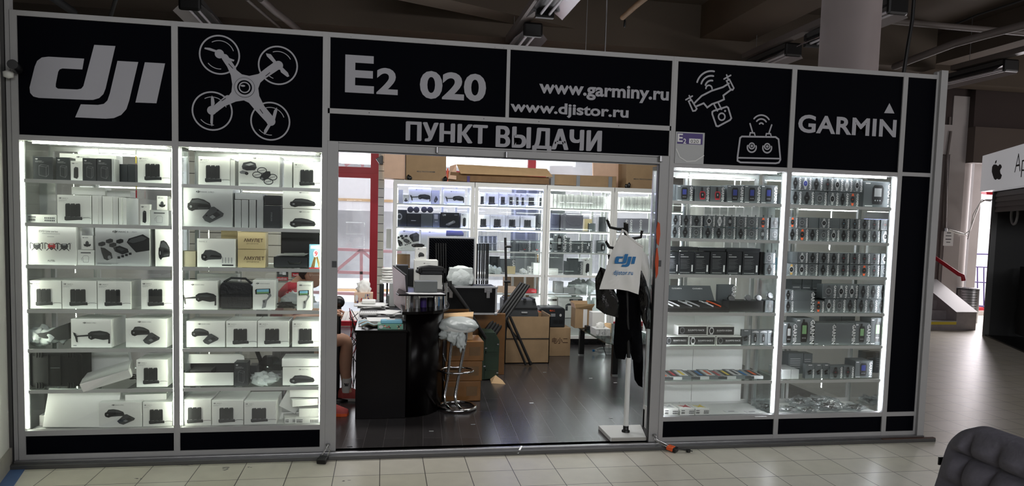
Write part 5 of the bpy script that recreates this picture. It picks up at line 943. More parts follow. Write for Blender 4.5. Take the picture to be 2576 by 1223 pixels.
g = G(); plate(g, (m0, m1, m2, m3), .015, 'ink'); g.build('housing', r); g = G(); plate(g, (m0+Vector((-.002, 0, .01)), m1+Vector((-.002, 0, .01)), m2+Vector((-.002, 0, -.01)), m3+Vector((-.002, 0, -.01))), -.003, 'screen'); g.build('screen', r)
G().tube([(2.49, 1.4, 1.0), (2.52, 1.4, .95), (2.52, 1.4, D+.01)], .015, 'ink').box(2.42, 2.60, 1.28, 1.5, D, D+.012, 'ink').build('stand', r)
def DB(label, x0, x1, y0, y1, z0, z1, m, art=None, name='product_box', cat='box', rz=0): return carton(name, label, cat, x0, x1, z0, z1, y0, y1-y0, m, art, None, rz)
DB('plain dark grey box on the raised counter shelf', at(1043, 740, 1.0).x, at(1100, 740, 1.0).x, 1.0, 1.14, 1.081, at(1043, 708, 1.0).z, 'greybox')
tag(G().slab([(2.53, .87), (2.83, .88), (2.80, 1.02), (2.5, 1.0)], 1.0785, 1.081, 'paper').build('paper_sheet'), 'white paper sheet under the dark grey box on the counter', 'paper')
z0 = .941; DB('large plain white box under the folded drone', 2.66, 2.87, 1.75, 1.95, z0, at(1090, 692, 1.75).z, 'whitebox')
zt = at(1090, 692, 1.75).z
DB('tall white goggles box with ring-guarded drone brand mark, behind the folded drone', at(1042, 700, 2.0).x, at(1101, 700, 2.0).x, 2.0, 2.2, z0, at(1070, 655, 2.0).z, 'whitebox', lambda A: (A.logo('ink', .38, .9, .03), A.t('ink3', 'AVATA 2', .5, .903, .02)))
DB('white box with folded drone picture, topmost of the counter pile', at(1045, 640, 2.02).x, at(1073, 640, 2.02).x, 2.02, 2.16, at(1060, 654, 2.02).z, at(1060, 623, 2.02).z, 'whitebox', lambda A: (A.logo('ink', .2, .85, .08), a_folded(A, .25, .2, .55)))
def drone(loc, s=1, rz=0, label='', m='ink'):
    r = thing('drone', label, 'drone', loc, rz); x, y, z = 0, 0, 0
    g = G(); g.prism([(-.13*s, .03*s), (-.11*s, .0), (.1*s, .0), (.12*s, .03*s), (.10*s, .075*s), (-.02*s, .085*s), (-.11*s, .07*s)], -.045*s, .045*s, m); g.build('body', r, bev=.008*s, world=False)
    for k in range(4):
        sx = -1 if k < 2 else 1; sy = -1 if k % 2 else 1; g = G(); g.bar((-.1*s*sx, sy*.055*s, .05*s), (.11*s*sx, sy*.062*s, (.02+.03*(k % 2))*s), .022*s, .02*s, 'black'); g.lathe((.11*s*sx, sy*.062*s, .02*s), [(.016*s, 0), (.016*s, .04*s)], 'black', 12); g.build('arm', r, world=False)
    g = G(); g.lathe((-.125*s, 0, .01*s), [(.0, 0), (.02*s, .01*s), (.02*s, .03*s), (0, .04*s)], 'ink2', 12); g.build('camera', r, world=False); return r
drone((at(1085, 690, 1.8).x, 1.8, zt+.001), 1.05, .1, 'folded black drone lying on the white box on the counter')
drone((at(1052, 615, 2.05).x, 2.08, at(1060, 623, 2.02).z+.001), .45, .6, 'small dark gadget sitting on the topmost white box of the pile')
def tissue(label, x0, x1, y0, y1, z0, z1, m, dots):
    r = thing('tissue_box', label, 'tissue box', ((x0+x1)/2, y0, z0)); G().box(x0, x1, y0, y1, z0, z1, m).build('carton', r)
    A = Art(x1-x0, z1-z0); rnd = random.Random(len(label)); [A.e(dots[k % len(dots)], rnd.uniform(.08, .92), rnd.uniform(.15, .85), .035, .13, 8) for k in range(16)]; A.e('paper', .13, .5, .09, .32); A.build(r)
    g = G(); g.blob(((x0+x1)/2, (y0+y1)/2, z1+.02), .05, .02, .045, 'cloth', .15, 3, 3); return r, g
tissue('mint tissue box with pink flowers at the front edge of the desk', at(950, 825, .86).x, at(1014, 825, .86).x, .86, .98, D, at(980, 816, .86).z, 'mint', ('coral', 'green', 'kraftpink'))
r, g = tissue('pink patterned tissue box far along the desk by the window', at(891, 745, 2.7).x, at(938, 745, 2.7).x, 2.7, 2.82, D, at(910, 737, 2.7).z, 'kraftpink', ('coral', 'pale', 'purple')); g = G(); p = at(915, 722, 2.76); g.blob((p.x, 2.76, p.z-.02), .07, .03, .09, 'cloth', .18, 3, 3); g.build('tissue', r)
r = thing('wipes_packet', 'pale blue packet of wipes on the mint tissue box', 'packet', (at(985, 810, .88).x, .9, at(980, 815, .88).z)); g = G(); p = r.location; g.box(p.x-.09, p.x+.09, .88, .97, p.z, p.z+.03, 'skyblue'); g.build('packet_body', r, bev=.01); G().box(p.x-.04, p.x+.03, .9, .95, p.z+.03, p.z+.034, 'paper').build('lid', r)
rnd = random.Random(21)
def stackpaper(label, c, n, sx, sy, m='paper'):
    g = G()
    for k in range(n): a = rnd.uniform(-.4, .4); R_ = Matrix.Rotation(a, 3, 'Z'); z = c[2]+k*.006; g.box(c[0]-sx/2, c[0]+sx/2, c[1]-sy/2, c[1]+sy/2, z, z+.004, m if k % 2 else 'white', R_, (c[0]+rnd.uniform(-.01, .01), c[1], z))
    return tag(g.build('paper_stack'), label, 'paper')
stackpaper('loose papers at the front of the desk behind the mint tissue box', (2.28, 1.18, D), 7, .2, .24); stackpaper('white papers under the monitor on the desk', (2.38, 1.78, D), 5, .16, .3); stackpaper('papers around the white router at the far desk end', (2.2, 2.4, D), 5, .28, .3)
for i, (x, y, m, s) in enumerate(((2.2, 1.0, 'olive', 'olive and cream'), (2.17, 1.14, 'paper', 'blue and cream'))):
    g = G(); [g.tube([(x-.06, y-.04+k*.02, D+.008+k*.006), (x-.01, y-.05+k*.02, D+.035+k*.003), (x+.04, y-.03+k*.02, D+.012), (x+.09, y-.01+k*.02, D+.02)], .009, (m, 'skyblue', 'artwhite')[k % 3], 6) for k in range(4)]; tag(g.build('cloth_strap'), 'crumpled %s cloth near the desk corner' % s, 'cloth')
r = thing('keyboard', 'white keyboard lying on the desk between papers', 'keyboard', (2.2, 1.75, D+.002)); g = G(); g.box(2.1, 2.3, 1.68, 1.84, D+.002, D+.02, 'artwhite'); g.build('base', r, bev=.004); g = G(); [g.box(2.108+i*.0188, 2.124+i*.0188, 1.69+j*.029, 1.713+j*.029, D+.02, D+.027, 'paper') for i in range(10) for j in range(5)]; g.build('keys', r)
for i, (x, y) in enumerate(((2.16, 1.42), (2.3, 1.4))): r = thing('card_reader', ('black computer mouse near the desk edge', 'dark card reader with red button on the desk')[i], 'gadget', (x, y, D)); G().blob((x, y, D+.018), .06 if i else .035, .05, .022, 'ink', .05, 3, i, .5).build('body', r)
r = thing('router', 'low white router box at the far end of the desk', 'router', (2.17, 2.4, D+.03)); G().box(2.1, 2.24, 2.38, 2.5, D+.032, D+.07, 'white').build('body', r, bev=.01)
DB('grey and white box behind the monitor foot on the desk', 2.36, 2.5, 2.55, 2.7, D, D+.1, 'greybox'); DB('small white upright box behind the monitor', 2.38, 2.44, 2.45, 2.52, D+.001, D+.24, 'pale')
r = thing('telephone', 'black cordless phone standing on the desk by the red post', 'phone', (2.3, 2.95, D)); G().box(2.275, 2.325, 2.94, 2.97, D, D+.19, 'ink').build('handset', r, bev=.006)
for i, (x, y, h_) in enumerate(((2.50, 2.1, .3), (2.62, 2.15, .26))): r = thing('computer_box', ('black computer tower shelf behind the monitor', 'black ribbed device behind the monitor')[i], 'device', (x, y, .941)); G().box(x-.06, x+.06, y, y+.15, .941, .941+h_, 'ink').build('body', r, bev=.004); G().box(x-.05, x+.05, y-.004, y, .96, .93+h_, 'black').build('front', r)
g = G(); [g.blob((2.36+.004*(k % 2), 3.02, 1.02+k*.03), .07, .05, .018, 'cloth', .1, 2, k) for k in range(5)]; g.box(2.28, 2.44, 2.96, 3.08, .985, 1.005, 'white'); g.box(2.35, 2.37, 3.0, 3.03, D, .985, 'ink'); tag(g.build('folded_towels'), 'small pile of folded white towels on a stand behind the monitor', 'towel')
for i, (x, y, s, m) in enumerate(((2.60, 1.05, 'silver tin', 'steel'), (2.66, 1.12, 'dark blue pen pot', 'purple'), (2.72, 1.16, 'black stapler box', 'ink'), (2.78, 1.22, 'blue and red pen pot', 'blue'))): r = thing('desk_pot', '%s under the raised counter shelf' % s, 'pot', (x, y, .941)); G().lathe((x, y, .941), [(.028, 0), (.028, .08)], m, 12).build('body', r)
g = G(); rnd = random.Random(8)
for k in range(7): g.tube([(2.04+rnd.uniform(-.05, .05), 1.5+k*.1, .2+.6*t/6+rnd.uniform(-.04, .04)) if t else (2.04, 1.5+k*.1, F0+.01) for t in range(7)], .004, ('black', 'red', 'ink2')[k % 3], 5)
tag(g.build('cable_tangle'), 'loose black and red cables hanging at the left side of the desk', 'cable')
r = thing('desk_lamp', 'round black lamp head beside the hand of the man', 'lamp', (at(855, 755, 1.45).x, 1.45, F0)); p = at(852, 760, 1.45); G().blob((p.x, 1.45, p.z), .055, .05, .055, 'black', .03, 3).build('head', r); G().tube([(p.x, 1.45, p.z-.04), (p.x-.01, 1.47, F0+.02)], .025, 'black').lathe((p.x-.01, 1.47, F0), [(.12, 0), (.12, .015), (.03, .03)], 'black', 16).build('stem', r)
# ================================================================ the seated man
zc = .60; bx = at(735, 760, 1.3).x
r = thing('person', 'seated man in a red t-shirt, black shorts and coral sneakers, looking down', 'person', (1.55, 1.3, F0))
nb = at(757, 704, 1.3); hd = at(786, 690, 1.3); V = []
def vv(x, y, z, a, b=None): V.append((x, y, z, a, b if b else a)); return len(V)-1
E_ = []
pel = vv(1.50, 1.3, .58, .16, .13); bel = vv(1.49, 1.3, .76, .17, .15); che = vv(1.53, 1.3, .97, .17, .14); sh = vv(1.585, 1.3, 1.07, .085, .085); nk = vv(nb.x-.005, 1.3, 1.14, .058); E_ += [(pel, bel), (bel, che), (che, sh), (sh, nk)]
h1 = vv(nb.x+.04, 1.3, 1.18, .056, .06); E_.append((nk, h1))
for s, el, wr in ((-1, (1.52, 1.02, .84), (1.86, 1.12, .86)), (1, (1.56, 1.58, .84), (1.86, 1.38, .86))):
    a = vv(1.58, 1.3+s*.16, 1.03, .058); b = vv(*el, .05); c = vv((el[0]+wr[0])/2, (el[1]+wr[1])/2, (el[2]+wr[2])/2-.005, .042); d = vv(*wr, .03, .026); e2 = vv(wr[0]+.045, wr[1]+.01*-s, wr[2]+.005, .024, .036); E_ += [(sh, a), (a, b), (b, c), (c, d), (d, e2)]
feet = []
for s, kn, an, to in ((-1, (1.88, 1.12, .56), (1.84, .98, .14), (2.02, .93, .075)), (1, (2.0, 1.48, .60), (2.0, 1.46, .15), (2.13, 1.44, .075))):
    hp = vv(1.55, 1.3+s*.11, .57, .105); md = vv((1.55+kn[0])/2, (1.3+s*.11+kn[1])/2, .59, .092); k_ = vv(*kn, .072); cf = vv(kn[0]*.6+an[0]*.4-.015, kn[1]*.6+an[1]*.4, .38, .066); a_ = vv(*an, .038); t_ = vv(an[0]+.08, (an[1]+to[1])/2, .09, .04, .03); E_ += [(pel, hp), (hp, md), (md, k_), (k_, cf), (cf, a_), (a_, t_)]; feet.append((an, to))
skin('body', V, E_, 'skin', r)
# head, ear, nose, hair
g = G(); b = G(); b.blob((0, 0, 0), .104, .080, .128, 'skin', .0, 3)
hc = Vector((hd.x-.005, 1.3, hd.z+.01)); Rh = Matrix.Rotation(.28, 3, 'Y')
vs = []
for v in b.v:
    v = Vector(v)
    if v.x > .02 and v.z < .0: v.x += .012*min(1, -v.z/.08)
    if v.z < -.04: v.y *= .82; v.x = v.x*.9+.012
    if v.x > .05 and abs(v.y) < .02 and -.045 < v.z < .02: v.x += .022*(1-abs(v.y)/.02)*(1 if v.z < -.01 else .5)
    if v.x > .055 and -.075 < v.z < -.055: v.x -= .005
    vs.append(tuple(Rh@v+hc))
g.add(vs, b.f, 'skin', True); T_ = lambda x, y, z: tuple(Rh@Vector((x, y, z))+hc)
g.tube([T_(.085, 0, .015), T_(.112, 0, -.025), T_(.098, 0, -.033)], [.008, .014, .010], 'skin', 10)
for s in (-1, 1): g.blob(T_(-.002, s*.076, -.005), .018, .008, .03, 'skin', .1, 2)
g.build('head', r)
g = G(); vs = [Rh@(Vector(v)*1.045)+hc for v in b.v]; keep = [(Vector(v).z > .035+.05*max(0, Vector(v).x/.09) or Vector(v).x < -.025-.4*min(0, Vector(v).z+.06)) and Vector(v).z > -.075 for v in b.v]
g.add(vs, [f for f in b.f if all(keep[i] for i in f)], 'hair', True); g.build('hair', r)
g = G()
for s in (-1, 1): g.blob(T_(.078, s*.032, .012), .008, .012, .006, 'artwhite', 0, 2); g.blob(T_(.085, s*.032, .010), .003, .005, .004, 'ink', 0, 1); g.tube([T_(.08, s*.018, .03), T_(.082, s*.035, .034), T_(.068, s*.052, .028)], .004, 'hair', 6)
g.tube([T_(.09, -.022, -.062), T_(.1, 0, -.060), T_(.09, .022, -.062)], .004, 'coral', 6); g.build('face', r)
# fingers of both hands, closed round a small black part
g = G()
for s, w0 in ((-1, Vector((1.905, 1.12, .865))), (1, Vector((1.905, 1.37, .865)))):
    for k in range(4):
        y = w0.y+(k-1.5)*.017; g.tube([(w0.x, y, w0.z+.01), (w0.x+.04, y, w0.z+.018-.004*k), (w0.x+.068, y-s*.006, w0.z-.005), (w0.x+.058, y-s*.008, w0.z-.028)], [.010, .0095, .0085, .0065], 'skin', 8)
    g.tube([(w0.x-.02, w0.y-s*.03, w0.z), (w0.x+.02, w0.y-s*.045, w0.z+.006), (w0.x+.045, w0.y-s*.035, w0.z-.008)], [.012, .0105, .008], 'skin', 8)
g.build('fingers', r)
S2 = [(1.50, 1.3, .62, .185, .16), (1.49, 1.3, .78, .19, .17), (1.53, 1.3, .97, .185, .155), (1.585, 1.3, 1.075, .145, .13), (nb.x-.025, 1.3, 1.14, .088, .085), (1.575, 1.13, 1.03, .10, .10), (1.54, 1.055, .92, .085, .085), (1.575, 1.47, 1.03, .10, .10), (1.57, 1.55, .92, .085, .085)]
skin('t_shirt', S2, [(0, 1), (1, 2), (2, 3), (3, 4), (3, 5), (5, 6), (3, 7), (7, 8)], 'shirt', r)
skin('shorts', [(1.50, 1.3, .58, .175, .145), (1.55, 1.19, .57, .122), (1.70, 1.15, .575, .112), (1.78, 1.135, .572, .1), (1.55, 1.41, .57, .122), (1.74, 1.45, .59, .112), (1.88, 1.47, .60, .1)], [(0, 1), (1, 2), (2, 3), (0, 4), (4, 5), (5, 6)], 'coat', r)
for i, (an, to) in enumerate(feet):
    an = Vector(an); to = Vector(to); d = (to-an); d.z = 0; d.normalize(); n_ = Vector((-d.y, d.x, 0)); L_ = .28; h0 = an-d*.07
    G().tube([an+Vector((0, 0, .10)), an+Vector((0, 0, .03)), an+Vector((0, 0, -.03))], [.048, .045, .046], 'cloth', 16).build('sock', r)
    prof = [(0, .035, .085), (.05, .042, .10), (.11, .042, .095), (.17, .046, .07), (.23, .042, .05), (.275, .025, .035)]; g = G(); vs = []
    for t, w_, hh in prof:
        c = h0+d*t
        for a in range(10): th = math.pi*a/9; vs.append((c.x+n_.x*w_*math.cos(th), c.y+n_.y*w_*math.cos(th), F0+.022+hh*math.sin(th)))
    g.add(vs, [(i_*10+j, i_*10+j+1, (i_+1)*10+j+1, (i_+1)*10+j) for i_ in range(5) for j in range(9)]+[tuple(range(10)), tuple(range(59, 49, -1))], 'coral', True)
    o = g.build('sneaker', r); g = G(); pts = [(h0+d*t+n_*w_*1.08) for t, w_, hh in prof]+[(h0+d*t-n_*w_*1.08) for t, w_, hh in reversed(prof)]; g.slab([(p.x, p.y) for p in pts], F0, F0+.024, 'artwhite' if i else 'orange'); g.build('sole', o if False else r)
g = G(); an = Vector(feet[1][0]); [g.add([(an.x+.0+dx, an.y-.051, an.z+.04), (an.x+dx*2.4-.006, an.y-.0505, an.z+.058), (an.x+dx*2.4+.006, an.y-.0505, an.z+.062), (an.x+.006+dx, an.y-.051, an.z+.042)], [(0, 1, 2, 3)], 'ink') for dx in (-.007, 0, .007)]; g.box(an.x-.016, an.x+.018, an.y-.0515, an.y-.05, an.z+.035, an.z+.041, 'ink'); g.build('sock_mark', r)
r = thing('office_chair', 'black office chair the man sits on behind the second case', 'chair', (1.45, 1.3, F0)); G().box(1.27, 1.68, 1.08, 1.52, .40, .455, 'coat').build('seat', r, bev=.02)
G().tube([(1.28, 1.3, .44), (1.22, 1.3, .6), (1.25, 1.3, .8)], .02, 'rubber').box(1.27, 1.31, 1.12, 1.48, .62, 1.02, 'coat').build('backrest', r, bev=.015); G().lathe((1.47, 1.3, F0+.05), [(.025, 0), (.025, .31)], 'chrome', 12).build('column', r)
for k in range(5): a = k*1.2566; q = Vector((1.47+.28*math.cos(a), 1.3+.28*math.sin(a), F0+.06)); G().bar((1.47, 1.3, F0+.09), q, .04, .03, 'rubber').lathe((q.x, q.y, F0), [(.02, 0), (.025, .02), (.02, .05)], 'rubber', 10).build('leg', r)
# ================================================================ bar stool, cartons, cases
r = thing('bar_stool', 'chrome bar stool with a plastic bag wrapped over its seat', 'stool', (2.97, 1.10, F0))
G().tube([(2.97+.165*math.cos(t*.2618), 1.10+.165*math.sin(t*.2618), F0+.016) for t in range(24)], .015, 'chrome', 10, closed=True).build('base_ring', r)
for s, x in ((0, -.05), (1, .045)):
    G().tube([(2.99+x*1.3, 1.16, .74), (2.985+x*1.3, 1.15, .66), (2.93+x, 1.10, .30), (2.905+x, 1.07, .17), (2.91+x, 1.05, .10), (2.95+x, .99, .068), (2.97+x*1.1, .95, .064)], .0135, 'chrome', 10).build('leg', r)
G().tube([(2.96+.15*math.cos(t*.2618), 1.10+.13*math.sin(t*.2618), .385) for t in range(24)], .009, 'chrome', 8, closed=True).build('foot_ring', r)
G().lathe((2.965, 1.12, .735), [(.14, 0), (.165, .02), (.165, .06), (.12, .08), (0, .085)], 'white', 28).build('seat', r)
g = G(); g.blob((2.965, 1.12, .785), .178, .165, .072, 'plasticbag', .05, 4, 4); g.blob((2.92, .99, .70), .06, .025, .06, 'plasticbag', .25, 3, 6); g.blob((2.98, .97, .665), .035, .02, .075, 'plasticbag', .3, 3, 7); g.blob((2.90, 1.06, .71), .1, .08, .04, 'plasticbag', .2, 3, 8); g.build('seat_cover', r)
for i, (z0, z1, dx) in enumerate(((F0+.001, .233, 0), (.235, .418, .01), (.42, .60, .02))):
    r = thing('taped_carton', 'brown tape-covered carton, %s of the stack behind the stool' % ('lowest', 'middle', 'topmost')[i], 'box', (3.04, 1.34, z0), group='taped cartons behind the stool'); G().box(2.872+dx, 3.212+dx, 1.34, 1.72, z0, z1, 'tapebrown').build('carton', r, bev=.006); [G().box(xx+dx, xx+dx+.1, 1.337, 1.341, z0+.05, z1-.05, 'kraftdark').build('label_patch', r) for xx in (2.9, 3.08)]
r = thing('open_carton', 'small open cardboard carton on top of the taped stack', 'box', (3.0, 1.45, .602)); g = G(); x0, x1 = at(1105, 800, 1.42).x, at(1190, 800, 1.42).x; z1 = at(1150, 797, 1.42).z
g.box(x0, x1, 1.42, 1.70, .602, z1, 'kraftlight'); g.build('carton', r); G().quad((x0, 1.42, z1+.002), (x1, 1.42, z1+.002), (x1+.02, 1.55, z1+.03), (x0, 1.55, z1+.01), 'kraftlight').quad((x0, 1.72, z1+.002), (x1, 1.72, z1+.002), (x1-.02, 1.6, z1+.05), (x0+.03, 1.6, z1+.045), 'kraft').build('flap', r); G().box(x1-.1, x1-.06, 1.418, 1.421, z1-.03, z1, 'red').build('tape', r)
r = thing('metal_chest', 'dark green metal trunk standing on its side behind the taped cartons', 'chest', (3.42, 2.2, F0)); g = G(); g.prism([(3.33, F0), (3.515, F0+.02), (3.52, .46), (3.47, .55), (3.33, .555)], 2.2, 2.75, 'green'); g.build('body', r, bev=.006)
g = G(); [g.box(3.33, 3.5, 2.19, 2.2, z, z+.012, 'green') for z in (.15, .33, .345)]; g.box(3.37, 3.38, 2.19, 2.2, .06, .54, 'green'); g.build('ribs', r); [G().box(x, x+.02, 2.18, 2.2, z, z+.012, 'steel').build('latch', r) for x, z in ((3.355, .19), (3.365, .38), (3.49, .42), (3.49, .12))]
p = at(1245, 940, 2.15); r = thing('torn_bag', 'torn cream paper bag on the floor beside the green trunk', 'paper', (3.5, 2.1, F0)); G().add([(3.42, 2.05, F0), (3.56, 2.0, F0), (3.55, 2.14, F0+.01), (3.47, 2.1, F0+.075), (3.43, 2.2, F0+.01)], [(0, 1, 3), (1, 2, 3), (2, 4, 3), (4, 0, 3)], 'kraftlight').build('folded_paper', r)
DB('orange-brown carton under the flight case', 3.12, 3.62, 2.46, 2.8, F0, .712, 'tapebrown', name='cardboard_box')
# open flight case with egg-crate foam lid
r = thing('flight_case', 'black flight case with silver edges and an open foam-lined lid', 'case', (3.2, 2.1, .755)); x0, x1, z0, z1 = 2.90, 3.455, .757, 1.03
G().box(x0, x1, 2.1, 2.45, z0, z1, 'caseblack').build('body', r)
g = G()
for x in (x0, x1): g.box(x-.009, x+.009, 2.09, 2.11, z0, z1+.005, 'silver')
for z in (z0, z1): g.box(x0-.008, x1+.008, 2.088, 2.108, z-.008, z+.01, 'silver')
for x in (x0, x1):
    for z in (z0, z1): g.blob((x, 2.1, z), .02, .02, .02, 'silver', 0, 2)
g.build('edge_trim', r)
for x in (2.99, 3.37): G().box(x-.04, x+.04, 2.086, 2.098, z1-.055, z1-.005, 'steel').box(x-.018, x+.018, 2.078, 2.09, z1-.11, z1-.03, 'steel').build('latch', r, bev=.003)
lx0, lx1 = at(1075, 650, 2.45).x, at(1195, 650, 2.45).x; lz = at(1130, 596, 2.45).z; G().box(lx0, lx1, 2.45, 2.5, 1.0, lz, 'silver').build('lid', r)
g = G(); nx, nz = 34, 36; X = [lx0+.015+(lx1-lx0-.03)*i/nx for i in range(nx+1)]; Z = [1.02+(lz-1.035)*j/nz for j in range(nz+1)]
g.add([(X[i], 2.447-.022*(.5+.5*math.cos(i*math.pi)*math.cos(j*math.pi))*(.0 if i in (0, nx) or j in (0, nz) else 1), Z[j]) for j in range(nz+1) for i in range(nx+1)], [(j*(nx+1)+i, j*(nx+1)+i+1, (j+1)*(nx+1)+i+1, (j+1)*(nx+1)+i) for j in range(nz) for i in range(nx)], 'foam'); g.flat = True; g.build('foam_lining', r)
p = at(1160, 700, 2.2); r = thing('wrapped_block', 'clear bubble-wrapped block standing on the flight case', 'packing', (p.x, 2.2, 1.04)); g = G(); g.blob((p.x, 2.25, at(1160, 700, 2.2).z), .14, .07, .13, 'plasticbag', .06, 3, 3); g.box(p.x-.12, p.x+.12, 2.2, 2.3, 1.045, at(1160, 674, 2.2).z, 'plasticbag'); g.build('wrap', r, bev=.02)
for i, u_ in enumerate((1201, 1208, 1213.5, 1219, 1224, 1229)):
    a, b = at(u_, 613, 2.32), at(u_-2, 716, 2.32); r = thing('antenna_tube', 'thin black upright tube, %s of the cluster on the flight case' % ORD[i], 'tube', (b.x, 2.32, 1.04), group='upright black tubes'); G().tube([(b.x, 2.32+.02*(i % 2), 1.041), (a.x, 2.32+.02*(i % 2), a.z)], .009, 'rubber', 10).build('pole', r); G().tube([(b.x, 2.32+.02*(i % 2), 1.08), (b.x, 2.32+.02*(i % 2), 1.10)], .0105, 'silver', 10).build('collar', r)
for i, u_ in enumerate((1097, 1103, 1109, 1115, 1121)):
    a, b = at(u_, 612, 2.4), at(u_+1, 716, 2.4); r = thing('antenna_tube', 'black tube in front of the foam lid, %s from its left edge' % ORD[i], 'tube', (b.x, 2.4, 1.04), group='black tubes in the open lid'); G().tube([(b.x, 2.4, 1.041), (a.x, 2.4, a.z)], .009, 'black', 10).build('pole', r)
# tall light stand, fallen tripods
r = thing('light_stand', 'tall thin black tripod stand before the second back cabinet', 'tripod', (3.70, 2.95, F0)); a, b = at(1271, 598, 2.95), at(1272, 770, 2.95)
G().tube([(b.x, 2.95, .35), (b.x, 2.95, 1.0)], .02, 'rubber', 12).tube([(b.x, 2.95, 1.0), (a.x, 2.95, a.z)], .014, 'rubber', 12).build('pole', r)
for z in (1.02, 1.42): G().tube([(b.x-.03, 2.94, z), (b.x+.045, 2.94, z)], .014, 'black', 10).build('knob', r)
for q in ((3.45, 2.75), (3.95, 2.9), (3.72, 3.04)): G().tube([(b.x, 2.95, .62), (q[0], q[1], F0+.014)], .014, 'rubber', 10).build('leg', r)
for i in range(4):
    r = thing('tripod_tube', 'thick black tube, %s of the leaning bundle of four' % ORD[i], 'tube', (3.4, 2.55, .4), group='leaning black tubes'); a = at(1311+i*6.5, 712+i*2.2, 2.7); b = at(1219+i*7, 836+i*4, 2.42); m_ = b+(a-b)*.35
    G().tube([b, a], .017, 'ink', 12).build('pole', r); G().tube([b, b+(m_-b)*.7], .022, 'rubber', 12).build('grip', r); G().tube([b+(m_-b)*.72, b+(m_-b)*.85], .0205, 'silver', 12).build('collar', r)
r = thing('tripod', 'black tripod lying against the big cardboard box with one leg out', 'tripod', (3.8, 2.9, F0)); a, b = at(1282, 795, 2.95), at(1336, 916, 2.9); b.z = F0+.015; G().tube([a, b], .016, 'rubber', 12).build('leg', r); G().tube([at(1270, 812, 2.97), at(1308, 858, 2.93)], .009, 'rubber').build('brace', r); G().tube([b+(a-b)*.06, b], .02, 'black', 12).build('rubber_foot', r); c = at(1262, 870, 2.95); G().tube([at(1277, 800, 2.95), (c.x, 3.0, F0+.015)], .014, 'rubber', 10).build('leg', r)
r = thing('tripod', 'folded black tripod leaning from the counter across the flight case', 'tripod', (3.1, 1.8, .6)); G().tube([at(1129, 712, 1.95), at(1176, 778, 1.95), at(1222, 852, 2.0)], [.024, .022, .016], 'rubber', 12).build('leg_bundle', r); G().tube([at(1129, 708, 1.95), at(1131, 720, 1.95)], .03, 'black', 12).build('head', r)
# big cartons, hard case, power station
r = thing('cardboard_box', 'large open brown cardboard box holding a grey hard case', 'box', (3.98, 3.06, F0)); g = G(); x0, x1 = 3.685, 4.26; g.box(x0, x1, 3.06, 3.07, F0, .60, 'kraft'); g.box(x0, x0+.01, 3.06, 3.5, F0, .60, 'kraft'); g.box(x1-.01, x1, 3.06, 3.5, F0, .62, 'kraft'); g.box(x0, x1, 3.49, 3.5, F0, .6, 'kraft'); g.box(x0, x1, 3.06, 3.5, F0, F0+.01, 'kraftdark'); g.build('carton', r); G().box(x0, x1, 3.056, 3.06, .335, .345, 'ink').build('seam', r)
r = thing('hard_case', 'dark grey ribbed hard case standing in the large cardboard box', 'case', (3.92, 3.15, F0+.012)); g = G(); zt_ = at(1300, 752, 3.2).z; g.prism([(3.71, .06), (4.12, .06), (4.14, .62), (4.10, zt_-.02), (4.06, zt_), (3.71, zt_)], 3.15, 3.42, 'ink2'); g.build('shell', r, bev=.015); g = G(); [g.box(3.73+k*.11, 3.76+k*.11, 3.13, 3.4, zt_-.03, zt_+.012, 'ink') for k in range(4)]; g.box(3.72, 4.12, 3.14, 3.15, .68, .70, 'ink'); g.build('ribs', r, bev=.004); G().box(3.93, 4.0, 3.142, 3.15, .63, .645, 'pale').build('label_plate', r)
r = thing('cardboard_box', 'brown cardboard box with three dark Chinese characters under the power station', 'box', (4.48, 3.5, F0)); G().box(4.27, 4.632, 3.5, 3.85, F0, .402, 'kraft').build('carton', r, bev=.003); A = Art(.27, .35, x=-.11, z=0); A.t('brownink', '电小二', .1, .45, .22, .75, bold=.01); A.build(r)
r = thing('power_station', 'black and orange portable power station on the Chinese-marked box', 'power station', (4.40, 3.52, .403)); a, b = 4.225, 4.56; g = G(); g.prism([(a, .404), (b, .404), (b, .63), (b-.03, .655), (a+.03, .655), (a, .63)], 3.52, 3.78, 'blackbox'); g.build('body', r, bev=.012)
A = Art(b-a, .25, x=a-4.40, y=-.002); A.t('orange', '电小二', .4, .8, .1, .2); A.e('pale', .3, .62, .045, .07); A.e('pale', .82, .62, .045, .07); A.r('ink3', .45, .55, .62, .7); A.r('black', .55, .2, .72, .38); A.r('black', .76, .2, .92, .38); A.build(r); G().prism([(a-.003, .5), (a+.04, .49), (a+.045, .57), (a+.03, .6), (a-.003, .61)], 3.515, 3.7, 'orange').build('side_vent', r, bev=.004)
# ================================================================ coat rack with bags and coats
r = thing('coat_rack', 'white and black coat rack on a scuffed white square base in the doorway', 'coat rack', (4.26, .22, F0))
bs = [atz(1507, 1078, .075), atz(1537, 1108, .075), atz(1634, 1103, .075), atz(1612, 1072, .075)]; g = G(); g.slab([(4.045, .37), (4.04, .04), (4.325, .035), (4.40, .36)], F0, .078, 'white'); g.build('base', r, bev=.003); G().box(4.05, 4.33, .034, .0345, F0+.003, .074, 'wallgrey').build('base_edge', r)
bp = atz(1574, 1086, .08); px, py = bp.x, bp.y; tz = at(1575, 560, py).z
G().lathe((px, py, .078), [(.032, 0), (.032, .012), (.022, .018), (.022, .05)], 'black', 20).build('collar', r); z1 = at(1572, 900, py).z; G().lathe((px, py, .125), [(.0195, 0), (.0195, z1-.125)], 'white', 20).build('lower_pole', r)
tp = at(1573, 570, py); G().tube([(px, py, z1), (tp.x, py, tz)], .015, 'black', 14).build('upper_pole', r)
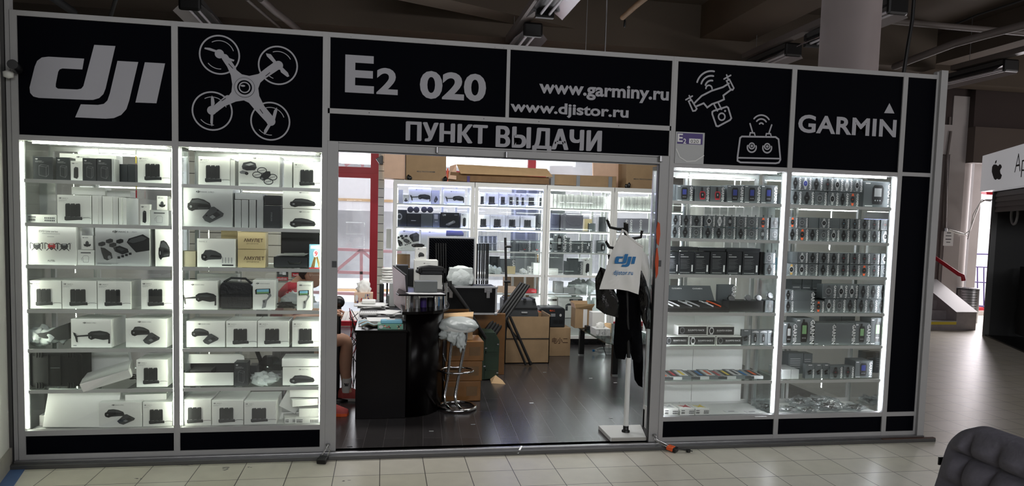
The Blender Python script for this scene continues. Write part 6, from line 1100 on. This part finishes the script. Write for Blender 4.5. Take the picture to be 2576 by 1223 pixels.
for k, (u0, v0, um, vm_) in enumerate(((1527, 552, 1534, 572), (1615, 580, 1612, 597), (1524, 606, 1532, 622), (1577, 562, 1578, 590), (1531, 640, 1533, 652))):
    t = at(u0, v0, py-.05); m_ = at(um, vm_, py-.04); c = at(1573, vm_+(4 if k != 3 else 6), py); G().tube([(tp.x, py, c.z), ((tp.x+m_.x)/2, py-.03, m_.z-.012), (m_.x, py-.04, m_.z), (t.x, py-.05, t.z)], .011, 'black', 10).build('hook', r)
def sheet(name, pts, y0, m, parent, amp=.012, seed=0, thick=.03):   # softly creased cloth from an outline, front and back
    rnd = random.Random(seed); cx = sum(p.x for p in pts)/len(pts); cz = sum(p.z for p in pts)/len(pts); n = len(pts); rings = 7; vs = []; fs = []
    for side in (0, 1):
        off = len(vs)
        for k in range(rings+1):
            t = k/rings
            for i, p in enumerate(pts):
                x = cx+(p.x-cx)*t; z = cz+(p.z-cz)*t; bulge = thick*(1-t*t); w_ = amp*(math.sin(x*55+seed)+math.sin(z*31+x*40+seed*2))
                vs.append((x, y0+(-1 if side == 0 else 1)*bulge+w_*(1 if k < rings else .6), z))
        fs += [(off+k*n+i, off+k*n+(i+1) % n, off+(k+1)*n+(i+1) % n, off+(k+1)*n+i) for k in range(rings) for i in range(n)]
    g = G(); g.add(vs, fs, m, True); return g.build(name, parent)
def dens(px_, k=3):
    o = []
    for i in range(len(px_)):
        a, b = px_[i], px_[(i+1) % len(px_)]; o += [(a[0]+(b[0]-a[0])*j/k, a[1]+(b[1]-a[1])*j/k) for j in range(k)]
    return o
Yb = py-.13
r = thing('shopping_bag', 'white plastic bag with blue three-letter logo hanging on the coat rack', 'bag', (at(1565, 600, Yb).x, Yb, at(1565, 600, Yb).z)); P_ = lambda u_, v_, Y=Yb: at(u_, v_, Y)
o = sheet('bag_body', [P_(u_, v_) for u_, v_ in dens([(1507, 728), (1523, 680), (1536, 640), (1552, 605), (1568, 590), (1590, 598), (1618, 620), (1613, 670), (1610, 705), (1606, 741), (1580, 732), (1555, 728)])], Yb, 'cloth', r, .004, 3, .02)
G().tube([P_(1552, 610), P_(1562, 590), P_(1566, 578), P_(1575, 584), P_(1585, 600), P_(1618, 622)], .008, 'cloth', 8).build('handle', r)
a, b = P_(1541, 672), P_(1591, 640); A = Art(b.x-a.x, b.z-a.z, x=a.x-r.location.x, z=a.z-r.location.z, y=-.032); A.logo('blue', .02, .05, .98); A.build(r, 'logo')
a, b = P_(1540, 694), P_(1589, 680); A = Art(b.x-a.x, b.z-a.z, x=a.x-r.location.x, z=a.z-r.location.z, y=-.032); A.t('blue', 'djistor.ru', 0, 0, 1, 1, bold=.01); A.build(r, 'lettering')
r = thing('plastic_bag', 'bundle of white plastic bags behind the logo bag on the rack', 'bag', (at(1622, 650, py).x, py, 1.3)); sheet('bag_body', [at(u_, v_, py-.05) for u_, v_ in dens([(1612, 655), (1618, 630), (1630, 645), (1634, 680), (1630, 720), (1622, 735), (1614, 700)])], py-.05, 'cloth', r, .006, 5, .03)
for i, (pl, s) in enumerate(((((1498, 700), (1510, 672), (1530, 680), (1545, 730), (1560, 760), (1556, 800), (1520, 790), (1500, 775)), 'shiny black bin bag hanging on the rack beside the logo bag'), (((1612, 680), (1624, 690), (1636, 740), (1642, 800), (1636, 828), (1624, 828), (1612, 800), (1606, 740)), 'shiny black bin bag on the rack close to the door post'))):
    r = thing('bin_bag', s, 'bag', (at(*pl[0], py).x, py-.03, at(*pl[0], py).z)); sheet('bag_body', [at(u_, v_, py-.05) for u_, v_ in dens(pl, 4)], py-.05, 'blackbag', r, .009, 7+i, .05)
r = thing('coat', 'long black coat hanging down the coat rack pole', 'coat', (at(1575, 750, py).x, py, 1.0)); sheet('coat_body', [at(u_, v_, py+.03) for u_, v_ in dens([(1552, 700), (1600, 700), (1612, 760), (1614, 840), (1618, 900), (1610, 915), (1590, 905), (1586, 860), (1578, 860), (1572, 905), (1550, 902), (1543, 870), (1548, 800)], 3)], py+.03, 'coat', r, .006, 9, .05)
r = thing('coat', 'second black coat hanging lower behind the first on the rack', 'coat', (at(1600, 880, .5).x, .5, .8)); sheet('coat_body', [at(u_, v_, .5) for u_, v_ in dens([(1590, 800), (1612, 800), (1618, 900), (1616, 975), (1605, 970), (1596, 955), (1592, 900)], 3)], .5, 'coat', r, .006, 12, .05)
# glass table and what is on it
r = thing('glass_table', 'low glass table with black and chrome legs behind the coat rack', 'table', (4.95, 3.0, F0)); G().slab([(4.70, 3.75), (4.71, 2.3), (4.76, 2.22), (5.35, 2.22), (5.40, 2.28), (5.40, 3.75)], .41, .42, 'glass_table').build('table_top', r)
for x, y in ((4.80, 3.58), (4.84, 2.38), (5.3, 3.58), (5.3, 2.38)): G().box(x-.03, x+.03, y-.03, y+.03, F0+.01, .40, 'black').box(x-.032, x+.032, y-.032, y+.032, F0, F0+.012, 'chrome').box(x-.032, x+.032, y-.032, y+.032, .39, .409, 'chrome').build('leg', r)
r = thing('open_carton', 'small upright brown carton with open flaps on the glass table', 'box', (4.83, 3.4, .421)); x0, x1 = at(1447, 800, 3.35).x, at(1489, 800, 3.35).x; z1 = at(1468, 776, 3.35).z; g = G(); g.box(x0, x1, 3.35, 3.55, .421, z1, 'kraft'); g.build('carton', r); g = G(); g.quad((x0, 3.35, z1), (x1, 3.35, z1), (x1+.02, 3.3, z1+.06), (x0-.01, 3.33, z1+.055), 'kraftlight'); g.quad((x0, 3.35, z1), (x0, 3.55, z1), (x0-.02, 3.55, z1+.07), (x0-.02, 3.35, z1+.06), 'kraftpink'); g.quad((x0, 3.55, z1), (x1, 3.55, z1), (x1, 3.58, z1+.07), (x0, 3.58, z1+.07), 'kraft'); g.build('flap', r); G().box(x0+.1, x0+.15, 3.346, 3.35, .43, z1-.01, 'paper').build('tape', r)
DB('tall plain white carton on the glass table beside the brown carton', at(1490, 810, 3.1).x, at(1520, 810, 3.1).x, 3.1, 3.25, .421, at(1505, 786, 3.1).z, 'white')
r, g = tissue('white tissue box with a pulled tissue on the glass table', at(1498, 832, 2.75).x, at(1536, 832, 2.75).x, 2.75, 2.95, .421, at(1515, 828, 2.75).z, 'artwhite', ('paper', 'pale')); g.build('tissue', r)
for i, (u_, v_) in enumerate(((1528, 805), (1532, 820))): p = at(u_, v_, 3.0); r = thing('tape_roll', 'roll of brown and white tape, %s behind the tissue box' % ORD[i], 'tape', (p.x, 3.0+.12*i, .421)); G().lathe((p.x, 3.0+.12*i, .421), [(.05, 0), (.05, .06+.05*(1-i)), (.03, .06+.05*(1-i)), (.03, 0)], ('kraftlight', 'paper')[i], 18).build('roll', r)
r = thing('adapter', 'small black adapter at the glass table edge by the carton', 'gadget', (at(1483, 815, 3.2).x, 3.2, .421)); q = r.location; G().box(q.x-.04, q.x+.04, 3.18, 3.28, .421, .47, 'black').build('body', r, bev=.006)
r = thing('water_bottle', 'empty clear plastic bottle with blue cap lying under the glass table', 'bottle', (5.07, 3.62, F0+.045)); b = G().lathe((0, 0, 0), [(.012, 0), (.014, .02), (.03, .05), (.043, .08), (.043, .14), (.038, .16), (.043, .18), (.043, .3), (.03, .32)], 'plastic_clear', 16)
Rb = Matrix.Rotation(math.radians(90), 3, 'Y'); g = G(); g.v = [tuple(Rb@Vector(v)+Vector((4.98, 3.62, F0+.045))) for v in b.v]; g.f, g.mi, g.ms, g.sm = b.f, b.mi, b.ms, b.sm; g.build('bottle_body', r); G().tube([(4.96, 3.62, F0+.045), (4.985, 3.62, F0+.045)], .015, 'blue', 12).build('cap', r)
g = G(); g.tube([(5.28+.09*math.cos(t*.6), 3.55+.05*math.sin(t*.6), F0+.01+.004*t) for t in range(22)], .006, 'white', 6); g.tube([(5.0, 3.4, .40), (5.02, 3.45, .25), (5.1, 3.5, F0+.01)], .004, 'black', 6); tag(g.build('cable_coil'), 'coiled white cable on the floor under the glass table', 'cable')
LIT = ('silver strip before the Chinese-marked box', 'white sliver before the glass table', 'white crumb beside the glass table leg', 'white crumb between stool and coat rack', 'black chip beside the first door post', 'grey crumb beside the coat rack base', 'pale crumb below the bar stool', 'pale crumb before the dark desk')
for i, (u_, v_, c) in enumerate(((1370, 937, 'silver'), (1486, 952, 'paper'), (1548, 963, 'paper'), (1337, 1014, 'paper'), (880, 1124, 'black'), (1536, 1052, 'pale'), (1190, 1068, 'pale'), (1085, 1085, 'pale'))): p = atz(u_, v_, F0); tag(G().box(p.x-.018, p.x+.018, p.y-.006, p.y+.006, F0-.0005, F0+.001, c).build('paper_scrap'), 'tiny %s on the dark laminate floor' % LIT[i], 'scrap', 'litter on the dark floor')
# padlocks on the threshold
def padlock(label, m, ring, bc, u1):
    p = at(*ring, -.01); r = thing('padlock', label, 'padlock', (p.x, -.05, .0)); q = atz(*bc, .02)
    d = Vector((q.x-p.x, -.09, 0)); n_ = d.normalized(); s_ = Vector((-n_.y, n_.x, 0)); e0 = Vector((p.x, -.012, p.z)); c0 = Vector((q.x, -.085, .03))
    g = G(); g.bar(c0-n_*.015, c0+n_*.055-Vector((0, 0, .012)), .062, .03, m); g.build('body', r, bev=.006)
    G().bar(c0+n_*.035-Vector((0, 0, .008)), c0+n_*.062-Vector((0, 0, .013)), .066, .034, 'black').build('bumper', r, bev=.006)
    G().tube([c0-s_*.022, e0-s_*.016+Vector((0, -.03, -.03)), e0+Vector((0, -.008, 0)), e0+s_*.016+Vector((0, -.03, -.03)), c0+s_*.022], .0045, 'chrome', 8).build('shackle', r)
    G().lathe((e0.x, -.008, e0.z), [(.014, -.006), (.014, .006)], 'steel', 12).build('eyelet', r); return r, c0, n_
padlock('black padlock hanging at the foot of the door post by the second case', 'ink', (825, 1119), (817, 1145), 0)
r, c0, n_ = padlock('orange and black padlock at the foot of the door post by the third case', 'orange', (1647, 1095), (1676, 1122), 0); G().tube([c0+n_*.06, c0+n_*.07+Vector((.06, 0, -.01)), c0+n_*.06+Vector((.12, -.01, -.02))], .004, 'black').lathe((c0.x+.13, c0.y-.05, .004), [(.016, 0), (.018, .02)], 'black', 10).build('keyhole_cap', r)
for i, (u_, v_, sx, sy) in enumerate(((566, 1180, .05, .07), (350, 1205, .05, .02), (465, 1171, .09, .015), (628, 1177, .03, .03), (870, 1210, .05, .02))):
    g = G(); p = atz(u_, v_, .0); rnd = random.Random(i)
    for k in range(14 if i == 0 else 5): x = p.x+rnd.uniform(-.5, .5)*sx; y = p.y+rnd.uniform(-.5, .5)*sy; a = rnd.uniform(.3, 1)*sx*.3; g.add([(x-a, y, .0006+k*.0001), (x+a*.6, y-.002, .0006+k*.0001), (x+a, y+.004, .0006+k*.0001), (x-a*.5, y+.005, .0006+k*.0001)], [(0, 1, 2, 3)], 'ink2')
    g.flat = True; tag(g.build('floor_mark'), 'dark scuff mark on the beige tiles, %s of the marks below the cases' % ORD[i], 'stain', 'scuff marks on the tiles')
p = atz(1306, 1126, .04); tag(G().bar((p.x-.02, -.07, .012), (p.x+.02, -.02, .05), .014, .004, 'silver').build('metal_strip_end'), 'bent end of the metal threshold strip in the doorway', 'strip')
# ================================================================ grey armchair in the foreground
r = thing('armchair', 'grey tufted armchair back at the bottom corner of the view', 'chair', (4.55, -3.1, 0))
ctl = [(2318, 1300, -3.55), (2362, 1190, -3.3), (2392, 1118, -3.15), (2422, 1078, -3.05), (2455, 1062, -3.0), (2510, 1076, -3.0), (2576, 1101, -3.02), (2680, 1140, -3.08)]
tl = at(2420, 1070, -3.0); W0, H0 = .80, .62
O = at(2452, 1060, -3.0); e1 = (atz(2600, 1112, O.z)-O); e1.z = 0; e1.normalize(); e3 = Vector((-.05, -.32, -1)).normalized(); n3 = e1.cross(e3).normalized()
if n3.dot(CAM-O) < 0: n3 = -n3
def bk(u_, v_):                                    # outline-warped tufted surface
    x = u_*W0; z = v_*H0; cr = .1; cx = max(0, cr-x); cz_ = max(0, cr-z); 
    fx = (x/W0*6) % 1 if False else 0
    w_ = abs(math.sin(math.pi*(x/.135)))**.5*abs(math.sin(math.pi*((z-.0)/.15)))**.5
    return x, z, w_
g = G(); nx, nz = 96, 72; vs = []
for side in (0, 1):
    for j in range(nz+1):
        for i in range(nx+1):
            a, c = i/nx*W0, j/nz*H0; rr = .13; x, z = a, c
            for (X_, sgn) in ((0, 1), (W0, -1)):
                dx = rr-(a if sgn == 1 else W0-a); dz = rr-c
                if dx > 0 and dz > 0: L_ = math.hypot(dx, dz); k = max(dx, dz)/L_; x = (a if sgn == 1 else W0-a); x = rr-dx*k; x = x if sgn == 1 else W0-x; z = rr-dz*k
            e_ = min(a, W0-a, c)/.035; ed = math.sqrt(max(0, 1-(1-min(1, e_))**2)); w_ = (abs(math.sin(math.pi*(a+.0)/.115))*abs(math.sin(math.pi*(c+.0)/.12)))**.35; q_ = min(1, e_/2.2); w_ = .6+(w_-.6)*q_*q_
            t = (.02+.06*w_)*ed; t = t if side == 0 else -(.05)*ed; shear = -.25*c*0
            p = O+e1*(x-.05-.52*z)+e3*z+n3*t; vs.append(tuple(p))
    g.add(vs[-(nx+1)*(nz+1):], [(j*(nx+1)+i, j*(nx+1)+i+1, (j+1)*(nx+1)+i+1, (j+1)*(nx+1)+i) for j in range(nz) for i in range(nx)], 'seatgrey', True)
g.flat = True; g.build('backrest', r)
c = O+e1*.33+e3*.62; G().box(c.x-.35, c.x+.25, c.y-.55, c.y+.1, .34, .46, 'seatgrey').build('seat', r, bev=.03)
for dx, dy in ((-.3, -.5), (.2, -.5), (-.3, .05), (.2, .05)): G().tube([(c.x+dx, c.y+dy, .35), (c.x+dx*1.1, c.y+dy*1.05, 0)], [.018, .012], 'black').build('leg', r)
p = O+e1*(-.05-.52*.16)+e3*.16; q = atz; g = G(); a = at(2366, 1160, p.y); g.box(a.x-.008, a.x+.03, p.y-.003, p.y+.003, a.z-.014, a.z+.014, 'black'); g.build('tag', r)
# ================================================================ passage: stairs, bin, railing, shop
r = thing('staircase', 'short tiled staircase with yellow edge strip and sloping tiled side wall', 'stairs', (12.0, 6.4, 0)); g = G()
for k in range(4): g.box(11.32, 12.32, 5.93+k*.24, 6.94, k*.16, (k+1)*.16, 'steptile')
g.build('steps', r); G().box(11.32, 12.32, 5.925, 5.93, .1, .15, 'yellow').build('edge_strip', r); G().box(11.32, 12.33, 5.92, 5.96, .15, .165, 'pale').build('nosing', r)
g = G(); g.add([(12.32, 5.93, 0), (12.72, 5.93, 0), (12.72, 5.93, .32), (12.32, 5.93, .32), (12.32, 6.94, 0), (12.72, 6.94, 0), (12.72, 6.94, .82), (12.32, 6.94, .82)], [(0, 1, 2, 3), (1, 5, 6, 2), (5, 4, 7, 6), (4, 0, 3, 7), (3, 2, 6, 7), (0, 4, 5, 1)], 'steptile'); g.build('side_wall', r); G().quad((12.3, 5.92, .325), (12.74, 5.92, .325), (12.74, 6.94, .83), (12.3, 6.94, .83), 'pale').build('coping', r)
a, b, c_ = at(2340, 640, 6.8), at(2412, 690, 6.0), at(2424, 706, 5.95); r = thing('handrail', 'dark red handrail running down beside the staircase', 'handrail', a); G().tube([a+(a-b)*.5, a, b, at(2422, 694, 5.95), c_], .035, 'redframe', 12).build('rail', r)
p = at(2430, 750, 7.0); bx_ = p.x; r = thing('trash_bin', 'perforated steel waste bin by the passage window', 'bin', (bx_, 7.0, 0)); bw = (at(2452, 750, 7.0).x-at(2402, 750, 7.0).x)/2
tiles('perforated', (130, 128, 130), (120, 118, 120), (30, 28, 30), .03, .03, 0, 0, .004, .4)
bt = at(2430, 727, 7.0).z; G().lathe((bx_, 7.0, 0), [(bw, 0), (bw*1.0, bt)], 'steel', 24).build('body', r); g = G()
for i in range(14):
    for j in range(10): th = -2.6+i*.09; g.lathe((bx_+bw*1.005*math.cos(th), 7.0+bw*1.005*math.sin(th), bt*.35+j*.05), [(0, -.008), (.009, 0), (0, .008)], 'black', 5)
g.build('perforation', r); G().lathe((bx_, 7.0, bt), [(bw*1.06, 0), (bw*1.06, .02), (bw*.8, .02)], 'black', 24).build('rim', r)
p = at(2375, 578, 6.97); q = at(2397, 619, 6.97); r = thing('notice', 'small white printed notice on the white wall above the handrail', 'notice', (p.x, 6.975, q.z)); G().box(p.x, q.x, 6.97, 6.978, q.z, p.z, 'paper').build('sheet', r); A = Art(q.x-p.x, p.z-q.z, x=0, y=-.006); A.r('ink2', .3, .78, .72, .84); A.r('ink2', .2, .6, .78, .65); A.r('ink2', .2, .38, .78, .44); A.r('ink2', .3, .2, .7, .25); A.build(r)
g = G(); g.tube([at(2377, 574, 6.95), at(2388, 580, 6.95), at(2403, 586, 6.95), at(2426, 590, 6.95), at(2440, 580, 6.9), at(2452, 545, 6.8), at(2466, 510, 6.6), at(2480, 503, 6.2), at(2494, 503, 5.6)], .012, 'white', 8); g.tube([at(2388, 577, 6.95), at(2430, 590, 6.95), at(2434, 602, 6.9), at(2442, 570, 6.9), at(2448, 540, 6.8), at(2470, 503, 6.6), at(2492, 506, 5.6)], .01, 'white', 8); tag(g.build('wall_cable'), 'loose white cables looping across the passage window', 'cable')
r = thing('wall_conduit', 'dark conduit pipe ending above the notice on the wall', 'pipe', at(2377, 575, 6.9)); G().tube([at(2378, 578, 6.92), at(2382, 400, 6.92), at(2392, 330, 6.92)], .022, 'pipe', 8).build('pipe_run', r); G().lathe(at(2378, 578, 6.92), [(.035, -.03), (.03, .03)], 'steel', 10).build('end_cap', r)
Yr = 7.75; P = lambda u_, v_: at(u_, v_, Yr); g = G(); g.tube([P(2442, 774), P(2442, 650), P(2446, 641), P(2452, 639), P(2500, 640)], .018, 'purple', 8); g.tube([P(2442, 671), P(2500, 673)], .014, 'purple', 8); g.tube([P(2442, 709), P(2500, 712)], .014, 'purple', 8); [g.tube([P(u_, 671), P(u_, 774)], .012, 'purple', 8) for u_ in (2459, 2475, 2490)]; g.tube([P(2442, 768), P(2500, 773)], .02, 'purple', 8); tag(g.build('window_railing'), 'purple metal railing before the bright passage window', 'railing')
# shop across the passage with sign and shutter
A1, A2 = Vector((12.36, 5.36, 0)), Vector((12.36, 5.36, 0))+(Vector((11.52, 3.76, 0))-Vector((12.36, 5.36, 0)))*2.4; dS = (A2-A1).normalized(); nS = Vector((dS.y, -dS.x, 0)); nS = nS if nS.x < 0 else -nS
def sp(s, z, o=0): q = A1+dS*s+nS*o; return (q.x, q.y, z)
def sbox(g, s0, s1, o0, o1, z0, z1, m): g.add([sp(s, z, o) for s in (s0, s1) for o in (o0, o1) for z in (z0, z1)], [(0, 1, 3, 2), (4, 6, 7, 5), (0, 4, 5, 1), (2, 3, 7, 6), (0, 2, 6, 4), (1, 5, 7, 3)], m)
sz0, sz1 = 2.42, 3.02; r = thing('shop_kiosk', 'dark shop opening with half-raised shutter and glossy black interior', 'shop', A1); g = G(); sbox(g, 0, .06, -.05, .03, 0, sz0+.3, 'alu_dark'); sbox(g, .06, 4.2, -2.0, -1.95, 0, 3.0, 'ink'); sbox(g, 0, 4.2, -2.0, .02, sz0+.0, sz0+.02, 'ink'); sbox(g, 0, .04, -2.0, -.05, 0, 3.0, 'ink'); g.build('walls', r)
g = G(); [sbox(g, .06, 4.2, -.03, .0-.012*(k % 2), sz0-.34+k*.042, sz0-.34+(k+1)*.042, 'shutter') for k in range(8)]; g.build('shutter', r); g = G(); sbox(g, .06, 4.2, -1.5, .0, -.0+.001, .02, 'black'); g.build('floor_step', r)
g = G(); sbox(g, 1.0, 1.3, -1.95, -1.9, .9, 1.5, 'paper'); sbox(g, .3, .8, -.4, -.35, .1, 1.2, 'black'); g.blob(sp(1.6, .9, -.5), .35, .35, .5, 'black', .05, 2); g.build('furniture', r); g = G(); g.tube([sp(.35+.14*math.cos(t*.35), 2.05+.17*math.sin(t*.35), -.2) for t in range(18)], .02, 'pale', 8, closed=True); g.build('ring_lamp', r)
r = thing('shop_sign', 'white lightbox sign with a black bitten fruit and serif letters', 'sign', sp(0, sz0, .1)); g = G(); sbox(g, -.05, 4.2, .03, .2, sz0, sz1, 'signwhite'); g.build('lightbox', r)
def sart(pts, o): return [sp(s, z, o) for s, z in pts]
def onsign(u_, v_):                                # point of the sign face under a picture point
    d = ray(u_, v_); P0 = Vector(sp(0, 0, .2)); t = (P0-CAM).dot(nS)/d.dot(nS); q = CAM+d*t; return ((q-A1).dot(dS), q.z)
g = G(); ap = [(2507, 414), (2512, 418), (2516, 413), (2520, 415), (2522, 421), (2520, 423), (2517, 429), (2518, 436), (2522, 441), (2519, 450), (2514, 452), (2509, 450), (2505, 453), (2501, 450), (2498, 442), (2495, 432), (2496, 420), (2500, 414)]; ap = [(x-.5, y) for x, y in [(2508+(u_-2508)*.95, v_) for u_, v_ in ap]]; g.add(sart([onsign(*p) for p in ap], .202), [tuple(range(len(ap)))], 'ink'); lf = [(2503, 413), (2504, 406), (2508, 402), (2507, 409)]; g.add(sart([onsign(*p) for p in lf], .202), [(0, 1, 2, 3)], 'ink')
a = onsign(2552, 434); b = onsign(2552, 389); c_ = onsign(2567, 434); vs_, fs_, asp = text('A', -.01, 3); g.add(sart([(a[0]+v[0]*(c_[0]-a[0]), a[1]+v[1]*(b[1]-a[1])) for v in vs_], .202), fs_, 'ink'); a2 = onsign(2568, 446); b2_ = onsign(2568, 404); c2_ = onsign(2581, 446); vs_, fs_, asp = text('p', -.01, 3); g.add(sart([(a2[0]+v[0]*(c2_[0]-a2[0]), a2[1]+v[1]*(b2_[1]-a2[1])) for v in vs_], .202), fs_, 'ink'); g.flat = True; g.build('lettering', r)
# ================================================================ under the ceiling
def lamp(X, Y0, label, L_=1.28, Z=4.2, grp='fluorescent lamps under the ceiling'):
    r = thing('ceiling_lamp', label, 'lamp', (X, Y0, Z), group=grp); r.scale = (1.28, 1.28, 1.28); g = G(); g.box(-.10, .10, 0, .045, -.075, .075, 'black'); o = g.build('end_cap', r, bev=.03, world=False)
    g = G(); g.box(-.085, .085, .045, L_, .02, .07, 'alu_dark'); g.build('housing', r, world=False); g = G()
    for s in (-1, 1): g.add([(s*.06, .045, .02), (s*.06, L_, .02), (s*.17, L_, -.065), (s*.17, .10, -.065), (s*.172, .10, -.06), (s*.172, L_, -.06)], [(0, 1, 2, 3), (3, 2, 5, 4)], 'reflector')
    g.build('reflector', r, world=False)
    for s in (-1, 1): G().tube([(s*.04, .06, -.03), (s*.04, L_-.03, -.03)], .013, 'bulb', 10).build('tube', r, world=False); G().lathe((s*.04, .05, -.03), [(.02, -.02), (.02, .02)], 'black', 10).build('lamp_holder', r, world=False)
    G().box(-.085, .085, L_-.03, L_+.02, -.06, .06, 'ink').build('end_cap', r, world=False); return r
l0 = lamp(*[atz(1342, 74, 4.2).x, atz(1342, 74, 4.2).y], 'fluorescent lamp with black end cap above the door signs')
def lampat(u_, v_, label, Y0=None): p = atz(u_, v_, 4.2); return dup(l0, label, (p.x, p.y, 4.2))
lampat(476, 4, 'fluorescent lamp at the top edge above the first sign panel'); lampat(1998, 124, 'fluorescent lamp just left of the big round column'); lampat(2262, 14, 'fluorescent lamp at the top edge right of the round column'); lampat(2547, 164, 'fluorescent lamp above the passage near the white shop sign')
p = atz(1368, 32, 4.2); dup(l0, 'fluorescent lamp nearest the viewer above the door signs', (p.x, p.y-1.68, 4.2))
for i, (u_, v_, y0, y1) in enumerate(((1342, 74, -.5, 5.4), (476, 4, 1.0, 5.4), (1998, 124, -1.5, 5.4), (2547, 164, -1, 5.2))):
    X = atz(u_, v_, 4.2).x; r = thing('cable_tray', 'long grey metal tray %s' % ('carrying the lamps above the door signs', 'carrying the lamp above the first sign panel', 'carrying the lamps beside the round column', 'carrying the lamp over the passage')[i], 'tray', (X, 2, 4.3)); G().box(X-.17, X-.03, y0, y1, 4.31, 4.39, 'pipe').build('tray', r); g = G(); [g.tube([(X-.1, y, 4.39), (X-.1, y, 5.1)], .004, 'steel', 5) for y in (y0+.3, (y0+y1)/2, y1-.3)]; g.build('hanger', r)
def pipe(label, px_, Z, rad, m, name='ceiling_pipe', cat='pipe'):
    pts = [atz(u_, v_, Z) for u_, v_ in px_]; r = thing(name, label, cat, pts[0]); G().tube(pts, rad, m, 10).build('run', r); return r
pipe('sprinkler pipe under the ceiling above the web addresses', [(1566, 44), (1600, 14), (1640, -18)], 4.3, .035, 'kraftdark'); q = atz(1572, 50, 4.3); tag(G().lathe((q.x, q.y, 4.21), [(.012, 0), (.016, .03), (.012, .09)], 'black', 10).build('sprinkler_head'), 'small dark sprinkler head under the ceiling pipe', 'sprinkler')
pipe('thin grey pipe above the drone panel, slanting into the hall', [(620, -2), (660, 32), (705, 70)], 4.3, .02, 'pipe'); pipe('thick grey-blue duct above the drone panel', [(655, -4), (690, 28), (720, 50), (752, 76)], 4.3, .045, 'pipe')
pipe('dark slanting pipe at the corner above the logo panel', [(130, -8), (185, 30)], 4.3, .05, 'ink2'); pipe('thin dark pole above the logo panel', [(292, -5), (278, 42)], 4.3, .025, 'ink2')
pipe('long grey pipe over the passage slanting to the corner', [(2250, 168), (2300, 148), (2400, 110), (2480, 88), (2590, 60)], 4.2, .05, 'pipe'); pipe('flat metal strut crossing above the passage', [(2232, 52), (2380, 66), (2590, 84)], 4.4, .04, 'pipe')
pipe('wavy dark cable clipped along the ceiling beside the column', [(2192, 128), (2225, 122), (2256, 106), (2290, 99), (2330, 88), (2355, 73), (2400, 62), (2430, 50), (2460, 37), (2520, 18), (2580, -2)], 5.05, .016, 'ink2', 'ceiling_cable', 'cable')
g = G(); g.tube([at(2299, -5, 1.2), at(2295, 49, 1.2), at(2290, 80, 1.2), at(2283, 120, 1.2), at(2272, 190, 1.2)], .018, 'black', 8); tag(g.build('hanging_cable'), 'thick black cable hanging down behind the corner of the stall', 'cable')
for i, u_ in enumerate((1475, 1524)): p = at(u_, 60, 1.8); tag(G().tube([(p.x, 1.8, 2.9), (p.x+.01, 1.8, 5.1)], (.003, .006)[i], 'steel', 6).build('hanging_wire'), ('thin dark suspension wire above the web addresses', 'bright steel suspension rod beside the thin wire')[i], 'wire')
